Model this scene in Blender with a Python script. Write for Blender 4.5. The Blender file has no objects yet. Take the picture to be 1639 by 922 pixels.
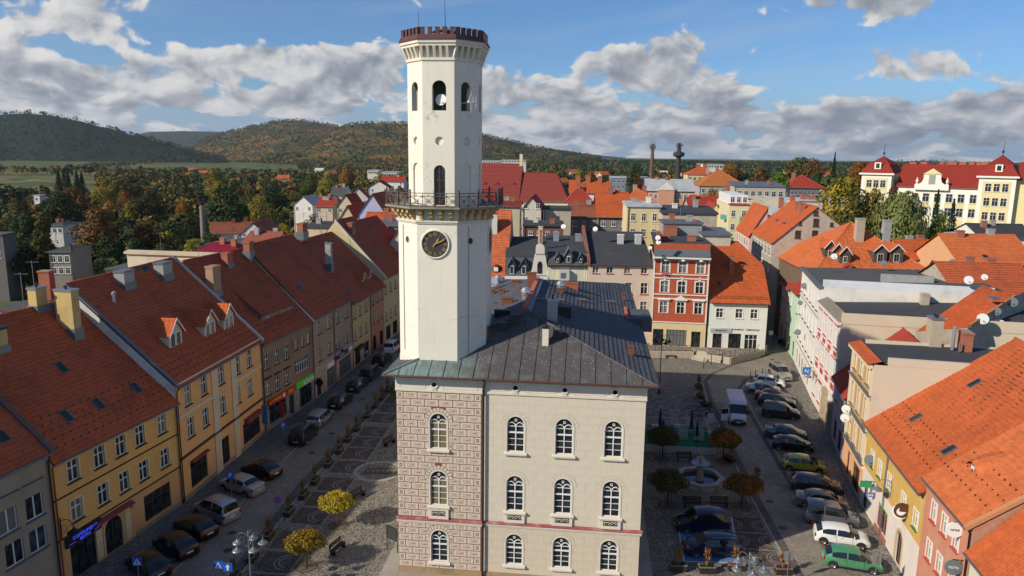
import bpy, math, random
from mathutils import Vector, Matrix
R=math.radians; sin=math.sin; cos=math.cos; PI=math.pi
rnd=random.Random(7)
S=bpy.context.scene; COL=S.collection
# ---------------------------------------------------------------- camera
CH=30.0; FPX=1160.0; HOR=249.0; ROLL=R(0.7); PW,PH=1639.0,922.0
PITCH=math.atan((PH/2-HOR)/FPX)
cam=bpy.data.cameras.new('camera'); camo=bpy.data.objects.new('camera',cam); COL.objects.link(camo)
cam.sensor_width=36; cam.lens=36*FPX/PW; cam.clip_start=.5; cam.clip_end=30000
camo.matrix_world=Matrix.Translation((0,0,CH)) @ Matrix.Rotation(PI/2-PITCH,4,'X') @ Matrix.Rotation(ROLL,4,'Z')
S.camera=camo
S.render.resolution_x=1024; S.render.resolution_y=576
HAZE=0.000033
# ---------------------------------------------------------------- light
SUN_AZ=R(241.5); SUN_EL=R(30.0)      # azimuth clockwise from +Y
sd=Vector((sin(SUN_AZ)*cos(SUN_EL),cos(SUN_AZ)*cos(SUN_EL),sin(SUN_EL)))
sun=bpy.data.lights.new('sun','SUN'); suno=bpy.data.objects.new('sun',sun); COL.objects.link(suno)
sun.energy=5.0; sun.angle=R(.53); sun.color=(1,.90,.74)
suno.rotation_euler=sd.to_track_quat('Z','Y').to_euler(); suno.location=(-60,-60,120)
S.view_settings.view_transform='Standard'; S.view_settings.look='None'; S.view_settings.exposure=0.1; S.view_settings.gamma=1
# ---------------------------------------------------------------- node helpers
class NT:
    def __init__(s,tree): s.t=tree; s.t.nodes.clear()
    def n(s,typ,ins=None,**kw):
        nd=s.t.nodes.new(typ)
        for k,v in kw.items(): setattr(nd,k,v)
        if ins:
            for k,v in ins.items():
                i=nd.inputs[k]
                if isinstance(v,bpy.types.NodeSocket): s.t.links.new(v,i)
                else: i.default_value=v
        return nd
    def math(s,op,a,b=0,c=0,clamp=False): return s.n('ShaderNodeMath',{0:a,1:b,2:c},operation=op,use_clamp=clamp).outputs[0]
    def vmath(s,op,a,b=(0,0,0)): return s.n('ShaderNodeVectorMath',{0:a,1:b},operation=op).outputs[0]
    def noise(s,vec,scale,detail=3,rough=.55,**kw):
        return s.n('ShaderNodeTexNoise',dict(Vector=vec,Scale=scale,Detail=detail,Roughness=rough),**kw).outputs['Fac']
    def ramp(s,fac,stops):
        r=s.n('ShaderNodeValToRGB',{'Fac':fac}); e=r.color_ramp.elements
        while len(e)<len(stops): e.new(.5)
        for el,(p,c) in zip(e,stops): el.position=p; el.color=(c,c,c,1) if not isinstance(c,(tuple,list)) else (*c[:3],1)
        return r.outputs['Color']
    def mix(s,f,a,b,blend='MIX'):
        m=s.n('ShaderNodeMix',data_type='RGBA',blend_type=blend)
        for i,v in ((0,f),(6,a),(7,b)):
            if isinstance(v,bpy.types.NodeSocket): s.t.links.new(v,m.inputs[i])
            else: m.inputs[i].default_value=v if i==0 else ((*v[:3],1) if isinstance(v,(tuple,list)) else (v,v,v,1))
        return m.outputs[2]
    def rng(s,v,a,b,c=0,d=1,it='SMOOTHSTEP'):
        return s.n('ShaderNodeMapRange',{'Value':v,'From Min':a,'From Max':b,'To Min':c,'To Max':d},interpolation_type=it).outputs[0]
def px_azel(x,y):
    u=x-PW/2; v=PH/2-y; c,s=cos(ROLL),sin(ROLL); u2=u*c-v*s; v2=u*s+v*c
    d=Vector((u2/FPX,cos(PITCH)+v2/FPX*sin(PITCH),-sin(PITCH)+v2/FPX*cos(PITCH))).normalized()
    return math.atan2(d.x,d.y),math.asin(d.z)
# ---------------------------------------------------------------- world: Nishita sky with procedural cumulus
world=bpy.data.worlds.new('World'); S.world=world; world.use_nodes=True
BLOBS=[(10,30,60,36,.2),(190,22,120,58,.26),(60,120,110,52,.22),(170,150,120,36,.16),(300,108,80,30,.22),(430,80,85,22,.2),(370,165,130,24,.10),(600,110,110,60,.22),
       (975,97,68,42,.26),(1080,88,56,52,.28),(1160,142,70,38,.22),(830,150,120,50,.2),(960,190,180,44,.16),(1400,8,115,34,.30),
       (1425,90,52,32,.2),(1530,85,58,22,.22),(1480,118,40,16,.15),(1410,190,260,44,.18),(1630,140,70,30,.2),(490,130,100,50,.2),(1190,15,60,22,.12),
       (1450,52,130,10,-.2),(1490,142,150,14,-.18),(120,78,40,16,-.22),(165,92,30,14,-.16),(340,50,90,22,-.22),(240,185,120,10,-.1),(430,135,60,12,-.14),(430,14,120,22,-.2),(560,40,80,26,-.2),(900,35,190,40,-.22),(1270,75,90,44,-.2),(1610,60,70,34,-.2),(1260,150,80,26,-.16),(240,82,60,10,-.10),(820,85,60,22,-.16)]
def cloud_group():
    g=bpy.data.node_groups.new('cloud_density','ShaderNodeTree')
    g.interface.new_socket('P',in_out='INPUT',socket_type='NodeSocketVector')
    g.interface.new_socket('D',in_out='OUTPUT',socket_type='NodeSocketFloat')
    t=NT(g); gi=t.n('NodeGroupInput'); go=t.n('NodeGroupOutput'); P=gi.outputs[0]   # P = (azimuth, elevation, 0) in radians
    sp=t.n('ShaderNodeSeparateXYZ',{0:P}); az,el=sp.outputs[0],sp.outputs[1]
    # smaller and flatter clouds towards the horizon
    q=t.math('LOGARITHM',t.math('ADD',t.math('MAXIMUM',el,-.01),.07),math.e)
    v=t.n('ShaderNodeCombineXYZ',{0:t.math('MULTIPLY',az,5.0),1:t.math('MULTIPLY',q,1.3),2:0.37}).outputs[0]
    n0=t.n('ShaderNodeTexNoise',dict(Vector=v,Scale=2.6,Detail=1.0)).outputs['Color']
    v2=t.vmath('ADD',v,t.vmath('MULTIPLY',t.vmath('SUBTRACT',n0,(.5,.5,.5)),(.30,.30,.3)))
    n2=t.noise(v2,3.3,8,.56); vo=t.n('ShaderNodeTexVoronoi',{'Vector':v2,'Scale':9.0},feature='SMOOTH_F1').outputs['Distance']
    d=t.math('ADD',t.math('MULTIPLY_ADD',n2,1.08,-.055),t.math('MULTIPLY',t.math('SUBTRACT',.40,vo),.14))
    t.t.links.new(d,go.inputs[0]); return g
def build_world():
    t=NT(world.node_tree); out=t.n('ShaderNodeOutputWorld'); g=cloud_group()
    sky=t.n('ShaderNodeTexSky',sky_type='NISHITA',sun_disc=False,sun_elevation=SUN_EL,sun_rotation=SUN_AZ,altitude=300,air_density=1.0,dust_density=.2,ozone_density=3.0)
    D=t.n('ShaderNodeTexCoord').outputs['Generated']
    sp=t.n('ShaderNodeSeparateXYZ',{0:D})
    az=t.math('ARCTAN2',sp.outputs[0],sp.outputs[1]); el=t.math('ARCSINE',sp.outputs[2])
    def samp(da,de):
        P=t.n('ShaderNodeCombineXYZ',{0:t.math('ADD',az,da),1:t.math('ADD',el,de),2:0}).outputs[0]
        gn=t.n('ShaderNodeGroup'); gn.node_tree=g; t.t.links.new(P,gn.inputs[0]); return gn.outputs[0]
    d0=samp(0,0); d1=samp(-.008,.013)
    P=t.n('ShaderNodeCombineXYZ',{0:az,1:el,2:0}).outputs[0]
    base=t.rng(el,.0,.17,.105,-.135,'LINEAR')
    for (bx,by,rx,ry,amp) in BLOBS:
        a0,e0=px_azel(bx,by)
        o=t.vmath('MULTIPLY',t.vmath('SUBTRACT',P,(a0,e0,0)),(FPX/rx,FPX/ry,0))
        L=t.n('ShaderNodeVectorMath',{0:o},operation='LENGTH').outputs['Value']
        base=t.math('ADD',base,t.rng(L,1.5,.0,0,amp))
    dd=t.math('ADD',d0,base)
    cov=t.rng(dd,.495,.60); cov=t.math('MULTIPLY',cov,t.rng(el,.0,.03,.8,1))
    sh=t.math('MULTIPLY',t.math('SUBTRACT',d0,d1),2.2)
    thick=t.rng(dd,.56,.84)
    sh=t.math('ADD',sh,t.math('SUBTRACT',.66,t.math('MULTIPLY',thick,.34)))
    sh=t.math('ADD',sh,t.rng(az,-.5,.6,.06,-.08),clamp=True)
    ccol=t.ramp(sh,[(0,(1.9,2.15,2.7)),(.28,(2.7,2.95,3.4)),(.52,(4.2,4.35,4.6)),(.75,(6.2,6.2,6.2)),(1,(7.4,7.2,6.9))])
    k=t.mix(1.0,sky.outputs[0],(.56,.79,1.04),'MULTIPLY')
    k=t.mix(t.rng(el,.10,.0),k,(2.7,3.8,5.0))
    # thin high veil
    vv=t.n('ShaderNodeCombineXYZ',{0:t.math('MULTIPLY',az,2.0),1:t.math('ADD',t.math('MULTIPLY',el,16),t.math('MULTIPLY',az,-2.0)),2:5}).outputs[0]
    k=t.mix(t.rng(t.noise(vv,1.5,4,.6),.4,.8,0,.35),k,(4.2,5.0,5.8))
    col=t.mix(cov,k,ccol)
    bg=t.n('ShaderNodeBackground',{'Color':col,'Strength':.1}); t.t.links.new(bg.outputs[0],out.inputs[0])
build_world()
world.cycles.sampling_method='MANUAL'; world.cycles.sample_map_resolution=512
try:
    S.cycles.max_bounces=5; S.cycles.diffuse_bounces=3; S.cycles.glossy_bounces=2; S.cycles.transmission_bounces=3; S.cycles.transparent_max_bounces=6
    S.cycles.caustics_reflective=False; S.cycles.caustics_refractive=False
except Exception: pass
# ---------------------------------------------------------------- back-projection of the photograph into the world
def ray(x,y):
    u=x-PW/2; v=PH/2-y; c,s=cos(ROLL),sin(ROLL); u2=u*c-v*s; v2=u*s+v*c
    return Vector((u2/FPX,cos(PITCH)+v2/FPX*sin(PITCH),-sin(PITCH)+v2/FPX*cos(PITCH)))
def G(x,y,z=0.0):
    d=ray(x,y); t=(z-CH)/d.z; return Vector((d.x*t,d.y*t,z))
def AT(x,y,Y):
    d=ray(x,y); t=Y/d.y; return Vector((d.x*t,Y,CH+d.z*t))
# ---------------------------------------------------------------- materials
MATS={}
def principled(name):
    m=bpy.data.materials.new(name); m.use_nodes=True; t=NT(m.node_tree)
    o=t.n('ShaderNodeOutputMaterial'); p=t.n('ShaderNodeBsdfPrincipled'); t.t.links.new(p.outputs[0],o.inputs[0])
    return m,t,p
def surf(name,col,rough=.85,var=.12,scale=.8,fine=18,bump=.15,dirt=0,metal=0,spec=.3,dcol=None,streak=0,crack=0):
    """general procedural surface: broad and fine tone variation, optional stains"""
    if name in MATS: return MATS[name]
    m,t,p=principled(name); P=t.n('ShaderNodeTexCoord').outputs['Object']
    n1=t.noise(P,scale,4); n2=t.noise(P,fine,3)
    c=t.mix(n1,[x*(1-var) for x in col],[min(1,x*(1+var)) for x in col])
    c=t.mix(t.math('MULTIPLY',n2,var*1.2),c,[x*.55 for x in col])
    if dirt:
        n3=t.noise(P,scale*.55,6,.65); f=t.rng(n3,.48,.68); c=t.mix(t.math('MULTIPLY',f,dirt),c,dcol or [x*.4 for x in col])
    if streak:
        s=t.n('ShaderNodeVectorMath',{0:P,1:(5,5,.35)},operation='MULTIPLY').outputs[0]
        f=t.rng(t.noise(s,1.0,4,.6),.5,.75); c=t.mix(t.math('MULTIPLY',f,streak),c,dcol or [x*.5 for x in col])
    if crack:
        pw=t.vmath('ADD',P,t.vmath('MULTIPLY',t.n('ShaderNodeTexNoise',dict(Vector=P,Scale=1.8,Detail=4.0)).outputs['Color'],(.5,.5,.5)))
        e=t.n('ShaderNodeTexVoronoi',{'Vector':pw,'Scale':.55},feature='DISTANCE_TO_EDGE').outputs['Distance']
        f=t.math('MULTIPLY',t.rng(e,.016,.0),t.rng(t.noise(P,.45,3),.52,.62)); c=t.mix(t.math('MULTIPLY',f,crack),c,[x*.3 for x in col])
        f=t.math('MULTIPLY',t.rng(t.noise(P,3.2,5,.7),.66,.70),t.rng(t.noise(P,.35,2),.5,.6)); c=t.mix(t.math('MULTIPLY',f,crack*.7),c,[x*.62 for x in col])
    t.t.links.new(c,p.inputs['Base Color']); p.inputs['Roughness'].default_value=rough; p.inputs['Metallic'].default_value=metal
    p.inputs['Specular IOR Level'].default_value=spec
    if bump:
        b=t.n('ShaderNodeBump',{'Strength':bump,'Distance':.02,'Height':n2}); t.t.links.new(b.outputs[0],p.inputs['Normal'])
    MATS[name]=m; return m
def tilemat(name,col,var=.15,moss=.25,cell=3.2):
    if name in MATS: return MATS[name]
    m,t,p=principled(name); P=t.n('ShaderNodeTexCoord').outputs['Object']
    V=t.n('ShaderNodeVectorMath',{0:P,1:(cell,cell*1.0,cell*1.6)},operation='MULTIPLY').outputs[0]
    vc=t.n('ShaderNodeTexVoronoi',{'Vector':V,'Scale':1.0}).outputs['Color']
    s=t.n('ShaderNodeSeparateColor',{0:vc}).outputs[0]; var=var*.6
    c=t.mix(s,[x*(1-var) for x in col],[min(1,x*(1+var)) for x in col])
    n=t.noise(P,.35,5,.6); c=t.mix(t.math('MULTIPLY',t.rng(n,.45,.72),moss),c,(.06,.035,.025))
    n4=t.noise(P,1.9,5,.7); c=t.mix(t.math('MULTIPLY',t.rng(n4,.55,.8),moss*.8),c,[x*.45 for x in col])
    sx=t.n('ShaderNodeVectorMath',{0:P,1:(4,4,.3)},operation='MULTIPLY').outputs[0]
    c=t.mix(t.math('MULTIPLY',t.rng(t.noise(sx,1,3),.45,.75),moss*.7),c,[x*.5 for x in col])
    t.t.links.new(c,p.inputs['Base Color']); p.inputs['Roughness'].default_value=.78; p.inputs['Specular IOR Level'].default_value=.15
    b=t.n('ShaderNodeBump',{'Strength':.25,'Distance':.02,'Height':t.noise(P,14,3)}); t.t.links.new(b.outputs[0],p.inputs['Normal'])
    MATS[name]=m; return m
def brickmat(name,c1,c2,mortar,sc=1.0,bw=.26,bh=.075,dirt=.3):
    if name in MATS: return MATS[name]
    m,t,p=principled(name); P=t.n('ShaderNodeTexCoord').outputs['Object']
    s=t.n('ShaderNodeSeparateXYZ',{0:P}); v=t.n('ShaderNodeCombineXYZ',{0:t.math('ADD',s.outputs[0],s.outputs[1]),1:s.outputs[2]}).outputs[0]
    b=t.n('ShaderNodeTexBrick',{'Vector':v,'Color1':(*c1,1),'Color2':(*c2,1),'Mortar':(*mortar,1),'Scale':sc,'Mortar Size':.01,'Brick Width':bw,'Row Height':bh})
    n=t.noise(P,1.2,5,.6); c=t.mix(t.math('MULTIPLY',t.rng(n,.4,.75),dirt),b.outputs['Color'],[x*.45 for x in c1])
    t.t.links.new(c,p.inputs['Base Color']); p.inputs['Roughness'].default_value=.9; p.inputs['Specular IOR Level'].default_value=.2
    bp=t.n('ShaderNodeBump',{'Strength':.3,'Distance':.02,'Height':t.noise(P,25,3)}); t.t.links.new(bp.outputs[0],p.inputs['Normal'])
    MATS[name]=m; return m
def glassmat(name,col=(.012,.016,.02),cur=0,rough=.06):
    if name in MATS: return MATS[name]
    m,t,p=principled(name); P=t.n('ShaderNodeTexCoord').outputs['Object']
    c=t.mix(t.rng(t.noise(P,1.3,2),.4,.65),col,[min(1,x*2.2+.01) for x in col])
    if cur: # net curtain seen behind the glass
        s=t.n('ShaderNodeSeparateXYZ',{0:P}); w=t.n('ShaderNodeTexWave',{'Vector':P,'Scale':5.0,'Distortion':2.0},bands_direction='X').outputs['Fac']
        c=t.mix(t.math('MULTIPLY',t.math('ADD',.35,t.math('MULTIPLY',w,.4)),cur),c,(.33,.32,.29))
    t.t.links.new(c,p.inputs['Base Color']); p.inputs['Roughness'].default_value=rough; p.inputs['Specular IOR Level'].default_value=.5
    MATS[name]=m; return m
def plain(name,col,rough=.5,metal=0,emit=0,spec=.5,coat=0):
    if name in MATS: return MATS[name]
    m,t,p=principled(name); p.inputs['Base Color'].default_value=(*col,1); p.inputs['Roughness'].default_value=rough
    p.inputs['Metallic'].default_value=metal; p.inputs['Specular IOR Level'].default_value=spec
    if coat: p.inputs['Coat Weight'].default_value=coat; p.inputs['Coat Roughness'].default_value=.08
    if emit: p.inputs['Emission Color'].default_value=(*col,1); p.inputs['Emission Strength'].default_value=emit
    MATS[name]=m; return m
def barkmat(): return surf('bark',(.09,.065,.045),.9,.3,3,20,.5)
def leafmat(name,c1,c2,c3=None,sc=.9):
    if name in MATS: return MATS[name]
    m,t,p=principled(name)
    oi=t.n('ShaderNodeObjectInfo').outputs['Random']; g=t.n('ShaderNodeNewGeometry'); r=g.outputs['Random Per Island']; P=t.n('ShaderNodeTexCoord').outputs['Object']
    c=t.mix(r,c1,c2)
    if c3: c=t.mix(t.rng(t.noise(P,sc,3),.42,.6),c,c3)
    h=t.n('ShaderNodeHueSaturation',{'Hue':t.math('ADD',.485,t.math('MULTIPLY',oi,.03)),'Value':t.math('ADD',.75,t.math('MULTIPLY',oi,.5)),'Color':c}).outputs[0]
    t.t.links.new(h,p.inputs['Base Color']); p.inputs['Roughness'].default_value=.65; p.inputs['Specular IOR Level'].default_value=.2
    o=[n for n in t.t.nodes if n.type=='OUTPUT_MATERIAL'][0]
    tr=t.n('ShaderNodeBsdfTranslucent',{'Color':h}); mx=t.n('ShaderNodeMixShader',{0:.25,1:p.outputs[0],2:tr.outputs[0]}); t.t.links.new(mx.outputs[0],o.inputs[0])
    MATS[name]=m; return m
# ---------------------------------------------------------------- mesh builder
class MB:
    def __init__(s,M=None): s.v=[]; s.f=[]; s.m=[]; s.M=M
    def V(s,p):
        p=Vector(p)
        if s.M is not None: p=s.M@p
        s.v.append(p); return len(s.v)-1
    def poly(s,pts,mi=0): s.f.append([s.V(p) for p in pts]); s.m.append(mi); return s
    def box(s,x0,x1,y0,y1,z0,z1,mi=0):
        i=[s.V(p) for p in ((x0,y0,z0),(x1,y0,z0),(x1,y1,z0),(x0,y1,z0),(x0,y0,z1),(x1,y0,z1),(x1,y1,z1),(x0,y1,z1))]
        for q in ((3,2,1,0),(4,5,6,7),(0,1,5,4),(1,2,6,5),(2,3,7,6),(3,0,4,7)): s.f.append([i[k] for k in q]); s.m.append(mi)
        return s
    def hexa(s,b,t,mi=0):
        i=[s.V(p) for p in list(b)+list(t)]
        for q in ((3,2,1,0),(4,5,6,7),(0,1,5,4),(1,2,6,5),(2,3,7,6),(3,0,4,7)): s.f.append([i[k] for k in q]); s.m.append(mi)
        return s
    def prism(s,pts,z0,z1,mi=0,top=None):
        n=len(pts); a=[s.V((p[0],p[1],z0)) for p in pts]; b=[s.V((p[0],p[1],z1)) for p in (top or pts)]
        for k in range(n): j=(k+1)%n; s.f.append([a[k],a[j],b[j],b[k]]); s.m.append(mi)
        s.f.append(b); s.m.append(mi); s.f.append(a[::-1]); s.m.append(mi); return s
    def extr(s,pts,y0,y1,mi=0):   # polygon in (x,z) extruded along y
        n=len(pts); a=[s.V((p[0],y0,p[1])) for p in pts]; b=[s.V((p[0],y1,p[1])) for p in pts]
        for k in range(n): j=(k+1)%n; s.f.append([a[k],b[k],b[j],a[j]]); s.m.append(mi)
        s.f.append(a); s.m.append(mi); s.f.append(b[::-1]); s.m.append(mi); return s
    def ring(s,c,u,w,r,n): return [s.V(c+u*(r*cos(2*PI*k/n))+w*(r*sin(2*PI*k/n))) for k in range(n)]
    def tube(s,pts,r,n=6,mi=0,cap=True):
        pts=[Vector(p) for p in pts]; rs=r if isinstance(r,(list,tuple)) else [r]*len(pts); prev=None
        for k,p in enumerate(pts):
            d=(pts[min(k+1,len(pts)-1)]-pts[max(k-1,0)]).normalized()
            a=Vector((0,0,1)) if abs(d.z)<.9 else Vector((1,0,0)); u=d.cross(a).normalized(); w=d.cross(u)
            i=s.ring(p,u,w,rs[k],n)
            if prev:
                for j in range(n): s.f.append([prev[j],prev[(j+1)%n],i[(j+1)%n],i[j]]); s.m.append(mi)
            elif cap: s.f.append(i[::-1]); s.m.append(mi)
            prev=i
        if cap: s.f.append(prev); s.m.append(mi)
        return s
    def lathe(s,prof,n=12,c=(0,0,0),mi=0,ph=0,cap=True):
        prev=None; c=Vector(c)
        for (r,z) in prof:
            i=[s.V(c+Vector((r*cos(2*PI*k/n+ph),r*sin(2*PI*k/n+ph),z))) for k in range(n)]
            if prev:
                for j in range(n): s.f.append([prev[j],prev[(j+1)%n],i[(j+1)%n],i[j]]); s.m.append(mi)
            prev=i
        if cap and prof[-1][0]>.001: s.f.append(prev); s.m.append(mi)
        return s
    def mesh(s,name,mats,smooth=False):
        me=bpy.data.meshes.new(name); me.from_pydata([tuple(v) for v in s.v],[],s.f)
        for m in (mats if isinstance(mats,(list,tuple)) else [mats]): me.materials.append(m)
        if len(me.materials)>1: me.polygons.foreach_set('material_index',s.m)
        if smooth: me.polygons.foreach_set('use_smooth',[True]*len(me.polygons))
        me.update(); return me
    def build(s,name,mats,parent=None,loc=None,rotz=0,smooth=False,kind=None,label=None):
        return link(name,s.mesh(name,mats,smooth),parent,loc,rotz,kind,label)
def link(name,me,parent=None,loc=None,rotz=0,kind=None,label=None):
    o=bpy.data.objects.new(name,me); COL.objects.link(o)
    if parent is not None: o.parent=parent
    if loc is not None: o.location=loc
    if rotz: o.rotation_euler=(0,0,rotz)
    if kind: o['kind']=kind
    if label: o['label']=label
    return o
def tag(o,label,cat,group=None):
    o['label']=label; o['category']=cat
    if group: o['group']=group
    return o
def thing(name,label,cat,loc=(0,0,0),rotz=0,group=None):
    o=bpy.data.objects.new(name,None); COL.objects.link(o); o.location=loc; o.rotation_euler=(0,0,rotz); o.empty_display_size=.5
    return tag(o,label,cat,group)
def kids(o): return [c for c in ALLKIDS.get(o.name,[])]
ALLKIDS={}
def copy_tree(o,loc,rotz,label=None,scale=None):
    """copy a thing, its parts and sub-parts; meshes stay shared"""
    if not ALLKIDS.get('_n')==len(bpy.data.objects):
        ALLKIDS.clear()
        for c in bpy.data.objects:
            if c.parent: ALLKIDS.setdefault(c.parent.name,[]).append(c)
    src=list(ALLKIDS.get(o.name,[]))
    r=o.copy(); COL.objects.link(r); r.location=loc; r.rotation_euler=(0,0,rotz)
    if scale: r.scale=scale
    if label: r['label']=label
    for ch in src:
        c=ch.copy(); COL.objects.link(c); c.parent=r
        for g in ALLKIDS.get(ch.name,[]):
            d=g.copy(); COL.objects.link(d); d.parent=c
    ALLKIDS['_n']=len(bpy.data.objects); return r
def T(text,size,mat,parent,loc,rot,name='lettering',ext=.01,align='CENTER'):
    cu=bpy.data.curves.new(name,'FONT'); cu.body=text; cu.size=size; cu.extrude=ext; cu.align_x=align; cu.align_y='CENTER'; cu.resolution_u=2
    o=bpy.data.objects.new(name,cu); COL.objects.link(o); dg=bpy.context.evaluated_depsgraph_get(); me=bpy.data.meshes.new_from_object(o.evaluated_get(dg))
    bpy.data.objects.remove(o); me.materials.clear(); me.materials.append(mat)
    q=link(name,me,parent,loc); q.rotation_euler=rot; return q
# ---------------------------------------------------------------- shared materials
GLS=[glassmat('window_glass'),glassmat('window_glass_net_curtain',cur=.8),glassmat('window_glass_blue',(.02,.03,.045))]
WHITE=surf('white_window_frame',(.72,.72,.70),.5,.05,2,20,0)
BROWNF=surf('brown_window_frame',(.10,.045,.025),.5,.2,3,20,.1)
LEAD=surf('grey_flashing',(.16,.18,.2),.5,.15,2,10,.1,metal=.4)
DARKM=plain('black_metal',(.012,.012,.013),.45,.3)
GREYM=surf('grey_metal',(.28,.3,.32),.4,.1,3,20,0,metal=.7)
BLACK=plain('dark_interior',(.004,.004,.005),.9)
BRICKC=brickmat('chimney_brick',(.42,.10,.045),(.30,.07,.035),(.3,.24,.18))
REDMET=surf('rust_red_flashing',(.22,.05,.04),.55,.15,2,20,.1)
SLOTS={}
# ---------------------------------------------------------------- windows
_win={}
def window_meshes(w,h,style,fm,arch):
    k=(round(w,2),round(h,2),style,fm.name,arch)
    if k in _win: return _win[k]
    f=MB(); t=.05; y0,y1=.10,.16; r=w/2 if arch else 0; hs=h-r
    def arcpts(rr,zc,n=10): return [(rr*cos(a),zc+rr*sin(a)) for a in [PI*i/n for i in range(n+1)]]
    f.box(-w/2,-w/2+t,y0,y1,0,hs); f.box(w/2-t,w/2,y0,y1,0,hs); f.box(-w/2+t,w/2-t,y0,y1,0,t)
    if arch:
        a=arcpts(r,hs); b=arcpts(r-t,hs)
        for i in range(len(a)-1): f.extr([a[i],a[i+1],b[i+1],b[i]],y0,y1)
    else: f.box(-w/2+t,w/2-t,y0,y1,h-t,h)
    ml=.07; yy0,yy1=.085,.15
    if style in('cross','double','grid','gothic'): f.box(-ml/2,ml/2,yy0,yy1,t,(hs if style=='gothic' else h-t-(.02 if arch else 0)))
    if style in('cross','grid','gothic'):
        zt=h*(.62 if style!='gothic' else .52); f.box(-w/2+t,-ml/2,yy0,yy1,zt,zt+ml*(1.5 if style=='gothic' else 1)); f.box(ml/2,w/2-t,yy0,yy1,zt,zt+ml*(1.5 if style=='gothic' else 1))
    if style in('grid','gothic'):
        zt=h*(.62 if style!='gothic' else .52)
        for zz in ([zt*.35,zt*.68] if style=='gothic' else [zt*.5]):
            for s in(-1,1): f.box(min(s*ml/2,s*(w/2-t)),max(s*ml/2,s*(w/2-t)),yy0+.02,yy1,zz,zz+.03)
    if style=='gothic':   # two round-headed lights under the arch with a little eye between them
        rr=(w/2-t)/2
        for s in(-1,1):
            cx=s*(ml/4+rr*.98); a=[(cx+rr*cos(q),hs-.12+rr*sin(q)) for q in [PI*i/8 for i in range(9)]]; b=[(cx+(rr-.05)*cos(q),hs-.12+(rr-.05)*sin(q)) for q in [PI*i/8 for i in range(9)]]
            for i in range(8): f.extr([a[i],a[i+1],b[i+1],b[i]],yy0,yy1)
            f.box(min(s*ml/2,s*(w/2-t)),max(s*ml/2,s*(w/2-t)),yy0+.02,yy1,hs-.17,hs-.13)
        a=[(.1*cos(q),hs+.3+.1*sin(q)) for q in [2*PI*i/8 for i in range(9)]]; b=[(.06*cos(q),hs+.3+.06*sin(q)) for q in [2*PI*i/8 for i in range(9)]]
        for i in range(8): f.extr([a[i],a[i+1],b[i+1],b[i]],yy0,yy1)
    if style=='three':
        for xx in(-w/6,w/6): f.box(xx-.03,xx+.03,yy0,yy1,t,h-t)
        f.box(-w/2+t,w/2-t,yy0+.005,yy1+.005,h*.68,h*.68+.05)
    if style=='many':
        n=max(3,round(w/.55))
        for i in range(1,n): xx=-w/2+w*i/n; f.box(xx-.035,xx+.035,yy0,yy1,t,h-t)
        f.box(-w/2+t,w/2-t,yy0+.005,yy1+.005,h*.66,h*.66+.06)
    g=MB()
    if arch: g.poly([(-w/2,.15,0),(w/2,.15,0)]+[(x,.15,z) for x,z in arcpts(r,hs)])
    else: g.poly([(-w/2,.15,0),(w/2,.15,0),(w/2,.15,h),(-w/2,.15,h)])
    _win[k]=(f.mesh('window_frame',fm),[g.mesh('pane',q) for q in GLS]); return _win[k]
_misc={}
def window(parent,u,z,w,h,style='cross',fm=None,arch=False,sill=None,surround=None,sw=.12,yo=0,hood=None,glass=None,name='window',rot=0,x0=None):
    fm=fm or WHITE; me,gl=window_meshes(w,h,style,fm,arch)
    loc=(u,yo,z); o=link(name,me,parent,loc)
    if rot: o.rotation_euler=(0,0,rot)
    gi=glass if glass is not None else rnd.choice([0,0,1,1,2])
    link('pane',gl[gi],o,(0,0,0))
    if sill:
        k=('s',round(w,2),sill.name,round(sw,2))
        if k not in _misc: _misc[k]=MB().hexa([(-w/2-sw,-.13,-.10),(w/2+sw,-.13,-.10),(w/2+sw,.0,-.10),(-w/2-sw,.0,-.10)],[(-w/2-sw,-.13,-.05),(w/2+sw,-.13,-.05),(w/2+sw,.0,-.0),(-w/2-sw,.0,-.0)]).mesh('sill',sill)
        link('sill',_misc[k],o)
    if surround:
        k=('r',round(w,2),round(h,2),surround.name,sw,arch)
        if k not in _misc:
            m=MB(); r=w/2 if arch else 0; hs=h-r; d=-.035
            m.box(-w/2-sw,-w/2,d,.0,0,hs); m.box(w/2,w/2+sw,d,.0,0,hs)
            if arch:
                n=10; a=[((r+sw)*cos(PI*i/n),hs+(r+sw)*sin(PI*i/n)) for i in range(n+1)]; b=[(r*cos(PI*i/n),hs+r*sin(PI*i/n)) for i in range(n+1)]
                for i in range(n): m.extr([a[i],a[i+1],b[i+1],b[i]],d,.0)
            else: m.box(-w/2-sw,w/2+sw,d,.0,h,h+sw)
            _misc[k]=m.mesh('surround',surround)
        link('surround',_misc[k],o)
    if hood:
        k=('h',round(w,2),hood.name,sw)
        if k not in _misc: _misc[k]=MB().box(-w/2-sw-.1,w/2+sw+.1,-.18,0,.0,.12).box(-w/2-sw,w/2+sw,-.1,0,-.08,0).mesh('hood',hood)
        link('hood',_misc[k],o,(0,0,h+sw+.16))
    return o
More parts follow.
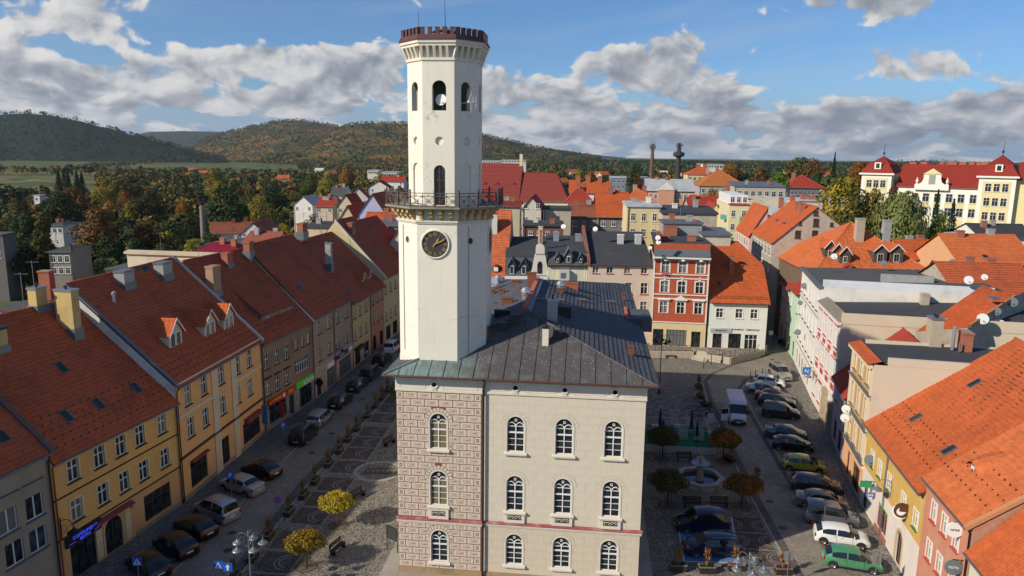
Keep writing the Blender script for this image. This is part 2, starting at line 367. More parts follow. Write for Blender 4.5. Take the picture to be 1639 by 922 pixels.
def wall(mb,u0,u1,z0,z1,holes,y=0,depth=.2,mi=0):
    """wall sheet in the (u,z) plane with rectangular or round-headed openings and their reveals; holes=(uc,zb,w,h,arch)"""
    us={u0,u1}; zs={z0,z1}
    hs=[h for h in holes if h[0]-h[2]/2>u0+.01 and h[0]+h[2]/2<u1-.01 and h[1]>=z0-.01 and h[1]+h[3]<z1-.01]
    for h in hs:
        us|={h[0]-h[2]/2,h[0]+h[2]/2}; zs|={max(z0,h[1]),h[1]+h[3]}
    us=sorted(us); zs=sorted(zs)
    for i in range(len(us)-1):
        if us[i+1]-us[i]<1e-5: continue
        for j in range(len(zs)-1):
            if zs[j+1]-zs[j]<1e-5: continue
            cu=(us[i]+us[i+1])/2; cz=(zs[j]+zs[j+1])/2
            if any(abs(cu-h[0])<h[2]/2 and h[1]<cz<h[1]+h[3] for h in hs): continue
            mb.poly([(us[i],y,zs[j]),(us[i+1],y,zs[j]),(us[i+1],y,zs[j+1]),(us[i],y,zs[j+1])],mi)
    for (c,b,w,h,a) in hs:
        l,r=c-w/2,c+w/2; t=b+h; yd=y+depth
        if a=='o':
            rr=w/2; zc=b+rr; n=16; pt=lambda i:(c+rr*cos(2*PI*i/n),zc+rr*sin(2*PI*i/n)); sq=lambda i:(lambda x,z,k:(c+x*rr/k,zc+z*rr/k))(cos(2*PI*i/n),sin(2*PI*i/n),max(abs(cos(2*PI*i/n)),abs(sin(2*PI*i/n))))
            for i in range(n):
                p0,p1,q0,q1=pt(i),pt(i+1),sq(i),sq(i+1)
                mb.poly([(p0[0],y,p0[1]),(q0[0],y,q0[1]),(q1[0],y,q1[1]),(p1[0],y,p1[1])],mi)
                mb.poly([(p0[0],y,p0[1]),(p1[0],y,p1[1]),(p1[0],yd,p1[1]),(p0[0],yd,p0[1])],mi)
            continue
        if a:
            rr=w/2; zc=t-rr; n=10; arc=[(c+rr*cos(PI*i/n),zc+rr*sin(PI*i/n)) for i in range(n+1)]
            for i in range(n):
                (xa,za),(xb,zb)=arc[i],arc[i+1]
                mb.poly([(xa,y,za),(xa if xa>c else xa,y,t),(xb,y,t),(xb,y,zb)],mi)
                mb.poly([(xa,y,za),(xb,y,zb),(xb,yd,zb),(xa,yd,za)],mi)
            zt=zc
        else:
            zt=t; mb.poly([(l,y,t),(r,y,t),(r,yd,t),(l,yd,t)],mi)
        mb.poly([(l,y,b),(l,y,zt),(l,yd,zt),(l,yd,b)],mi); mb.poly([(r,y,b),(r,yd,b),(r,yd,zt),(r,y,zt)],mi)
        mb.poly([(l,y,b),(l,yd,b),(r,yd,b),(r,y,b)],mi)
# ---------------------------------------------------------------- tiled roof planes
def tiles(mb,e0,e1,r1,r0,course=.34,col=0,lift=.06,amp=.014,mi=0):
    """real courses: each course is a strip whose lower edge stands proud of the one below; col>0 adds pan-and-roll corrugation"""
    e0,e1,r1,r0=map(Vector,(e0,e1,r1,r0)); L=((e0+e1)/2-(r0+r1)/2).length; n=max(2,int(L/course))
    N=(e1-e0).cross(r0-e0)
    if N.length<1e-6: N=(e1-e0).cross(r1-e0)
    N.normalize()
    if N.z<0: N=-N
    W=(e1-e0).length; nc=max(1,int(W/col)*2) if col else 1
    def row(s,h):
        a=e0.lerp(r0,s); b=e1.lerp(r1,s); return [mb.V(a.lerp(b,k/nc)+N*(h+(amp if (k%2 and col) else 0)+.022*sin(k*.61+s*31)*sin(k*.17-s*13+W))+Vector((0,0,-.05*s*sin(PI*k/nc)*min(1,W/12)))) for k in range(nc+1)]
    for i in range(n):
        lo=row(i/n,lift); hi=row((i+1)/n,.004)
        for k in range(nc): mb.f.append([lo[k],lo[k+1],hi[k+1],hi[k]]); mb.m.append(mi)
        bl=row(i/n,0.0)
        for k in range(nc): mb.f.append([bl[k],bl[k+1],lo[k+1],lo[k]]); mb.m.append(mi)
def ridge_tiles(mb,a,b,r=.12,mi=0,step=.4):
    a=Vector(a);b=Vector(b); n=max(1,int((b-a).length/step)); d=(b-a)/n
    for k in range(n):
        mb.tube([a+d*k,a+d*(k+.98)],[r,r*.86],6,mi)
def chimney(parent,u,y,z0,z1,w,d,mat,cap=None,pots=1,name='chimney',label=None):
    m=MB().box(-w/2,w/2,-d/2,d/2,z0,z1-.18).box(-w/2-.06,w/2+.06,-d/2-.06,d/2+.06,z1-.18,z1,1)
    o=m.build(name,[mat,cap or mat],parent,(u,y,0),label=label)
    if pots:
        p=MB()
        for k in range(pots): p.lathe([(.1,z1),(.09,z1+.25),(.07,z1+.25)],8,((k-(pots-1)/2)*.35,0,0))
        p.build('chimney_pot',DARKM,o)
    m=MB().box(-w/2-.08,w/2+.08,-d/2-.08,d/2+.08,z0,z0+.02)
    return o

def sst(a,b,x):
    t=max(0.0,min(1.0,(x-a)/(b-a))); return t*t*(3-2*t)
def terr(x,y):
    """ground height: level square, valley to the left and behind, rise on the right"""
    l=sst(42,112,-x); v=sst(150,480,y)*sst(-90,60,-x+0)
    z=-10*max(l,v); z+=10.5*sst(60,110,x)*sst(95,175,y)*(1-sst(420,900,y)); z+=-5*sst(300,900,y)*sst(-60,100,x)+ (14*sst(900,2600,y))*sst(-100,300,x)
    return z-.06
# ================================================================ TOWN HALL
CREAM=surf('cream_render',(.62,.56,.445),.9,.10,.5,12,.25,dirt=.25,dcol=(.42,.37,.29),streak=.3,crack=.8)
CREAM2=surf('cream_stone_trim',(.66,.605,.50),.85,.08,.8,16,.15,dirt=.2,dcol=(.4,.36,.3))
TWHITE=surf('tower_render',(.72,.68,.575),.9,.05,.35,14,.15,dirt=.18,dcol=(.54,.49,.40),streak=.32,crack=.45)
CREAM_LOW=surf('cream_render_weathered',(.60,.52,.40),.9,.12,.5,12,.25,dirt=.5,dcol=(.38,.31,.22),streak=.3)
MAROON=surf('maroon_paint',(.22,.07,.055),.85,.2,1,20,.1)
SG1=surf('sgraffito_plaster',(.60,.51,.41),.9,.12,1.2,20,.15,dirt=.25,dcol=(.40,.31,.24))
SG2=surf('sgraffito_line',(.20,.13,.10),.9,.2,1,20,.1); SG3=surf('sgraffito_shade',(.42,.33,.26),.9,.15,1,20,.1)
SEAM=surf('cream_joint',(.46,.42,.34),.9,.1,1,20,.1)
def roofcopper():
    m,t,p=principled('aged_copper_roof'); P=t.n('ShaderNodeTexCoord').outputs['Object']; s=t.n('ShaderNodeSeparateXYZ',{0:P}); u=s.outputs[0]
    n=t.noise(P,1.3,5,.65); f=t.math('ADD',t.rng(u,1.5,7.5,.62,0.0),t.math('MULTIPLY',t.math('SUBTRACT',n,.5),1.1),clamp=True)
    c=t.mix(t.noise(P,.6,4),(.065,.057,.058),(.105,.092,.09)); c=t.mix(f,c,(.22,.33,.30))
    st=t.n('ShaderNodeVectorMath',{0:P,1:(6,.7,1)},operation='MULTIPLY').outputs[0]; c=t.mix(t.math('MULTIPLY',t.rng(t.noise(st,1.2,4),.45,.7),.5),c,(.085,.07,.07))
    v=t.n('ShaderNodeTexVoronoi',{'Vector':P,'Scale':4.5}).outputs['Distance']; big=t.noise(P,6,3)
    c=t.mix(t.math('MULTIPLY',t.rng(v,.20,.10),t.rng(big,.45,.6)),c,(.42,.42,.40))
    t.t.links.new(c,p.inputs['Base Color']); p.inputs['Roughness'].default_value=.68; p.inputs['Metallic'].default_value=.0; p.inputs['Specular IOR Level'].default_value=.25
    return m
COPPER=roofcopper()
SLATE=tilemat('slate_roof',(.098,.102,.112),.25,.25,2.6)
TERRA=tilemat('orange_clay_tile',(.52,.13,.045),.18,.12)
TH_O=G(639,915); TH_A=R(-6)
TH_M=Matrix.Translation(TH_O)@Matrix.Rotation(TH_A,4,'Z'); TH_I=TH_M.inverted()
th=thing('town_hall','cream town hall with sgraffito corner bay, dark hipped roof and tall clock tower','town hall',TH_O,TH_A)
def hit(x,y,f,M=None,t0=20,t1=400):
    """first point along the pixel ray that lies below the surface z=f(u,d)"""
    d=ray(x,y); o=Vector((0,0,CH)); I=M.inverted() if M else Matrix()
    t=t0
    while t<t1:
        q=I@(o+d*t)
        if q.z<f(q.x,q.y): return q
        t+=.05
    return I@(o+d*t1)
W=17.2; DB=38.2
BH=[(2.97,9.68,1.2,2.6,True),(2.97,5.42,1.2,2.6,True),(2.99,1.05,1.2,2.45,True)]
MH=[(c,zb,1.2,hh,True) for c in (8.39,11.75,15.11) for zb,hh in ((9.70,2.6),(5.28,2.65),(1.15,2.35))]
m=MB(); wall(m,0,6.05,0,13.85,BH,0,.3,0); m.build('sgraffito_wall',[MAROON],th)
m=MB(); wall(m,6.05,W,0,4.22,[h for h in MH if h[1]<4],.12,.3,0); m.build('ground_floor_wall',[CREAM_LOW],th)
m=MB(); wall(m,6.05,W,4.22,13.85,[h for h in MH if h[1]>4],.12,.3,0)
m.poly([(W,.12,0),(W,DB,0),(W,DB,15),(W,.12,15)]).poly([(0,DB,0),(0,0,0),(0,0,13.85),(0,DB,13.85)]).poly([(W,DB,0),(0,DB,0),(0,DB,15),(W,DB,15)])
m.poly([(6.05,0,0),(6.05,.12,0),(6.05,.12,13.85),(6.05,0,13.85)]); m.build('wall',[CREAM],th)
# --- sgraffito blocks
_blk={}
def sblock(x0,x1,z0,z1):
    w=x1-x0; h=z1-z0
    if w<.12 or h<.15: return
    k=('sg',round(w,2),round(h,2))
    if k not in _blk:
        a,b=w/2,h/2; m=MB(); m.box(-a,a,-.008,0,-b,b,0)
        if w>.55:
            c,d=min(.27,a-.12),b*.52; y0,y1=-.0115,-.008
            m.box(-c,c,y0,y1,d-.022,d,1).box(-c,c,y0,y1,-d,-d+.022,1).box(-c,-c+.022,y0,y1,-d+.022,d-.022,1).box(c-.022,c,y0,y1,-d+.022,d-.022,1)
            m.poly([(-c*.62,-.0125,-d*.30),(c*.62,-.0125,-d*.18),(c*.68,-.0125,d*.42)],3); m.poly([(-c*.62,-.012,d*.2),(c*.6,-.012,d*.45),(-c*.62,-.012,-d*.25)],2)
            if w>.8: m.box(-a+.02,a-.02,-.010,-.008,-b+.012,-b+.03,2)
        elif w>.25:
            c,d=min(.1,a-.06),b*.55; m.box(-c,c,-.011,-.008,-d,d,1); m.box(-c*.6,c*.6,-.0125,-.011,-d*.6,d*.6,2)
        _blk[k]=m.mesh('sgraffito_block',[SG1,SG2,SG3,MAROON])
    link('sgraffito_block',_blk[k],th,((x0+x1)/2,-.001,(z0+z1)/2))
def clip_blocks(u0,u1,z0,z1,pw,ph,gap,holes,fn,vr=.42,end=None):
    n=int(round((z1-z0)/ph)); ph=(z1-z0)/n
    for r in range(n):
        a=z0+r*ph+gap/2; b=z0+(r+1)*ph-gap/2; x=u0-(pw/2 if r%2 else 0)
        while x<u1-.02:
            segs=[(max(u0+gap/2,x+gap/2),min(u1-gap/2,x+pw-gap/2))]
            for (c,zb,w,h,ar) in holes:
                zc=zb+h-w/2; lo=None
                if b>zb-.02 and a<zc: lo,hi=c-w/2-.13,c+w/2+.13
                elif a>=zc-.01 and a<zc+w/2+.13:
                    e=math.sqrt(max(0,(w/2+.15)**2-(a-zc)**2)); lo,hi=c-e,c+e
                if lo is not None:
                    ns=[]
                    for (p,q) in segs:
                        if q<=lo or p>=hi: ns.append((p,q)); continue
                        if p<lo: ns.append((p,lo))
                        if q>hi: ns.append((hi,q))
                        if a<zb-.1 and b>zb: fn(max(p,lo),min(q,hi),a,zb-.04)
                    segs=ns
            for p,q in segs: fn(p,q,a,b)
            x+=pw
clip_blocks(0,6.0,4.46,13.8,1.0,.519,.055,BH[:2],sblock,.4)
clip_blocks(0,6.0,.5,4.12,1.0,.517,.055,BH[2:],sblock,.4)
_ash={}
def ashlar(mat,zoff):
    def f(p,q,a,b):
        w,h=round(q-p,2),round(b-a,2)
        if w<.1 or h<.1: return
        k=(w,h,mat.name)
        if k not in _ash: _ash[k]=MB().box(-w/2,w/2,-.007,0,-h/2,h/2).mesh('ashlar_block',mat)
        link('ashlar_block',_ash[k],th,((p+q)/2,.12-.001,(a+b)/2))
    return f
clip_blocks(6.1,W,4.5,13.8,1.45,.62,.014,[h for h in MH if h[1]>4],ashlar(CREAM,0),.34)
clip_blocks(6.1,W,.45,4.12,1.45,.61,.02,[h for h in MH if h[1]<4],ashlar(CREAM_LOW,0),.4)
def voussoirs(c,zc,r0,r1,y,mat,n=9,gap=.03):
    N_=16; m=MB()
    for i in range(N_): a0,a1=PI*i/N_,PI*(i+1)/N_; m.poly([(r0*cos(a0),0,r0*sin(a0)),((r1+.03)*cos(a0),0,(r1+.03)*sin(a0)),((r1+.03)*cos(a1),0,(r1+.03)*sin(a1)),(r0*cos(a1),0,r0*sin(a1))])
    m.build('arch_joint',SG2 if mat is SG1 else SEAM,th,(c,y-.0105,zc))
    for i in range(n):
        a0=PI*i/n+gap; a1=PI*(i+1)/n-gap; am=(a0+a1)/2
        k=('v',i,n,r0,r1,mat.name)
        if k not in _blk: _blk[k]=MB().extr([(r0*cos(a0),r0*sin(a0)),(r1*cos(a0),r1*sin(a0)),(r1*cos(am),r1*sin(am)),(r1*cos(a1),r1*sin(a1)),(r0*cos(a1),r0*sin(a1)),(r0*cos(am),r0*sin(am))],-.019,0).mesh('voussoir',mat)
        link('voussoir',_blk[k],th,(c,y,zc))
for (c,zb,w,h,a) in BH: voussoirs(c,zb+h-w/2,.74,1.0,-.001,SG1,11)
for (c,zb,w,h,a) in MH: voussoirs(c,zb+h-w/2,.74,.96,.119,CREAM_LOW if zb<4 else CREAM,9,.012)
# --- gothic windows; one leaf on the first floor stands open
GREEN_G=glassmat('olive_blind_glass',(.16,.135,.07))
for i,(c,zb,w,h,a) in enumerate(BH+MH):
    yo=0 if i<3 else .12
    o=window(th,c,zb,w,h,'gothic',WHITE,True,sill=None,surround=CREAM2,sw=.11,yo=yo,glass=0)
    if i in(0,1,5,8): 
        for q in o.children: pass
    s=MB().hexa([(-w/2-.2,-.2,-.2),(w/2+.2,-.2,-.2),(w/2+.2,.0,-.2),(-w/2-.2,.0,-.2)],[(-w/2-.22,-.22,-.08),(w/2+.22,-.22,-.08),(w/2+.16,.1,.03),(-w/2-.16,.1,.03)]); s.build('sill',CREAM2,o)
    if i in(0,1): MB().box(-w/2+.08,w/2-.08,.16,.17,.05,h-.6).build('blind',plain('olive_blind',(.16,.13,.06),.8),o,(0,-.02,0))
def scroll(m,cx,cz,r,flip,y):
    pts=[]
    for k in range(14):
        a=k/13*PI*1.6; rr=r*(1-.55*k/13); pts.append((cx+flip*rr*cos(a),y,cz+rr*sin(a)))
    m.tube(pts,.022,4)
for c,yo in ((2.97,0),(8.39,.12),(11.75,.12),(15.11,.12)):
    a=MB().box(c-.72,c+.72,yo-.13,yo,4.42,5.2); a.build('apron',CREAM2,th)
    MB().box(c-.5,c+.5,yo-.135,yo-.13,4.66,5.04).build('apron_panel',plain('painted_recess_shade',(.05,.042,.035),.9),th)  # flat dark panel, its colour stands in for shade in the piercing
    s=MB()
    for k,f in ((-.36,1),(-.12,-1),(.12,1),(.36,-1)): scroll(s,c+k,4.85,.12,f,yo-.15)
    s.build('carved_scrollwork',CREAM2,th)
# cornice string course (maroon flashing) and base plinth
for x0,x1,y in ((-.14,6.2,0),(6.2,W+.16,.12)):
    MB().hexa([(x0,y-.16,4.24),(x1,y-.16,4.24),(x1,y,4.24),(x0,y,4.24)],[(x0,y-.16,4.28),(x1,y-.16,4.28),(x1,y,4.42),(x0,y,4.42)]).build('string_course_flashing',surf('maroon_sheet',(.30,.075,.065),.5,.2,1.5,15,.1,dirt=.4,dcol=(.5,.4,.36)),th)
    MB().box(x0+.04,x1-.04,y-.11,y,4.1,4.24).box(x0+.08,x1-.08,y-.06,y,4.0,4.1).build('string_course',CREAM2,th)
MB().box(-.06,6.1,-.07,0,0,.5).box(6.1,W+.06,.05,.12,0,.45).build('plinth',surf('ochre_plinth',(.36,.25,.14),.9,.2,.8,14,.3,dirt=.5),th)
# frieze, panels, oculi, dentils
for x0,x1,y in ((-.05,6.1,0),(6.1,W+.05,.12)):
    MB().box(x0,x1,y-.1,y+.05,13.85,14.0).box(x0,x1,y-.05,y+.05,14.0,14.78).box(x0-.12,x1+.1,y-.22,y+.05,14.78,14.84).build('frieze',CREAM2,th)
fr=MB()
for x0,x1 in ((.25,2.1),(3.3,5.75)): 
    for (a,b,c,d) in ((x0,x1,14.08,14.12),(x0,x1,14.62,14.66),(x0,x0+.04,14.12,14.62),(x1-.04,x1,14.12,14.62)): fr.box(a,b,-.075,-.05,c,d)
for x0,x1 in ((6.5,7.75),(8.95,11.1),(12.35,14.45),(15.7,17.0)):
    for (a,b,c,d) in ((x0,x1,14.08,14.12),(x0,x1,14.62,14.66),(x0,x0+.04,14.12,14.62),(x1-.04,x1,14.12,14.62)): fr.box(a,b,.045,.07,c,d)
fr.build('frieze_moulding',CREAM2,th,kind='stuff')
for c,y in ((2.72,-.05),(8.35,.07),(11.72,.07),(15.1,.07)):
    M_=Matrix.Translation((c,y,14.38))@Matrix.Rotation(PI/2,4,'X')
    o=MB(M_).lathe([(.16,0),(.17,.07),(.24,.09),(.32,.05),(.34,0)],20).build('oculus_ring',CREAM2,th); 
    MB(M_).lathe([(.165,.012),(.001,.012)],16).build('oculus_shade_disc',BLACK,o)  # flat black disc on the wall, painted in place of a shaded opening
    q=MB()
    for k in range(3): q.box(c-.2+k*.02,c+.2-k*.02,y-.09,y,13.97+k*.03,14.0+k*.03)
    q.build('oculus_foot',CREAM2,th)
d=MB(); x=-.1
while x<W+.1:
    y=0 if x<6.1 else .12; d.box(x,x+.12,y-.3,y+.05,14.84,14.96); x+=.235
d.build('dentils',CREAM2,th,kind='stuff')
MB().box(-.4,6.2,-.42,.3,14.96,15.06).box(6.2,W+.4,-.3,.3,14.96,15.06).box(W-.1,W+.4,.3,DB,14.96,15.06).build('cornice',CREAM2,th)
# roof
EZ=15.1; AP=Vector((8.6,6.2,18.4)); AQ=Vector((8.6,20.7,18.4)); EL,ER,EF,EB=-.75,17.85,-.65,38.8
def th_roof(u,d): return EZ+3.3*min((d-EF)/(AP.y-EF),(u-EL)/(AP.x-EL),(ER-u)/(ER-AP.x),(EB-d)/(EB-AQ.y))
x=EL; k=0
while x<ER-.1:
    x1=min(ER,x+1.033)
    def top(u): return EF+(AP.y-EF)*min((u-EL)/(AP.x-EL),(ER-u)/(ER-AP.x))
    P=lambda u,d,dz=0:(u,d,EZ+(d-EF)*3.3/(AP.y-EF)+dz)
    pts=[P(x,EF),P(x1,EF),P(x1,top(x1))]+([P(8.6,AP.y)] if x<8.6<x1 else [])+([P(x,top(x))] if top(x)>EF+.01 else [])
    o=MB().poly(pts).build('roof_panel',COPPER,th)
    if k and top(x)>EF+.3:
        a,b=Vector(P(x,EF)),Vector(P(x,top(x))); nrm=Vector((0,-.43,.9))
        MB().hexa([a+Vector((-.02,0,0)),a+Vector((.02,0,0)),b+Vector((.02,0,0)),b+Vector((-.02,0,0))],[a+Vector((-.02,0,0))+nrm*.05,a+Vector((.02,0,0))+nrm*.05,b+Vector((.02,0,0))+nrm*.05,b+Vector((-.02,0,0))+nrm*.05]).build('seam',COPPER,o)
    x=x1;k+=1
ts=MB(); tiles(ts,(ER,EF,EZ),(ER,EB,EZ),AQ,AP,.42,0,.05); tiles(ts,(EL,EB,EZ),(EL,EF,EZ),AP,AQ,.42,0,.05); tiles(ts,(ER,EB,EZ),(EL,EB,EZ),AQ,AQ,.42,0,.05)
ts.build('slate_tiles',SLATE,th,kind='stuff')
hc=MB(); 
for a,b in ((AP,(ER,EF,EZ)),(AP,(EL,EF,EZ)),(AP,AQ)): hc.tube([Vector(a)+Vector((0,0,.03)),Vector(b)+Vector((0,0,.05))],.07,6)
hc.build('hip_capping',COPPER,th)
gut=MB().tube([(EL-.05,EF-.06,EZ-.02),(6.2,EF-.06,EZ-.02)],.09,8).tube([(6.35,EF-.06,EZ-.02),(ER+.06,EF-.06,EZ-.02),(ER+.06,EB,EZ-.02)],.09,8).build('gutter',surf('brown_copper_gutter',(.10,.055,.04),.5,.2,2,15,.1,metal=.3),th)
dp=MB().tube([(6.3,EF,EZ-.1),(6.3,-.3,14.7),(6.14,-.07,14.2),(6.14,-.07,0.1)],.075,8).build('downpipe',plain('dark_downpipe',(.03,.027,.03),.5,.3),th)
o=MB().box(8.15,8.5,6.6,20.6,18.25,18.72,0).box(8.5,8.85,6.4,20.6,18.25,18.55,1).build('firewall',[plain('orange_capping',(.50,.12,.06),.8),LEAD],th)
# roof furniture, each set on the slope where the photograph shows it
def onroof(x,y): return hit(x,y,th_roof,TH_M)
def rbox(name,x,y,w,d,h,mat,cap=None,dz=-.5,label=None,pot=0):
    q=onroof(x,y); m=MB().box(-w/2,w/2,-d/2,d/2,dz,h-.08,0).box(-w/2-.05,w/2+.05,-d/2-.05,d/2+.05,h-.08,h,1)
    o=m.build(name,[mat,cap or mat],th,q,label=label)
    if pot: MB().lathe([(.07,h),(.06,h+.35)],8).build('chimney_pot',DARKM,o)
    return o
RUST=surf('rusty_brown_brick',(.19,.075,.045),.85,.25,3,25,.3); GRS=surf('grey_chimney_render',(.34,.34,.33),.9,.2,2,15,.2,dirt=.4)
rbox('chimney',873,550,.45,.5,1.25,CREAM2,DARKM,label='slim cream chimney stack',pot=1)
rbox('chimney',884,514,.75,.55,1.7,GRS,CREAM_LOW,label='grey rendered chimney stack',pot=1); rbox('chimney',903,506,1.1,.6,.8,plain('dark_brown_sheet',(.03,.02,.018),.6),label='dark boxed chimney')
for x,y,w,h in ((805,528,.7,.6),(823,518,.55,.7),(893,540,.6,.5),(812,487,.9,.6),(840,468,.9,.5),(826,455,.7,.45),(803,470,.5,.5),(788,471,.4,.5),(897,468,.5,.4),(804,506,1.2,.5)):
    rbox('roof_vent',x,y,w,.45,h,RUST if y<500 else plain('dark_sheet',(.02,.018,.02),.6))
rbox('chimney',851,458,.8,.4,1.3,RUST,label='tall brown brick chimney beside the orange ridge wall'); rbox('chimney',912,460,1.6,.5,.5,surf('orange_brick',(.34,.11,.05),.85,.25,3,25,.3),label='long low orange brick chimney')
rbox('chimney',998,480,.35,.35,.7,RUST); rbox('chimney',1009,568,.4,.4,.7,RUST)
for x,y in ((797,455),(841,478),(897,466)):
    q=onroof(x,y); MB().lathe([(.3,-.4),(.3,.35),(.38,.36),(.38,.42),(.22,.45),(.22,.55),(.42,.58),(.40,.75),(.25,.95),(.01,1.02)],14).build('turbine_vent',plain('bright_steel',(.6,.62,.64),.3,.8),th,q)
for x,y in ((862,480),(926,480),(973,483),(890,480),(815,500),(800,484)):
    q=onroof(x,y); MB().box(-.7,.7,-.12,.12,.0,.14).build('snow_guard',LEAD,th,q)
q=onroof(1023,512); MB().box(-1.2,1.0,-2.2,2.2,-.6,.55,0).box(-1.35,-1.1,-2.3,2.3,.55,.75,1).build('roof_hatch',[SLATE,plain('orange_capping',(.5,.12,.06),.8)],th,q)
# --- tower
TC=Vector((2.78,4.03,0))
def facet(k,h,a):
    dist=h if k%2==0 else (h+a)/math.sqrt(2); hw=a if k%2==0 else (h-a)/math.sqrt(2)
    return Matrix.Translation(TC)@Matrix.Rotation(k*PI/4,4,'Z')@Matrix.Translation((0,-dist,0)),hw
def octpts(h,a): return [(TC.x+x,TC.y+y) for x,y in ((-a,-h),(a,-h),(h,-a),(h,a),(a,h),(-a,h),(-h,a),(-h,-a))]
m=MB().prism(octpts(3.13,1.38),14.6,25.4); m.build('tower_base',[TWHITE],th)
MB().prism(octpts(3.17,1.40),15.3,15.75).build('tower_foot',surf('pale_foot',(.66,.62,.57),.9,.1,1,10,.1,dirt=.5),th)
MB().prism(octpts(3.22,1.42),25.4,25.62).prism(octpts(3.28,1.45),25.50,25.60).build('tower_band',CREAM2,th)
MB().prism(octpts(3.10,1.36),25.6,26.4).build('corbel_wall',TWHITE,th)
MB().prism(octpts(3.86,1.64),26.36,26.44).prism(octpts(3.98,1.70),26.44,26.56).build('balcony_slab',surf('weathered_slab',(.26,.25,.19),.85,.25,1,10,.2,dirt=.5),th)
OCH=surf('ochre_corbel',(.50,.34,.15),.85,.2,2,18,.15)
cb=MB().box(-.11,.11,-.62,.02,26.12,26.36).box(-.11,.11,-.36,.02,25.86,26.12).box(-.11,.11,-.16,.02,25.64,25.86).mesh('corbel',OCH)
for k in range(8):
    M_,hw=facet(k,3.10,1.36); n=4 if k%2==0 else 4
    for i in range(n):
        o=link('corbel',cb,th); o.matrix_local=M_@Matrix.Translation((-hw+(i+.5)*2*hw/n,0,0))
# balustrade
RAILM=surf('brown_iron_railing',(.11,.075,.065),.6,.2,3,20,.1)
def bay(w):
    m=MB(); z0,z1=.06,.92
    for z in (z0,.72,z1): m.box(-w/2,w/2,-.022,.022,z-.022,z+.022)
    m.box(w/2-.02,w/2+.02,-.02,.02,0,z1); m.box(-.012,.012,-.012,.012,.74,z1)
    for s in(-1,1): m.tube([(-s*w/2,0,z0),(s*w/2,0,.72)],.018,4)
    m.tube([(.12*cos(a),0,.39+.12*sin(a)) for a in [2*PI*i/10 for i in range(11)]],.017,4,cap=False)
    m.tube([(-w/2,0,.39),(w/2,0,.39)],.01,4); return m.mesh('railing_panel',RAILM)
pm=MB().box(-.05,.05,-.05,.05,0,1.05).lathe([(.06,1.05),(.075,1.1),(.03,1.17),(.001,1.2)],6).mesh('railing_post',RAILM); rb={}
for k in range(8):
    M_,hw=facet(k,3.85,1.64); n=4; w=2*hw/n
    rb.setdefault(k%2,bay(w))
    for i in range(n):
        o=link('railing_panel',rb[k%2],th); o.matrix_local=M_@Matrix.Translation((-hw+(i+.5)*w,0,26.56))
    for i in (0,2):
        o=link('railing_post',pm,th); o.matrix_local=M_@Matrix.Translation((-hw+i*w,0,26.56))
# clock
GOLD=plain('gilt',(.60,.36,.07),.35,.6); DIAL=surf('clock_dial',(.045,.045,.055),.6,.1,2,10,.05); 
for k in (0,2):
    M_,hw=facet(k,3.13,1.38); C=M_@Matrix.Translation((-.12 if k==0 else 0,0,24.02))
    m=MB(C@Matrix.Rotation(PI/2,4,'X')).lathe([(.90,-.0),(.90,.10),(.96,.12),(1.02,.08),(1.02,0)],36); ck=m.build('clock',TWHITE,th,label='black dial with gilt roman numerals and hands')
    MB(C@Matrix.Rotation(PI/2,4,'X')).lathe([(.905,.02),(.001,.02)],36).build('clock_dial',DIAL,ck)
    for i,tx in enumerate(['XII','I','II','III','IIII','V','VI','VII','VIII','IX','X','XI']):
        a=i*PI/6; L=C@Matrix.Translation((.68*sin(a),-.035,.68*cos(a)))@Matrix.Rotation(a,4,'Y')@Matrix.Rotation(PI/2,4,'X')@Matrix.Scale(.62,4,(1,0,0))
        o=T(tx,.40,GOLD,ck,(0,0,0),(0,0,0),'numeral',.008); o.matrix_local=L
    for L_,a,wd,y in ((.52,R(33),.07,-.075),(.80,R(63),.05,-.10)):
        h=MB(C@Matrix.Rotation(a,4,'Y')).extr([(-wd*.5,-.25),(wd*.5,-.25),(wd*.4,.0),(wd,L_*.55),(wd*.8,L_*.75),(0,L_),(-wd*.8,L_*.75),(-wd,L_*.55),(-wd*.4,0)],y-.012,y+.012).build('clock_hand',GOLD,ck)
    MB(C@Matrix.Translation((0,-.03,0))@Matrix.Rotation(PI/2,4,'X')).lathe([(.06,0),(.06,.09),(.001,.1)],10).build('clock_boss',GOLD,ck)
for k,x in ((7,.0),(1,-.15)):
    M_,hw=facet(k,3.13,1.38); C=M_@Matrix.Translation((x,0,24.2))@Matrix.Rotation(PI/2,4,'X')
    o=MB(C).lathe([(.22,-.02),(.22,.03),(.26,.03),(.26,0)],20).build('oculus_ring',TWHITE,th); MB(C).lathe([(.22,.006),(.001,.006)],16).build('oculus_shade_disc',plain('dim_shade_disc',(.05,.048,.04),.9),o)  # no hole here: the disc's dark colour stands in for shade inside
M_,hw=facet(7,3.13,1.38); MB(M_).tube([(-.55,-.03,16.2),(-.55,-.03,25.2)],.02,5).build('lightning_cable',GREYM,th)
M_,hw=facet(1,3.13,1.38); MB(M_).tube([(-.3,-.03,16.2),(-.3,-.03,25.2)],.02,5).build('lightning_cable',GREYM,th)
MB(facet(1,3.13,1.38)[0]).box(1.35,1.6,-.03,.0,16.2,18.0).build('tower_hatch',BROWNF,th)
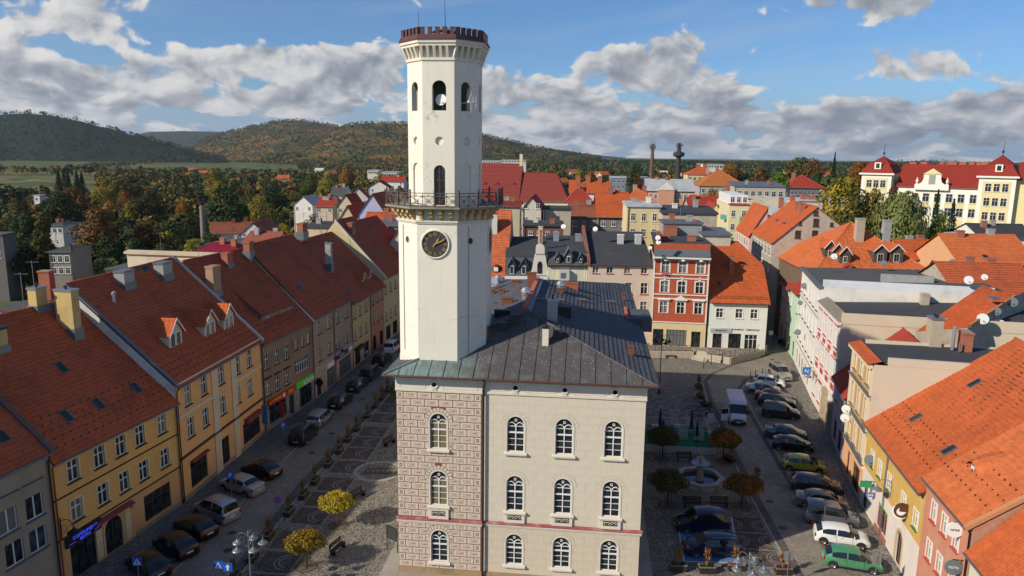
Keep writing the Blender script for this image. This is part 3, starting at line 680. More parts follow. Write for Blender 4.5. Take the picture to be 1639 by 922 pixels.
# upper shaft with belfry openings
us=MB(); bk=MB()
for k in range(8):
    M_,hw=facet(k,2.42,1.08); us.M=M_; bk.M=M_; hs=[(0.05,32.9,.95,1.95,True)] if k%2==0 else [(0,32.9,.8,1.9,True)]
    hs.append((0.05,30.62,.58,.58,'o')); hs.append((0.05,26.9 if k else 26.6,.78,2.55 if k else 2.7,True))
    wall(us,-hw,hw,26.5,36.15,[hs[0],hs[1],hs[2]],0,.16)
    bk.poly([(-.3,.155,30.5),(.4,.155,30.5),(.4,.155,31.3),(-.3,.155,31.3)])
    if k: bk.poly([(-.4,.13,26.6),(.5,.13,26.6),(.5,.13,29.6),(-.4,.13,29.6)])
    hh=hs[0]; us.box(hh[0]-hh[2]/2-.002,hh[0]-hh[2]/2,.16,.4,32.9,34.4); us.box(hh[0]+hh[2]/2,hh[0]+hh[2]/2+.002,.16,.4,32.9,34.4)
us.build('tower_shaft',TWHITE,th); bk.build('blind_niche',TWHITE,th)
MB().prism(octpts(2.4,1.07),32.4,32.85).prism(octpts(2.4,1.07),35.4,35.6).build('belfry_floor',surf('dusty_boards',(.12,.10,.07),.9,.2,2,10,.1),th)
MB().prism([(TC.x-.9,TC.y+.2),(TC.x+.9,TC.y+.2),(TC.x+.9,TC.y+.35),(TC.x-.9,TC.y+.35)],32.8,35.4).build('belfry_frame',surf('grey_green_board',(.10,.11,.09),.9,.2,2,10,.1),th)
window(th,TC.x+.05,26.6,.78,2.65,'cross',BROWNF,True,yo=TC.y-2.42,glass=0,name='balcony_door')
MB().prism(octpts(2.50,1.12),36.12,36.3).prism(octpts(2.42,1.08),36.3,37.0).prism(octpts(2.80,1.24),37.0,37.18).prism(octpts(2.88,1.28),37.18,37.4).build('tower_cornice',CREAM2,th)
cm=MB().hexa([(-.09,-.08,36.3),(.09,-.08,36.3),(.09,.02,36.3),(-.09,.02,36.3)],[(-.09,-.38,37.0),(.09,-.38,37.0),(.09,.02,37.0),(-.09,.02,37.0)]).mesh('corbel',CREAM2)
for k in range(8):
    M_,hw=facet(k,2.42,1.08)
    for i in range(5 if k%2==0 else 4):
        n=5 if k%2==0 else 4; o=link('corbel',cm,th); o.matrix_local=M_@Matrix.Translation((-hw+i*2*hw/n,0,0))
CROWN=surf('maroon_sheet_crown',(.105,.045,.045),.5,.2,2,15,.1,dirt=.3)
ob=octpts(2.95,1.31); ot=octpts(2.80,1.24); m=MB()
m.prism(ob,37.38,37.45,0); inner=octpts(2.62,1.14)
n=8; A=[m.V((p[0],p[1],37.45)) for p in ob]; B=[m.V((p[0],p[1],37.72)) for p in ot]; Cc=[m.V((p[0],p[1],37.72)) for p in inner]; Dd=[m.V((p[0],p[1],37.42)) for p in inner]
for k in range(8):
    j=(k+1)%8
    for a,b in ((A,B),(B,Cc),(Cc,Dd)): m.f.append([a[k],a[j],b[j],b[k]]); m.m.append(0)
m.build('parapet',CROWN,th); MB().prism(octpts(2.65,1.16),37.3,37.43).build('tower_roof_deck',LEAD,th)
me=MB().box(-.13,.13,-.0,.2,37.70,38.15).box(-.15,.15,-.02,.22,38.13,38.17).mesh('merlon',CROWN)
for k in range(8):
    M_,hw=facet(k,2.80,1.24)
    for i in range(5):
        o=link('merlon',me,th); o.matrix_local=M_@Matrix.Translation((-hw+(i+.5)*2*hw/5+.02,0,0))
MB().lathe([(.8,37.4),(.8,38.2),(.95,38.25),(.12,38.55),(.001,38.56)],8,TC).build('tower_cap',surf('brown_cap',(.14,.08,.05),.7,.2,2,10,.1),th)
MB().tube([TC+Vector((.05,-.1,38.4)),TC+Vector((-.02,-.1,40.4))],[.03,.012],6).build('lightning_rod',DARKM,th)
MB().tube([TC+Vector((-1.5,-1.5,37.6)),TC+Vector((-1.5,-1.5,39.3))],.012,5).build('antenna_rod',DARKM,th)
# aerials in the belfry
def th_world(p): return TH_M@Vector(p)
def dish(name,label,loc,r,az,el=R(20),mat=None,pole=.6,group=None,arm=True):
    """offset satellite dish on a bent wall arm; az = compass heading it looks to"""
    mat=mat or plain('dish_white',(.62,.62,.60),.5)
    o=thing(name,label,'satellite dish',loc,-az,group)
    m=MB(Matrix.Rotation(-PI/2+el,4,'X')); pr=[(r*s,r*.32*s*s) for s in (.02,.3,.55,.8,1)]
    m.lathe(pr,16); m.lathe([(r,r*.32),(r*1.02,r*.30),(r*.8,r*.32*.64-.02),(r*.4,r*.05-.03),(.02,-.03)],16); m.build('reflector',mat,o)
    MB().tube([(0,-.03,0),(0,-.2,0),(0,-.22,-pole)],.03,6).tube([(0,.02,-r*.9),(0,r*.9,-r*.15)],.015,5).build('mount',GREYM,o)
    MB().box(-.05,.05,r*.82,r*.98,-r*.2,-r*.05).build('receiver',GREYM,o); return o
dish('satellite_dish','round white dish inside the left belfry opening of the clock tower',th_world((TC.x+.12,TC.y-1.95,33.6)),.38,R(195),R(10))
yg=thing('aerial','small white loop aerial sticking out of the right belfry opening of the clock tower','aerial',th_world((TC.x+2.0,TC.y-1.8,33.2)),R(20))
MB().tube([(-.6,0,.2),(.35,0,.3)],.02,5).tube([(.1,0,-.35),(.1,0,1.0)],.02,5).tube([(.45,0,-.1),(.45,0,.75)],.015,5).build('boom',plain('aerial_white',(.6,.6,.6),.5),yg)
MB().tube([(.12+.14*cos(a),0,.45+.3*sin(a)) for a in [2*PI*i/12 for i in range(13)]],.018,4,cap=False).build('loop',plain('aerial_white',(.6,.6,.6),.5),yg)
# ================================================================ HOUSES
class House:
    def __init__(s,name,label,A,B,cat='house',group=None,z=0.0):
        A=Vector(A[:2]);B=Vector(B[:2]); s.w=(B-A).length; U=(B-A)/s.w; s.ang=math.atan2(U.y,U.x); s.z=z
        s.root=thing(name,label,cat,(A.x,A.y,z),s.ang,group); s.M=Matrix.Translation((A.x,A.y,z))@Matrix.Rotation(s.ang,4,'Z'); s.I=s.M.inverted(); s.N=name
        s.o=s.I@Vector((0,0,CH)); s.R=s.M.to_3x3().inverted(); s.slope=None
    def ray(s,x,y): return s.R@ray(x,y)
    def uz(s,x,y,d=0):
        r=s.ray(x,y); t=(d-s.o.y)/r.y; p=s.o+r*t; return p.x,p.z
    def yz(s,x,y,u):
        r=s.ray(x,y); t=(u-s.o.x)/r.x; p=s.o+r*t; return p.y,p.z
    def at(s,x,y,t0=20): return hit(x,y,s.rf,s.M,t0)
    def rf(s,u,d):
        e,ry,rz,D=s.slope
        if d<-.6: return -99
        return e+(rz-e)*(d/ry) if d<ry else rz-(rz-e)*((d-ry)/max(.1,D-ry))
    def walls(s,zt,D,mat,back=None,side=None,left=True,right=True,z0=-.6,slope=None,mback=None):
        """side and back walls; gables when a roof slope is given"""
        m=MB(); w=s.w
        for u,on in ((0,left),(w,right)):
            if not on: continue
            if slope: e,ry,rz,_=slope; pts=[(u,0,z0),(u,D,z0),(u,D,e-.05),(u,ry,rz-.05),(u,0,e-.05)]
            else: pts=[(u,0,z0),(u,D,z0),(u,D,zt),(u,0,zt)]
            m.poly(pts if u else pts[::-1])
        m.poly([(w,D,z0),(0,D,z0),(0,D,zt if not slope else slope[0]),(w,D,zt if not slope else slope[0])])
        m.build('side_wall',side or mat,s.root)
    def front(s,zt,rows,mat,z0=-.3,segs=None,depth=.18):
        """segs: list of (z0,z1,material) bands of the front wall"""
        holes=[]
        for r in rows:
            if 'p' in r:
                q=[s.uz(*p) for p in r['p']]; zc=sum(a[1] for a in q)/len(q); cs=[(a[0],zc) for a in q]
                n=len(cs)
                if n>2 and r.get('even'): a,b=cs[0][0],cs[-1][0]; cs=[(a+(b-a)*i/(n-1),zc) for i in range(n)]
            else: cs=r['c']
            w,h=r['w'],r['h']; kw={k:v for k,v in r.items() if k not in('p','c','w','h','even','flower','moulding')}
            for (u,z) in cs:
                holes.append((u,z-h/2,w,h,r.get('arch',False)))
                o=window(s.root,u,z-h/2,w,h,**kw)
                if r.get('moulding'):
                    rr=w/2; n=10; m=MB(); a=[((rr+.14)*cos(PI*i/n),h+.06+(rr+.14)*sin(PI*i/n)*1.1) for i in range(n+1)]; b=[(rr*cos(PI*i/n),h+.06+rr*sin(PI*i/n)*1.1) for i in range(n+1)]
                    for i in range(n): m.extr([a[i],a[i+1],b[i+1],b[i]],-.05,0)
                    m.build('arch_moulding',r['moulding'],o)
        for a,b,mm in (segs or [(z0,zt,mat)]):
            m=MB(); wall(m,0,s.w,a,b,[h for h in holes if a-.01<=h[1] and h[1]+h[3]<b-.01],0,depth); m.build('front_wall',mm,s.root)
        s.holes=holes
    def band(s,z0,z1,mat,d=.06,u0=0,u1=None,name='band'):
        u1=s.w if u1 is None else u1
        return MB().box(u0,u1,-d,0.002,z0,z1).build(name,mat,s.root)
    def gable(s,e,ry,rz,D,mat,ov=.4,course=.36,col=0,u0=0,u1=None,back=True,gut=True,vergem=None):
        u1=s.w if u1 is None else u1; s.slope=(e,ry,rz,D); k=(rz-e)/ry; kb=(rz-e)/max(.1,D-ry)
        m=MB(); tiles(m,(u0,-ov,e-ov*k+.12),(u1,-ov,e-ov*k+.12),(u1,ry,rz+.12),(u0,ry,rz+.12),course,col)
        if back: tiles(m,(u1,D+ov,e-ov*kb+.12),(u0,D+ov,e-ov*kb+.12),(u0,ry,rz+.12),(u1,ry,rz+.12),course*1.5)
        m.build('roof_tiles',mat,s.root,kind='stuff')
        m=MB(); t=.1
        m.hexa([(u0,-ov,e-ov*k),(u1,-ov,e-ov*k),(u1,ry,rz),(u0,ry,rz)],[(u0,-ov,e-ov*k+t),(u1,-ov,e-ov*k+t),(u1,ry,rz+t),(u0,ry,rz+t)])
        m.hexa([(u0,ry,rz),(u1,ry,rz),(u1,D+ov,e-ov*kb),(u0,D+ov,e-ov*kb)],[(u0,ry,rz+t),(u1,ry,rz+t),(u1,D+ov,e-ov*kb+t),(u0,D+ov,e-ov*kb+t)])
        m.build('roof',BROWNF,s.root)
        m=MB(); ridge_tiles(m,(u0,ry,rz+.14),(u1,ry,rz+.14)); m.build('ridge_tiles',mat,s.root,kind='stuff')
        if gut: MB().tube([(u0,-ov-.05,e-ov*k+.05),(u1,-ov-.05,e-ov*k+.05)],.07,6).build('gutter',LEAD,s.root)
    def verge(s,u,mat=None,wd=.25,h=.22,name='verge'):
        e,ry,rz,D=s.slope; k=(rz-e)/ry; mat=mat or LEAD
        a=(u-wd/2,-.45,e-.45*k);b=(u+wd/2,-.45,e-.45*k);c=(u+wd/2,ry,rz);d=(u-wd/2,ry,rz); up=lambda p:(p[0],p[1],p[2]+.12+h)
        MB().hexa([a,b,c,d],[up(a),up(b),up(c),up(d)]).build(name,mat,s.root)
    def guards(s,u0,u1,rows=4,d0=.9,step=.75,mat=None):
        e,ry,rz,D=s.slope; k=(rz-e)/ry; m=MB(); u=u0
        for r in range(rows):
            u=u0+(.35 if r%2 else 0); y=d0+r*step
            while u<u1: m.hexa([(u,y,e+k*y+.1),(u+.16,y,e+k*y+.1),(u+.16,y+.05,e+k*y+.1),(u,y+.05,e+k*y+.1)],[(u+.04,y,e+k*y+.3),(u+.12,y,e+k*y+.3),(u+.12,y+.05,e+k*y+.3),(u+.04,y+.05,e+k*y+.3)]); u+=.7
        m.build('snow_guards',mat or BROWNF,s.root,kind='stuff')
    def chim(s,base,top,w,d,mat,cap=None,pots=1,label=None):
        q=s.at(*base); p=s.M@q; zt=AT(top[0],top[1],p.y).z-s.z
        o=chimney(s.root,q.x,q.y,q.z-1.0,max(q.z+.4,zt),w,d,mat,cap,pots,label=label)
        k=w; MB().box(-w/2-.1,w/2+.1,-d/2-.1,d/2+.1,q.z-.8,q.z+.05+.25).build('flashing',LEAD,o); return o
    def skylight(s,p,w=.7,l=1.1,mat=None):
        q=s.at(*p); e,ry,rz,D=s.slope; a=math.atan2(rz-e,ry)
        M_=Matrix.Translation(q+Vector((0,0,.12)))@Matrix.Rotation(a,4,'X')
        o=MB().box(-w/2,w/2,-l/2,l/2,-.05,.12).build('skylight',mat or LEAD,s.root); o.matrix_local=M_
        MB().box(-w/2+.07,w/2-.07,-l/2+.07,l/2-.07,.12,.13).build('pane',plain('skylight_glass',(.015,.016,.018),.35),o)
    def dormer(s,p,w,h,hr,wallm,roofm,face='cross',wins=2,ww=.6,wh=1.1,ov=.25,roofc=.3,fmat=None):
        q=s.at(*p); e,ry,rz,D=s.slope; k=(rz-e)/ry; z0=-.3; L=h/k; Lr=hr/k
        m=MB(); a=w/2
        m.poly([(-a,0,z0),(a,0,z0),(a,0,h),(0,0,hr),(-a,0,h)]); m.poly([(a,0,z0),(a,L,h),(a,0,h)]); m.poly([(-a,0,z0),(-a,0,h),(-a,L,h)])
        o=m.build('dormer',wallm,s.root,q)
        b=a+.2; dz=.2*(hr-h)/a; m=MB()
        for sg in (-1,1):
            E0=(sg*b,-ov,h-dz+.03);E1=(sg*b,L-dz/k,h-dz+.03);R1=(0,Lr,hr+.03);R0=(0,-ov,hr+.03)
            tiles(m,E0,E1,R1,R0,roofc,.25 if h<2 else 0,.03,.02)
            u=lambda p:(p[0],p[1],p[2]-.07); m.hexa([u(E0),u(E1),u(R1),u(R0)],[E0,E1,R1,R0])
        m.build('dormer_roof',roofm,o)
        m=MB()
        for sg in(-1,1): m.hexa([(sg*b,-ov-.03,h-dz-.1),(0,-ov-.03,hr-.1),(0,-ov,hr-.1),(sg*b,-ov,h-dz-.1)],[(sg*b,-ov-.03,h-dz+.08),(0,-ov-.03,hr+.08),(0,-ov,hr+.08),(sg*b,-ov,h-dz+.08)])
        m.build('bargeboard',WHITE if fmat is None else fmat,o)
        for i in range(wins):
            x=(i-(wins-1)/2)*(ww+.22); m=MB().box(x-ww/2,x+ww/2,-.03,.0,.12,.12+wh,0).box(x-ww/2+.07,x-.02,-.04,-.03,.2,.05+wh,1).box(x+.02,x+ww/2-.07,-.04,-.03,.2,.05+wh,1)
            m.build('window',[WHITE,GLS[0]],o)
        return o
def pipe(h,u,zt,mat=None,y=-.12,z0=.1): return MB().tube([(u,y-.2,zt),(u,y,zt-.4),(u,y,z0)],.055,6).build('downpipe',mat or DARKM,h.root)
def shop(h,p0,p1,z0=.35,z1=None,fm=None,n=3,glass=GLS,awn=None,solid=False):
    """returns a row spec for a shop window spanning two top-corner pixels"""
    a=h.uz(*p0); b=h.uz(*p1); zt=z1 or (a[1]+b[1])/2
    return dict(c=[((a[0]+b[0])/2,(z0+zt)/2)],w=abs(b[0]-a[0]),h=zt-z0,style='many' if n>3 else ('three' if n==3 else ('double' if n==2 else 'single')),fm=fm or BROWNF,glass=0,name='shop_window' if not solid else 'door')
def pcol(name,c,**k): return surf(name,c,.9,k.pop('var',.1),k.pop('scale',.6),14,.2,**k)
T_L=tilemat('dark_red_clay_tile',(.44,.105,.043),.2,.36); T_L2=tilemat('brown_red_clay_tile',(.37,.09,.042),.22,.4); T_O=tilemat('bright_orange_tile',(.47,.108,.034),.2,.2)
T_O2=tilemat('orange_tile_light',(.54,.145,.05),.2,.16); T_R=tilemat('red_tile',(.34,.05,.03),.12,.15)
SILLD=surf('dark_sill',(.05,.035,.03),.7,.2,2,15,.1)
YEL_CH=pcol('ochre_chimney',(.50,.37,.15),dirt=.5)
def L_(x,y): return G(x,y)
# ---- left row, near to far
A1=L_(100,941);B1=L_(293,806);B2=L_(423,694);B3=L_(504,640);B4=L_(565,591);B5=L_(594,567);B6=L_(616,549);B7=L_(640,530)
d1=(B1-A1).normalized()
h=House('concrete_house','grey rendered house with wide white windows, nearest on the left row',A1-d1*13,A1)
GREYR=pcol('grey_brown_render',(.30,.26,.20),dirt=.3); 
h.front(10.0,[dict(p=[(10,771),(50,752)],w=1.35,h=1.6,style='double',sill=LEAD),dict(p=[(13,834),(56,811)],w=1.35,h=1.6,style='double',sill=LEAD),dict(p=[(24,882),(62,866)],w=1.35,h=1.6,style='double',sill=LEAD),
  dict(c=[(2.0,z) for z in (8.2,5.3)]+[(5.0,z) for z in (8.2,5.3)],w=1.35,h=1.6,style='double',sill=LEAD)],GREYR)
h.gable(10.3,8.5,17.6,15,T_L,course=.34); h.walls(0,15,GREYR,slope=(10.2,8.5,17.5,15)); h.verge(h.w,surf('brown_verge_sheet',(.12,.08,.07),.5,.2,2,10,.1),.35); pipe(h,h.w-.15,9.9)
h.skylight((2,703),.8,1.0); h.skylight((-20,690),.8,1.0)
h=House('yellow_house','ochre yellow house with arched gateway and bistro sign, left row',A1,B1); LH1=h
YEL=pcol('ochre_yellow_render',(.68,.39,.13),dirt=.22,streak=.15); YELT=pcol('pale_yellow_trim',(.62,.50,.30)); PEACHL=pcol('peach_lower_render',(.60,.33,.15),dirt=.2)
W1=dict(w=.98,h=1.55,style='cross',surround=YELT,sill=SILLD,sw=.13)
ar=h.uz(183,858); 
h.front(9.35,[dict(p=[(117,752),(159,731),(193,713),(224,697),(259,680)],**W1),dict(p=[(123,815),(165,790),(199,771),(230,753),(264,733)],**W1),
   shop(h,(230,799),(272,772),.55,2.75,n=3),dict(c=[(ar[0],1.42)],w=1.75,h=2.8,arch=True,style='double',fm=BROWNF,surround=surf('sandstone_arch',(.50,.38,.22),.9,.15,2,15,.2),sw=.2,glass=0,name='gateway'),
   dict(c=[(2.1,1.25)],w=2.3,h=2.5,style='three',fm=DARKM,glass=0,name='shop_window')],YEL,segs=[(-.3,3.45,PEACHL),(3.45,9.35,YEL)])
h.band(3.40,3.50,SILLD,.08); h.band(6.35,6.45,SILLD,.07); h.band(-.3,.35,surf('stone_plinth',(.30,.25,.18),.9,.2,1,12,.2),.05,u0=7.2)
for zz in (.3,.85,1.4,1.95,2.5):
    for uu in (ar[0]-1.45,ar[0]+1.45): MB().box(uu-.28,uu+.28,-.06,0,zz+.02,zz+.53).build('gate_pier_block',YELT,h.root)
MB().hexa([(ar[0]-1.95,-.45,3.0),(ar[0]+1.95,-.45,3.0),(ar[0]+1.95,0,3.0),(ar[0]-1.95,0,3.0)],[(ar[0]-1.95,-.42,3.05),(ar[0]+1.95,-.42,3.05),(ar[0]+1.95,0,3.25),(ar[0]-1.95,0,3.25)]).build('gate_canopy',REDMET,h.root)
o=MB().box(.55,3.75,-.16,0,2.62,3.38).build('sign_board',plain('black_sign',(.008,.008,.012),.4),h.root)
NEON=plain('blue_neon',(.06,.09,.95),.4,emit=.6)
T('COMPLIMENT',.36,NEON,o,(2.2,-.18,3.12),(R(90),0,0)); T('BISTRO',.30,NEON,o,(2.2,-.18,2.80),(R(90),0,0))
MB().box(.75,1.35,-.18,-.16,2.79,2.81).box(3.05,3.6,-.18,-.16,2.79,2.81).build('sign_line',NEON,o)
h.gable(9.4,8.8,17.6,16.5,T_L,course=.34); h.walls(0,16.5,YEL,slope=(9.3,8.8,17.5,16.5)); pipe(h,h.w-.12,9.2); pipe(h,.12,9.2,REDMET)
for p in ((106,670),(157,650),(217,624),(98,592),(93,497)): h.skylight(p)
h.chim((112,530),(107,462),.75,1.6,YEL_CH,GREYM,1,'tall ochre chimney stack'); h.chim((0,560),(0,524),.9,.6,YEL_CH,DARKM)
h.chim((62,494),(62,459),1.0,.8,YEL_CH,GREYM,1)
MB().box(ar[0]+1.75,ar[0]+2.1,-.03,0,2.55,2.8).build('house_number',plain('enamel_blue',(.03,.06,.30),.3),h.root)
h=House('peach_house','peach house with white pilasters and three gabled dormers, left row',B1,B2); LH2=h
PEACH=pcol('peach_render',(.72,.39,.16),dirt=.15,streak=.1); PT=pcol('cream_pilaster',(.60,.48,.34))
W2=dict(w=1.0,h=1.75,style='cross',surround=PT,sill=SILLD,sw=.12)
sh1=shop(h,(304,736),(331,722),.6,3.0,n=3); sh2=shop(h,(389,685),(416,668),.5,2.75,n=3)
pu=(h.uz(345,650)[0],h.uz(376,640)[0]); dr=h.uz(361,720)
h.front(10.75,[dict(p=[(300,626),(326,611),(354,601),(380,589),(399,580)],**W2),dict(p=[(305,678),(329,664),(357,649),(381,635),(400,624)],moulding=PT,**W2),sh1,sh2,dict(c=[(dr[0],1.5)],w=1.7,h=2.9,style='double',fm=BROWNF,glass=0,name='door')],PEACH)
for u in pu: h.band(0,3.9,PT,.10,u-.55,u+.55,'pilaster'); h.band(4.1,10.6,PT,.10,u-.55,u+.55,'pilaster')
h.band(3.9,4.1,SILLD,.14); 
for a,b in ((0,pu[0]-.55),(pu[1]+.55,h.w)): h.band(7.45,7.85,PT,.08,a,b); 
h.band(10.5,10.75,PT,.25,name='cornice'); h.band(-.3,.4,surf('stone_plinth',(.30,.25,.18),.9,.2,1,12,.2),.05)
MB().box(sh1['c'][0][0]-1.4,sh1['c'][0][0]+1.4,-.35,0,3.05,3.2).box(sh2['c'][0][0]-1.6,sh2['c'][0][0]+1.6,-.5,0,2.8,3.25).build('shop_hood',REDMET,h.root,kind='stuff')
h.gable(10.7,8.9,18.9,17,T_L,course=.34); h.walls(0,17,pcol('whitewash_gable',(.60,.58,.54),dirt=.4),slope=(10.6,8.9,18.8,17)); h.verge(.12,LEAD,.3,.1); h.verge(h.w-.1,surf('white_parapet',(.5,.48,.44),.9,.1,1,10,.1,dirt=.4),.4,.25); pipe(h,.1,10.4)
DW=pcol('dormer_plaster',(.55,.50,.42))
for p in ((282,556),(337,538),(367,527)): h.dormer(p,2.1,1.45,2.65,DW,T_O,ww=.7,wh=1.25,roofc=.34)
h.chim((200,457),(198,432),1.5,1.0,GRS,LEAD,0); h.chim((262,443),(259,419),1.6,1.0,GRS,LEAD,0); h.skylight((232,432),1.1,.7); 
for p in ((181,485),(184,487)):
    q=h.at(*p); MB().tube([(0,0,0),(0,0,.9),(.1,-.15,1.0)],.07,6).build('vent_pipe',plain('pale_pipe',(.6,.62,.64),.4),h.root,q)
h=House('brown_house','grimy brown rendered house with a red and a green shop sign, left row',B2,B3); LH3=h
BRN=pcol('grimy_brown_render',(.27,.185,.125),dirt=.55,streak=.5,dcol=(.10,.075,.055)); BRT=pcol('brown_trim',(.32,.23,.16)); W3=dict(w=.95,h=1.65,style='cross',surround=BRT,sill=SILLD,sw=.12)
wq=h.uz(484,583)
h.front(10.2,[dict(p=[(426.5,577),(443,571),(458,564)],**W3),dict(p=[(474,551),(484,546),(493.5,542)],w=.6,h=1.25,style='double',sill=SILLD),dict(p=[(429,621),(444,613),(459,604)],hood=SILLD,**W3),
   dict(c=[(wq[0],wq[1])],w=3.3,h=1.6,style='many',sill=BRT),dict(c=[(3.0,1.55)],w=3.6,h=2.1,style='three',fm=GREYM,glass=0,name='shop_window'),dict(c=[(6.0,1.3)],w=1.1,h=2.4,style='double',fm=GREYM,glass=0,name='door'),dict(c=[(9.3,1.35)],w=2.9,h=2.4,style='three',fm=DARKM,glass=0,name='shop_window')],BRN,segs=[(-.3,3.1,pcol('grey_shop_render',(.26,.25,.23),dirt=.3)),(3.1,10.2,BRN)])
YT=plain('yellow_lettering',(.85,.62,.05),.5); WT=plain('white_lettering',(.75,.75,.72),.5)
o=MB().box(.9,6.7,-.15,0,2.72,3.42).build('sign_board',plain('red_sign',(.50,.02,.015),.45),h.root,label='red shop fascia with yellow lettering'); T('DO OBUWIA',.42,YT,o,(2.4,-.165,3.07),(R(90),0,0)); T('LESIA',.46,YT,o,(5.6,-.165,3.07),(R(90),0,0))
MB(Matrix.Rotation(PI/2,4,'X')).lathe([(.27,0),(.27,.02),(.001,.021)],14).build('emblem',WT,o,(4.1,-.15,3.07))
o=MB().box(6.9,11.2,-.15,0,2.75,3.55).build('sign_board',plain('green_sign',(.12,.62,.04),.45),h.root,label='bright green shop fascia'); 
MB().box(8.6,11.0,-.17,-.15,2.8,3.2).build('sign_panel',WT,o); T('Gabinety Zdrowia',.26,plain('green_text',(.03,.22,.03),.5),o,(9.8,-.18,3.0),(R(90),0,0))
h.gable(10.15,8.6,18.4,17,T_L2,course=.34); h.walls(0,17,BRN,slope=(10.1,8.6,18.3,17)); h.verge(h.w-.1,surf('white_parapet',(.5,.48,.44),.9,.1,1,10,.1,dirt=.4),.4,.2); pipe(h,h.w-.1,10); pipe(h,.2,10)
BRB=brickmat('pale_brick',(.40,.20,.10),(.28,.15,.09),(.42,.36,.27)); h.chim((343,470),(338,425),1.3,.9,BRB,BRB,0,'tall mottled brick chimney'); h.chim((364,425),(361,404),1.0,.8,BRICKC,BRICKC,0)
q=h.at(445,505); m=MB().hexa([(-3.4,0,.0),(3.4,0,.0),(3.4,3.6,3.2),(-3.4,3.6,3.2)],[(-3.4,0,.62),(3.4,0,.62),(3.4,3.6,3.45),(-3.4,3.6,3.45)]); o=m.build('dormer',LEAD,h.root,q,label='long low shed dormer with a strip window')
m=MB(); tiles(m,(-3.5,-.25,.58),(3.5,-.25,.58),(3.5,3.7,3.62),(-3.5,3.7,3.62),.36,.28); m.build('dormer_roof',T_L2,o,kind='stuff')
for i in range(4): MB().box(-2.9+i*1.5,-1.75+i*1.5,-.02,0,.12,.5).build('window',GLS[2],o)
h.skylight((334,452),.7,.9)
h=House('taupe_house','taupe rendered house with boarded shopfronts under a blue lettered fascia, left row',B3,B4); LH4=h
TAU=pcol('taupe_render',(.36,.27,.20),dirt=.4,streak=.3); TAT=pcol('taupe_trim',(.42,.34,.27)); W4=dict(w=.95,h=1.7,style='cross',surround=TAT,sill=SILLD,sw=.13)
PINKP=pcol('pink_shop_pier',(.55,.33,.26)); 
h.front(10.45,[dict(p=[(510,522),(524,515),(541,507),(554,500)],even=1,**W4),dict(p=[(512,565),(526,556),(541.5,547),(554.6,540.5)],even=1,**W4),
   dict(c=[(1.5,1.2)],w=1.3,h=2.3,style='double',fm=BROWNF,glass=0,name='door'),dict(c=[(5.2,1.35)],w=2.7,h=2.5,style='three',fm=GREYM,glass=1,name='shop_window'),dict(c=[(10.3,1.35)],w=4.2,h=2.5,style='many',fm=GREYM,glass=1,name='shop_window')],TAU,segs=[(-.3,3.9,TAT),(3.9,10.45,TAU)])
for u in (3.4,7.6,12.8): h.band(-.2,3.0,PINKP,.1,u-.35,u+.35,'pier')
h.band(3.85,4.05,TAT,.12); o=h.band(3.05,3.6,plain('navy_sign',(.02,.03,.12),.4),.15,6.5,11.3,'sign_board'); T('TKANINY',.42,WT,o,(8.9,-.165,3.33),(R(90),0,0)); h.band(2.75,3.35,WT,.14,4.0,6.3,'sign_board'); h.band(3.1,3.6,WT,.14,11.5,13.0,'sign_board')
h.gable(10.4,8.2,18.8,17,T_L2); h.walls(0,17,TAU,slope=(10.3,8.2,18.7,17)); pipe(h,h.w-.1,10); pipe(h,6.6,10,BROWNF)
h.chim((398,406),(397,386),1.0,.8,BRICKC,None,0); h.chim((484,374),(483,357),1.6,.9,BRICKC,None,0,'broad red brick chimney'); h.skylight((480,461),.9,.7); h.chim((527,425),(525,388),.7,.8,GRS,GREYM,1)
h=House('pale_yellow_house','narrow pale yellow house with dark shop openings, left row',B4,B5)
PY=pcol('pale_yellow_render',(.56,.42,.19),dirt=.25); W5=dict(w=.85,h=1.5,style='cross',surround=YELT,sill=SILLD,sw=.1)
h.front(9.5,[dict(p=[(567,499.5),(576,496),(585,492)],**W5),dict(p=[(568,536),(577,530),(585.6,525)],**W5),dict(c=[(2.2,1.3),(6.0,1.3)],w=2.2,h=2.4,style='three',fm=DARKM,glass=0,name='shop_window')],PY)
h.band(6.3,6.5,YELT,.08); h.band(3.3,3.5,YELT,.1); h.band(2.55,2.85,plain('dark_awning',(.03,.02,.02),.7),.8,.6,3.6,'awning')
h.gable(9.6,8.4,17.6,17,T_L2); h.walls(0,17,PY,slope=(9.5,8.4,17.5,17)); pipe(h,h.w-.1,9.3)
h.skylight((559,463),.9,.6)
h=House('pink_house','narrow salmon pink house with two tiny red dormers, left row',B5,B6)
PK=pcol('salmon_render',(.50,.22,.14),dirt=.2); W6=dict(w=.9,h=1.5,style='cross',surround=YELT,sill=SILLD,sw=.1)
h.front(9.5,[dict(c=[(1.3,8.2),(3.4,8.2),(5.5,8.2)],**W6),dict(c=[(1.3,5.2),(3.4,5.2),(5.5,5.2)],**W6),dict(c=[(1.8,1.3),(5.2,1.3)],w=1.6,h=2.3,style='three',fm=DARKM,glass=0,name='shop_window')],PK)
h.gable(9.6,8.4,17.6,17,T_L2); h.walls(0,17,PK,slope=(9.5,8.4,17.5,17)); h.dormer((582,452),1.1,.8,1.5,DW,T_O,wins=1); h.dormer((592,447),1.1,.8,1.5,DW,T_O,wins=1)
h=House('tall_cream_house','tall cream house with a bare cream gable, end of the left row',B6,B7)
CY=pcol('cream_yellow_render',(.55,.47,.28),dirt=.25,streak=.2); W7=dict(w=.9,h=1.5,style='cross',surround=YELT,sill=SILLD,sw=.1)
h.front(10.8,[dict(p=[(617,463),(624.5,458.5),(632,454)],**W7),dict(p=[(618,506),(625,501),(632.5,496)],**W7),dict(c=[(2,1.3),(5.6,1.3)],w=2.4,h=2.3,style='three',fm=DARKM,glass=0,name='shop_window')],CY)
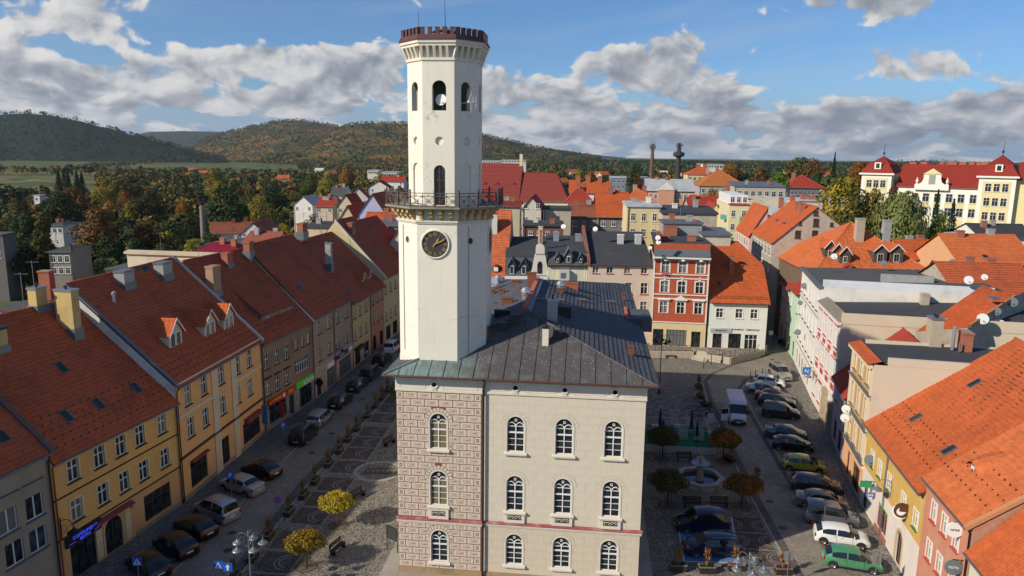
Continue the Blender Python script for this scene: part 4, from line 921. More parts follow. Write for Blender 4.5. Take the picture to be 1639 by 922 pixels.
h.gable(10.8,7.8,19.4,15,T_L2); h.walls(0,15,CY,slope=(10.9,7.8,19.5,15)); h.verge(.1,pcol('cream_gable',(.60,.54,.38)),.45,.3); h.skylight((592,408),.8,.6); h.skylight((610,402),.8,.6); h.chim((562,372),(561,356),1.4,.8,BRICKC,None,0)
b=House('cream_house_beyond','tall house behind the lamp posts at the far end of the left row',B7+(B7-B6).normalized()*.2,B7+(B7-B6).normalized()*12)
b.front(10.6,[dict(c=[(2+3*i,z) for i in range(3) for z in (8.6,5.4)],**W7)],CY); b.gable(10.6,7.8,18.6,15,T_L2); b.walls(0,15,CY,slope=(10.7,7.8,18.6,15))
# ---- right row, far to near
def RG(x,y): return G(x,y)
H5A,H5B=Vector((42.5,105.0)),Vector((38.3,88.5)); H4A,H4B=Vector((38.2,88.2)),Vector((35.55,76.2)); H3A,H3B=Vector((33.0,67.8)),Vector((31.2,60.1)); H2B=Vector((28.55,46.4)); H1B=Vector((27.3,39.4))
h=House('white_terrace_house','tall plain white house with flat grey roof, right row',H5A,H5B); RH5=h
WH=pcol('white_render',(.70,.67,.60),dirt=.25,streak=.2); GRF=surf('grey_roof_felt',(.085,.088,.085),.9,.15,.4,10,.2,dirt=.3); BLF=surf('dark_roof_felt',(.05,.053,.06),.9,.15,.4,10,.15,dirt=.25,dcol=(.09,.09,.09)); W8=dict(w=1.0,h=1.9,style='cross',surround=WHITE,sill=SILLD,sw=.1)
us_=[1.6+2.75*i for i in range(6)]
h.front(14.4,[dict(c=[(u,z) for u in us_ for z in (12.1,8.7,5.3)],**W8),dict(c=[(u,1.5) for u in us_[:5]],w=1.2,h=2.2,style='double',fm=BROWNF,glass=0,name='ground_window')],WH)
for z in (3.4,10.4): h.band(z,z+.2,pcol('grey_string',(.42,.40,.36)),.12)
h.walls(14.4,20,WH,z0=-.5); MB().poly([(0,-.2,14.4),(h.w,-.2,14.4),(h.w,20,15.0),(0,20,15.0)]).build('roof',GRF,h.root)
MB().box(-.1,h.w+.1,-.35,.25,14.2,14.55).build('cornice',LEAD,h.root); MB().box(h.w-.35,h.w,.25,19,14.4,15.35).build('parapet',pcol('bluish_white_render',(.62,.64,.66),dirt=.3),h.root)
MB().box(h.w-6,h.w-5.2,8,14,14.5,15.6).build('chimney',GRS,h.root)
h=House('red_and_white_house','white house with red panels and tall shuttered windows, right row',H4A,H4B); RH4=h
REDP=pcol('red_panel',(.42,.06,.04)); WP=pcol('pinkish_white_render',(.68,.62,.58),dirt=.2); us_=[1.4+3.05*i for i in range(4)]
TAN_SH=glassmat('curtained_glass',(.22,.19,.15),cur=.9)
h.front(12.6,[dict(c=[(u,z) for u in us_ for z in (10.6,6.9)],w=1.35,h=2.2,style='cross',surround=WP,sill=REDP,sw=.15,hood=REDP,glass=1),dict(c=[(us_[0],2.2),(us_[1],2.2)],w=1.35,h=2.2,style='cross',surround=WP,sill=REDP,sw=.15,hood=REDP,glass=1),dict(c=[(us_[3],1.4)],w=1.4,h=2.3,style='double',fm=BROWNF,glass=0,name='door')],WP)
for u in us_:
    for z in (8.75,5.05): MB().box(u-.7,u+.7,-.05,0,z-.35,z+.25).build('red_panel',REDP,h.root)
for z in (4.2,8.3,12.3): h.band(z,z+.22,WP,.14)
STN=surf('rough_sandstone',(.42,.33,.22),.95,.25,1.2,8,.6,dirt=.4)
for u,z1 in ((h.w-3.6,4.3),(h.w-.5,3.6)):
    for k in range(6): MB().box(u-.45-.05*(k%2),u+.45+.05*(k%2),-.55-.04*(k%2),0,k*z1/6,(k+1)*z1/6-.03).build('stone_block',STN,h.root)
BEI=pcol('beige_render',(.60,.50,.37),var=.08,dirt=.15,scale=.3)
h.walls(12.6,22,BEI,z0=-.5); MB().poly([(0,-.1,12.62),(h.w,-.1,12.62),(h.w,22,13.7),(0,22,13.7)]).build('roof',BLF,h.root)
MB().box(-.1,h.w+.1,-.4,.0,12.4,12.75).build('cornice',WP,h.root); m=MB(); tiles(m,(0,-.3,12.7),(h.w,-.3,12.7),(h.w,.9,13.3),(0,.9,13.3),.3); m.build('roof_tiles',surf('mossy_grey_tile',(.25,.22,.17),.9,.3,2,15,.2),h.root,kind='stuff')
MB().box(h.w-.3,h.w+.05,0,22,12.6,13.75).build('parapet',BEI,h.root)
def flatchim(h,p,zr,w,d,hh,mat,cap=None,label=None,pots=0):
    r=h.ray(*p); t=(zr-h.o.z)/r.z; q=h.o+r*t; return chimney(h.root,q.x,q.y,zr-.3,zr+hh,w,d,mat,cap,pots,label=label)
flatchim(h,(1479,487),13.2,1.0,.8,1.3,surf('stone_chimney',(.42,.36,.27),.9,.2,2,12,.3),None); flatchim(h,(1527,469),13.5,.9,.9,1.3,surf('stone_chimney',(.42,.36,.27)),None)
flatchim(h,(1512,461),13.8,1.1,1.1,1.3,surf('stone_chimney',(.42,.36,.27)),None)
# low gap house
h=House('low_gap_house','low narrow house with a steep orange roof squeezed between two taller houses, right row',Vector((35.4,76.0)),Vector((33.1,68.0))); 
h.front(7.0,[dict(c=[(2.2,5.4),(5.4,5.4)],w=1.0,h=1.4,style='cross',surround=WHITE,sill=REDP),dict(c=[(2.4,1.5),(5.6,1.5)],w=1.8,h=2.3,style='three',fm=BROWNF,glass=0,name='shop_window')],pcol('mauve_render',(.42,.33,.33),dirt=.3))
h.gable(7.0,6,12.5,12,T_R,col=.28); h.walls(0,12,BEI,slope=(7,6,12.4,12))
h=House('ochre_ornate_house','tan house with round-headed stucco window surrounds and a peach ground floor, right row',H3A,H3B); RH3=h
TAN=pcol('tan_render',(.50,.31,.12),dirt=.15); STU=pcol('cream_stucco',(.66,.56,.40)); PEA=pcol('peach_shop_render',(.68,.37,.20)); us_=[1.35,3.85,6.35]
h.front(12.7,[dict(c=[(u,11.2) for u in us_],w=.8,h=1.5,arch=True,style='cross',surround=STU,sill=LEAD,sw=.28,glass=1),dict(c=[(u,8.15) for u in us_],w=.9,h=2.2,arch=True,style='cross',surround=STU,sill=LEAD,sw=.3,glass=1),dict(c=[(u,4.85) for u in us_],w=.9,h=2.0,style='cross',surround=STU,sill=LEAD,sw=.3,hood=LEAD,glass=1),
   dict(c=[(2.2,1.3)],w=1.0,h=2.5,style='single',fm=BROWNF,glass=0,name='door'),dict(c=[(5.5,1.3)],w=2.6,h=2.5,style='three',fm=BROWNF,glass=0,name='shop_window')],TAN,segs=[(-.3,3.5,PEA),(3.5,12.7,TAN)])
for z in (3.4,6.45,9.75): h.band(z,z+.14,LEAD,.28); h.band(z-.3,z,STU,.14)
for u in (.2,h.w-.2): h.band(3.5,12.6,STU,.1,u-.2,u+.2,'pilaster')
WALLG=pcol('pale_cement_render',(.56,.50,.39),var=.08,scale=.25,dirt=.25)
h.walls(12.7,24,WALLG,z0=-.5); MB().poly([(0,.9,12.75),(h.w-.2,.9,12.75),(h.w-.2,24,13.2),(0,24,13.2)]).build('roof',BLF,h.root)
m=MB(); tiles(m,(0,-.5,12.6),(h.w,-.5,12.6),(h.w,.6,13.0),(0,.6,13.0),.3); m.build('roof_tiles',T_O,h.root,kind='stuff'); MB().box(-.1,h.w,-.45,0,12.3,12.6).build('cornice',STU,h.root)
MB().box(h.w-.35,h.w+.02,1.1,24,12.7,13.35).build('parapet',WALLG,h.root); MB().box(0,.3,1,16,12.7,13.1).build('parapet',BEI,h.root)
flatchim(h,(1493,552),12.9,1.5,1.0,2.7,surf('stone_chimney',(.42,.36,.27)),GREYM,'tall pale chimney with steel pipes',3)
flatchim(h,(1543,560),12.95,1.5,.8,1.75,BRICKC,BRICKC,'broad red brick chimney beside a steel flue')
flatchim(h,(1526,558),12.95,.01,.01,.2,GREYM); r_=h.ray(1524,560); q_=h.o+r_*((12.95-h.o.z)/r_.z); MB().tube([q_,q_+Vector((0,0,2.2))],.16,8).build('flue',plain('bright_steel',(.6,.62,.64),.3,.8),h.root); MB().tube([q_+Vector((.8,.3,0)),q_+Vector((.8,.3,.9))],.09,8).build('flue',GREYM,h.root)
h=House('ochre_peeling_house','peeling ochre house over a white ground floor with arched stone doorway, right row',H3B,H2B); RH2=h
OCHP=surf('peeling_ochre',(.58,.36,.09),.95,.2,.9,10,.3,dirt=.45,dcol=(.62,.50,.28),streak=.25); WGF=pcol('white_ground_floor',(.68,.60,.54),dirt=.2); GRN=plain('green_sill',(.03,.15,.06),.6)
q=[h.uz(*p) for p in ((1396,737),(1407.5,754),(1423,770),(1447,795),(1465.5,831))]; sd2=h.uz(1439,870); sg=h.uz(1411,831); d3=h.uz(1459,905)
h.front(7.7,[dict(c=[(a[0],5.0) for a in q],w=.85,h=1.35,style='cross',surround=WHITE,sill=GRN,sw=.1,glass=1),dict(c=[(sd2[0],1.35)],w=1.15,h=2.6,arch=True,style='double',fm=BROWNF,surround=surf('sandstone_arch',(.50,.38,.22)),sw=.25,glass=0,name='door'),
   dict(c=[(sg[0],1.5)],w=2.5,h=2.1,style='three',fm=surf('pinkish_wood',(.35,.13,.09),.6),glass=2,name='shop_window'),dict(c=[(1.2,1.3)],w=1.1,h=2.5,style='single',fm=BROWNF,glass=0,name='door'),dict(c=[(d3[0]+.6,1.3)],w=1.4,h=2.5,style='single',fm=surf('pinkish_wood',(.35,.13,.09)),glass=1,name='door')],OCHP,segs=[(-.3,3.55,WGF),(3.55,7.7,OCHP)])
MB().box(sg[0]-1.1,sg[0]+1.1,.12,.13,2.2,2.5).build('green_strip',plain('green_sign',(.12,.62,.04)),h.root); MB().box(sg[0]-1.5,sg[0]+1.5,-.06,0,-.2,.42).build('shop_plinth',surf('pinkish_wood',(.35,.13,.09)),h.root)
ryz=h.yz(1590,563,0); 
h.gable(7.6,10.5,7.6+10.5*(ryz[1]-7.6)/ryz[0],21,T_O,col=.26); 
h.walls(0,21,WGF,slope=(7.5,10.5,7.6+10.5*(ryz[1]-7.6)/ryz[0]-.1,21)); pipe(h,h.uz(1427,700)[0],7.5,GREYM); SL2=(ryz,)
for p in ((1466,672),(1560,617),(1519,724)): h.skylight(p,.7,1.1)
h.guards(.4,h.w-.2,3)
h=House('pink_peeling_house','salmon pink house with three white windows a floor, right row',H2B,H1B); RH1=h
PKR=surf('peeling_pink',(.52,.22,.14),.95,.15,.9,10,.3,dirt=.3,dcol=(.60,.36,.26),streak=.2)
q=[h.uz(*p) for p in ((1498,795),(1514.6,817),(1534,835))]; qq=[h.uz(*p) for p in ((1490,856),(1505.6,882),(1527,901))]
h.front(9.0,[dict(c=[(a[0],7.0) for a in q],w=.8,h=1.35,style='cross',surround=WHITE,sill=REDP,sw=.1,glass=1),dict(c=[(a[0],4.2) for a in qq],w=.8,h=1.35,style='cross',surround=WHITE,sill=REDP,sw=.1,glass=1)],PKR)
ry2=h.yz(1590,650,0)
k2=max(.75,(ryz[1]-7.6)/ryz[0]); h.gable(8.9,10.5,8.9+10.5*k2,21,T_O2,col=.26); h.walls(0,21,brickmat('bare_brick_gable',(.45,.18,.09),(.34,.13,.07),(.45,.38,.3)),slope=(8.8,10.5,8.8+10.5*k2,21)); pipe(h,h.w-.12,8.8,DARKM)
q=h.at(1490-0+0,0+768) if False else h.at(1556,755); e,ry,rz,D=h.slope; k=(rz-e)/ry
o=MB().poly([(-.5,0,.1),(.5,0,.1),(.32,0,.45),(0,0,.56),(-.32,0,.45)]).build('eyebrow_dormer',LEAD,h.root,q)
m=MB(); pr=[(-1.5,0),(-.8,.12),(-.32,.47),(0,.58),(.32,.47),(.8,.12),(1.5,0)]
for i in range(6): tiles(m,(pr[i][0],-.1,pr[i][1]+.1),(pr[i+1][0],-.1,pr[i+1][1]+.1),(pr[i+1][0]*1.2,1.9,1.9*k+.1),(pr[i][0]*1.2,1.9,1.9*k+.1),.36)
m.build('dormer_roof',T_O2,o); MB().box(-.22,.22,-.01,0,.14,.4).build('window',WHITE,o)
h.verge(h.w-.1,surf('orange_capping_tile',(.48,.22,.10),.8),.35,.15); h.guards(.4,h.w-.3,3); LH1.guards(.3,LH1.w-.2,5,.3,.45); LH2.guards(.3,LH2.w-.2,4,.3,.45); LH3.guards(.3,LH3.w-.2,4,.3,.45); LH4.guards(.3,LH4.w-.2,3,.3,.45)
# nearest house on the right, lower roof
h=House('cream_corner_house','cream house with an orange roof at the bottom right corner',H1B+Vector((.0,-.1)),H1B+(H1B-H2B).normalized()*11)
h.front(7.6,[dict(c=[(2,5.2),(5,5.2)],w=1.0,h=1.5,style='cross',surround=WHITE,sill=REDP)],pcol('cream_scroll_render',(.62,.57,.44),dirt=.2))
ar2=h.yz(1600,826,0); k3=(ar2[1]-7.6)/max(.5,ar2[0]); h.gable(7.6,9.5,7.6+9.5*min(1.1,max(.6,k3)),19,T_O,col=.26); h.walls(0,19,WGF,slope=(7.5,9.5,7.5+9.5*min(1.1,max(.6,k3)),19))

def antenna(label,px_,yb,yt,Y):
    p=AT(px_,yb,Y); zt=AT(px_,yt,Y).z-p.z; o=thing('tv_antenna',label,'antenna',p,0,'television aerials on the roofs'); MB().tube([(0,0,-.6),(0,0,zt)],.025,5).build('mast',GREYM,o); m=MB()
    m.tube([(-.5,0,zt-.15),(.6,.1,zt-.15)],.015,4)
    for k in range(6): x=-.45+k*.19; m.tube([(x,-.28,zt-.15),(x,.28,zt-.15)],.01,3)
    m.build('elements',GREYM,o,kind='stuff')
for l,x,yb,yt,Y in (('mast aerial with cables left of the ochre chimneys',38,488,436,60),('aerial behind the red brick stack at the left edge',56,470,417,64),('aerial above the long cream wall',258,405,372,92),('aerial on the brown house ridge',318,412,392,86),('tall aerial left of the broad brick stack on the taupe house',465,378,338,106),('aerial right of the broad brick stack on the taupe house',514,372,345,112),('thin aerial beside the tall cream house gable',487,370,340,108),
    ('aerial on the slate roof behind the town hall',915,392,352,120),('aerial on the white terrace roof',1394,432,394,98),('aerial on the pink house roof by the brick house',1048,380,358,116)): antenna(l,x,yb,yt,Y)
_p=AT(77,470,66); tag(MB().box(-.5,.5,-.4,.4,-4,AT(77,435,66).z-_p.z).box(-.58,.58,-.48,.48,AT(77,435,66).z-_p.z,AT(77,435,66).z-_p.z+.12).build('brick_stack',BRICKC,None,_p),'red brick chimney stack rising behind the ochre chimneys, left','chimney')
# ================================================================ TOWN BEHIND THE SQUARE
def span(xl,xr,y,Y,yaw):
    """two ends of a wall seen between two pixel columns, starting at distance Y and turned by yaw degrees"""
    a=AT(xl,y,Y); d=Vector((cos(R(yaw)),-sin(R(yaw)))); r=ray(xr,y)
    k=(a.x*r.y-a.y*r.x)/(d.y*r.x-d.x*r.y); return Vector((a.x,a.y)),Vector((a.x+d.x*k,a.y+d.y*k))
_sw={}
def swin(h,u,z,w,hh,fm=None,sur=None,y=0,rot=0,arch=False):
    """small distant window: frame, glazing bars and dark panes in one shared mesh"""
    fm=fm or WHITE; k=(round(w,1),round(hh,1),fm.name,sur.name if sur else 0)
    if k not in _sw:
        a,b=round(w,1)/2,round(hh,1)/2; m=MB(); mt=[fm,GLS[0],sur or fm]
        if sur: m.box(-a-.15,a+.15,-.05,0,-b-.15,b+.15,2)
        m.box(-a,a,-.07,0,-b,b,0); t=.07
        for s0,s1 in ((-a+t,-t/2),(t/2,a-t)):
            m.box(s0,s1,-.075,-.07,-b+t,b*.25,1); m.box(s0,s1,-.075,-.07,b*.25+t,b-t,1)
        m.box(-a-.1,a+.1,-.16,0,-b-.1,-b,2); _sw[k]=m.mesh('window',mt)
    o=link('window',_sw[k],h.root,(u,y,z))
    if rot: o.rotation_euler=(0,0,rot)
    return o
def body(h,zt,D,mat,z0=-6,flat=True):
    z0=min(-2,terr(h.root.location.x,h.root.location.y)-2)
    m=MB().box(0,h.w,0,D,z0,zt); m.build('wall',mat,h.root)
def grid(h,nx,zs,w,hh,m0=1.2,fm=None,sur=None,u0=0,u1=None):
    u1=h.w if u1 is None else u1
    for i in range(nx):
        for z in zs: swin(h,u0+m0+(u1-u0-2*m0)*(i/(nx-1) if nx>1 else .5),z,w,hh,fm,sur)
def roof_front(h,e,ry,rz,D,mat,ov=.4,course=.5,hl=0,hr=0,col=0):
    """ridge parallel to the facade; hl,hr = hip run at the left and right end"""
    m=MB(); w=h.w; k=(rz-e)/ry; f=(-ov,-ov,e-ov*k) if hl else (-ov,-ov,e-ov*k)
    E=[(-ov,-ov,e-ov*k),(w+ov,-ov,e-ov*k),(w+ov,D+ov,e-ov*k),(-ov,D+ov,e-ov*k)]; A=(hl-(0 if hl else ov),ry,rz);B=(w-hr+(0 if hr else ov),ry,rz)
    if hl>=w/2 or hr>=w/2: A=B=(w/2,ry,rz)
    tiles(m,E[0],E[1],B,A,course,col); tiles(m,E[2],E[3],A,B,course)
    if hl: tiles(m,E[3],E[0],A,A,course)
    if hr: tiles(m,E[1],E[2],B,B,course)
    m.build('roof_tiles',mat,h.root,kind='stuff')
    if not hl or not hr:
        g=MB()
        for u,on in ((0,not hl),(w,not hr)):
            if on: MB().poly([(u,0,e),(u,ry,rz-.1),(u,D,e)]).build('gable',h.wm,h.root)
    m=MB(); ridge_tiles(m,(A[0],ry,rz+.05),(B[0]+.01,ry,rz+.05),.13,0,.5)
    for c,on,T_ in ((E[0],hl,A),(E[1],hr,B)):
        if on: ridge_tiles(m,c,T_,.12,0,.5)
    m.build('ridge_tiles',mat,h.root,kind='stuff'); MB().tube([E[0],E[1]],.09,5).build('gutter',LEAD,h.root)
    h.slope=(e,ry,rz,D); h.hips=(hl,hr)
def roof_gable(h,e,pk,pz,D,mat,ov=.3,course=.45,el=None,er=None,col=0):
    """gable wall faces the viewer: ridge runs back from (pk,pz)"""
    w=h.w; el=e if el is None else el; er=e if er is None else er; m=MB()
    kl=(pz-el)/pk; kr=(pz-er)/(w-pk)
    tiles(m,(-ov,D+ov,el-ov*kl),(-ov,-ov,el-ov*kl),(pk,-ov,pz),(pk,D+ov,pz),course,col); tiles(m,(w+ov,-ov,er-ov*kr),(w+ov,D+ov,er-ov*kr),(pk,D+ov,pz),(pk,-ov,pz),course,col)
    m.build('roof_tiles',mat,h.root,kind='stuff'); g=MB()
    for y in (0,D): g.poly([(0,y,-6),(w,y,-6),(w,y,er),(pk,y,pz-.08),(0,y,el)])
    g.poly([(0,0,-6),(0,D,-6),(0,D,el),(0,0,el)]).poly([(w,0,-6),(w,D,-6),(w,D,er),(w,0,er)]); g.build('wall',h.wm,h.root)
    m=MB(); ridge_tiles(m,(pk,-ov,pz+.08),(pk,D+ov,pz+.08),.13,0,.5); m.build('ridge_tiles',mat,h.root,kind='stuff')
    h.gs=(el,er,pk,pz,D)
    h.rfg=lambda u,d: -99 if d<-.3 or d>D+.3 else (el+(pz-el)*u/pk if u<pk else er+(pz-er)*(w-u)/(w-pk))
def mk(name,label,xl,xr,y,Y,yaw,wm,cat='house',z=0,group=None):
    a,b=span(xl,xr,y,Y,yaw); h=House(name,label,a,b,cat,group,z); h.wm=wm; h.e=h.uz(xl,y)[1]; return h
def chimx(h,px_,ybase,ytop,dep,w,d,mat,cap=None,pots=0,label=None):
    """chimney at pixel column px_, standing at local depth dep"""
    u,zb=h.uz(px_,ybase,dep); zt=h.uz(px_,ytop,dep)[1]; return chimney(h.root,u,dep,zb-1.5,zt,w,d,mat,cap,pots,label=label)
STAIN=surf('stained_cement',(.48,.42,.33),.95,.2,.5,8,.4,dirt=.65,dcol=(.25,.21,.17),streak=.4); RUB=surf('rubble_stone_wall',(.44,.39,.32),.95,.35,2.2,9,.8,dirt=.6,dcol=(.30,.20,.14),streak=.2)
DGREY=pcol('dark_grey_render',(.22,.20,.18),dirt=.5); IV=pcol('ivory_render',(.66,.58,.36),dirt=.2); PNK=pcol('pale_pink_render',(.66,.52,.42),dirt=.15,streak=.1); SAND=pcol('sand_wall',(.56,.47,.33),dirt=.3)
TX_W=surf('white_wood',(.70,.69,.66),.6,.1,2,10,0)
# --- back row of the square
h=mk('pink_grey_roof_house','pale pink plain house with dark felt roof and small attic windows behind the town hall',942,1046,424,112,1,PNK)
h.front(h.e,[dict(p=[(953.5,432),(976,432.5),(1004,433),(1031,433)],w=.95,h=1.0,style='double',sill=REDP),dict(p=[(954,462),(979,462),(1006,461),(1031,460)],w=1.05,h=1.75,style='cross',surround=STU,sill=REDP,sw=.14),dict(p=[(954,492),(979,492),(1006,491),(1030,490)],w=1.05,h=1.75,style='cross',surround=STU,sill=REDP,sw=.14)],PNK)
rz=h.uz(1040,371,13)[1]; MB().hexa([(0,-.3,h.e-.1),(h.w,-.3,h.e-.1),(h.w,13,rz-.2),(0,13,rz-.2)],[(0,-.3,h.e+.05),(h.w,-.3,h.e+.05),(h.w,13,rz),(0,13,rz)]).build('roof',BLF,h.root); h.walls(h.e,13,PNK)
MB().tube([(0,-.38,h.e),(h.w,-.38,h.e)],.08,6).build('gutter',BROWNF,h.root)
for x in (993,1021): chimx(h,x,388,375,8,1.0,.7,plain('pale_chimney',(.5,.5,.5),.8),WHITE)
MB().hexa([(-.2,-.3,h.e-.1),(.25,-.3,h.e-.1),(.25,13,rz),(-.2,13,rz)],[(-.2,-.3,h.e+.9),(.25,-.3,h.e+.9),(.25,13,rz+1.0),(-.2,13,rz+1.0)]).build('firewall',surf('red_brick_coping',(.26,.10,.06),.9,.25,3,15,.3),h.root)
q=h.uz(1031,398,5); 
h=mk('cream_mansard_house','narrow cream house with slate mansard and three pointed dormers, behind the town hall roof',877,941,424,112.5,1,pcol('lime_cream_render',(.64,.60,.42)))
YC=h.wm; h.front(h.e,[dict(p=[(892,434),(912,434),(929,434)],w=1.15,h=2.0,style='cross',surround=WHITE,sw=.16),dict(c=[(u,h.e-5.2) for u in (1.4,3.4,5.2)],w=1.1,h=1.9,style='cross',surround=WHITE,sw=.16)],YC)
h.walls(h.e,14,YC); zm=h.uz(900,404,1.6)[1]; zr=h.uz(905,378,12)[1]
m=MB(); tiles(m,(0,-.25,h.e),(h.w,-.25,h.e),(h.w,1.6,zm),(0,1.6,zm),.3); m.build('slate_tiles',SLATE,h.root,kind='stuff'); MB().hexa([(0,1.5,zm-.1),(h.w,1.5,zm-.1),(h.w,13,zr-.1),(0,13,zr-.1)],[(0,1.5,zm+.05),(h.w,1.5,zm+.05),(h.w,13,zr+.02),(0,13,zr+.02)]).build('roof',BLF,h.root)
MB().box(0,h.w,-.4,0,h.e-.25,h.e).build('cornice',SILLD,h.root); MB().box(0,h.w,-.12,0,h.e-3.0,h.e-2.7).build('sill_band',plain('green_sill',(.03,.15,.06)),h.root)
for x,s_ in ((892,.8),(910,1.25),(929,.8)):
    u,_=h.uz(x,418,-.1); o=MB().extr([(-.45*s_,h.e+.2),(.45*s_,h.e+.2),(.45*s_,h.e+.2+1.0*s_),(0,h.e+.2+1.9*s_),(-.45*s_,h.e+.2+1.0*s_)],-.15,1.6).build('dormer',SLATE,h.root,(u,0,0)); 
    MB().box(-.22*s_,.22*s_,-.2,-.15,h.e+.45,h.e+.3+.95*s_,0).box(-.17*s_,.17*s_,-.21,-.2,h.e+.52,h.e+.22+.9*s_,1).build('window',[WHITE,GLS[0]],o)
    m=MB()
    for sg in(-1,1): m.hexa([(sg*.62*s_,-.35,h.e+.1+.9*s_),(0,-.35,h.e+.2+2.0*s_),(0,1.7,h.e+.2+2.0*s_),(sg*.62*s_,1.0,h.e+.1+.9*s_)],[(sg*.62*s_,-.35,h.e+.2+.9*s_),(0,-.35,h.e+.3+2.05*s_),(0,1.7,h.e+.3+2.05*s_),(sg*.62*s_,1.0,h.e+.2+.9*s_)])
    m.build('dormer_roof',LEAD,o)
bx,_=h.uz(903,441,-.5); MB().box(bx-.8,bx+.8,-.75,-.1,_-.9,_+.9,0).box(bx-.55,bx+.3,-.76,-.75,_-.45,_+.45,1).build('air_conditioner',[plain('pale_chimney',(.5,.5,.5)),GREYM],h.root)
for x,yb,yt in ((925,388,374),(890,389,372),(932,384,377)): chimx(h,x,yb,yt,9,.9,.7,plain('zinc_box',(.33,.37,.42),.5,.4),None)
h=mk('slate_mansard_house','slate mansard house with two pointed dormers and a round-topped white gable',808,877,441,113,1,pcol('offwhite_render',(.62,.60,.56),dirt=.2))
h.front(h.e,[dict(c=[(u,h.e-2.0) for u in (1.4,3.4,5.4)],w=1.1,h=1.9,style='cross',surround=WHITE,sw=.16)],h.wm); h.walls(h.e,14,h.wm); zm=h.uz(830,411,1.6)[1]; zr=h.uz(850,378,14)[1]
m=MB(); tiles(m,(0,-.25,h.e),(h.w,-.25,h.e),(h.w,1.6,zm),(0,1.6,zm),.3); m.build('slate_tiles',SLATE,h.root,kind='stuff'); MB().hexa([(0,1.5,zm-.1),(h.w,1.5,zm-.1),(h.w,13,zr-.1),(0,13,zr-.1)],[(0,1.5,zm+.05),(h.w,1.5,zm+.05),(h.w,13,zr+.02),(0,13,zr+.02)]).build('roof',BLF,h.root)
MB().box(0,h.w,-.5,0,h.e-.5,h.e).build('cornice',WHITE,h.root)
for x in (819,838):
    u,_=h.uz(x,430,-.1); o=MB().extr([(-.5,h.e+.1),(.5,h.e+.1),(.5,h.e+1.5),(0,h.e+2.6),(-.5,h.e+1.5)],-.15,1.6).build('dormer',SLATE,h.root,(u,0,0)); MB().box(-.32,.32,-.2,-.15,h.e+.3,h.e+1.6,0).box(-.25,.25,-.21,-.2,h.e+.4,h.e+1.5,1).build('window',[WHITE,GLS[0]],o)
    m=MB()
    for sg in(-1,1): m.hexa([(sg*.75,-.4,h.e+1.3),(0,-.4,h.e+2.75),(0,1.7,h.e+2.75),(sg*.75,1.4,h.e+1.3)],[(sg*.75,-.4,h.e+1.4),(0,-.4,h.e+2.9),(0,1.7,h.e+2.9),(sg*.75,1.4,h.e+1.4)])
    m.build('dormer_roof',LEAD,o)
u,_=h.uz(864,430,-.1); pts=[(-1.6,h.e),(1.6,h.e),(1.25,h.e+1.0),(.85,h.e+3.2),(.7,h.e+3.5),(.7,h.e+4.4)]+[(.7*cos(a),h.e+4.4+.75*sin(a)) for a in (.5,1,PI/2,2.1,2.6)]+[(-.7,h.e+4.4),(-.7,h.e+3.5),(-.85,h.e+3.2),(-1.25,h.e+1.0)]
o=MB().extr(pts,-.2,.4).build('ornate_gable',pcol('white_gable',(.66,.62,.55),dirt=.2),h.root,(u,0,0)); MB().extr([(-.4,h.e+.4),(.4,h.e+.4),(.4,h.e+1.9),(.2,h.e+2.3),(0,h.e+2.4),(-.2,h.e+2.3),(-.4,h.e+1.9)],-.22,-.2).build('window',GLS[0],o)
MB().extr([(-.7,h.e+3.5),(.7,h.e+3.5),(.75,h.e+3.65),(-.75,h.e+3.65)],-.3,.4).build('gable_moulding',surf('sand_trim',(.5,.4,.25),.9),o)
chimx(h,865,412,368,3,.35,.35,BRICKC,None); chimx(h,865,375,362,9,.7,.5,STU,None,1)
h=mk('old_tiled_house','house with a high steep bright orange pantile roof beside the tower, grey stone gable',768,812,440,116,4,pcol('red_render',(.5,.2,.15),dirt=.3))
ry=9; rz=h.uz(832,338,ry)[1]; h.gable(h.e,ry,rz,18,tilemat('striped_orange_pantile',(.50,.13,.055),.3,.2),course=.45,col=.3); h.walls(h.e,18,RUB,slope=(h.e,ry,rz,18)); MB().poly([(0,0,0),(h.w,0,0),(h.w,0,h.e),(0,0,h.e)]).build('front_wall',h.wm,h.root)
chimx(h,789,372,341,6,1.5,1.0,surf('pale_green_chimney',(.55,.60,.50),.9,.1,1,10,.1),REDP); 
u,z_=h.uz(794,429,.3); MB().lathe([(.75,0),(.75,.5),(.6,.9),(.3,1.1),(.01,1.15)],14).build('dormer',BROWNF,h.root,(u,.8,z_-.6)); MB().box(-.35,.35,-.78,-.74,.1,.75).build('dormer_window',WHITE,h.root,(u,.8,z_-.6))
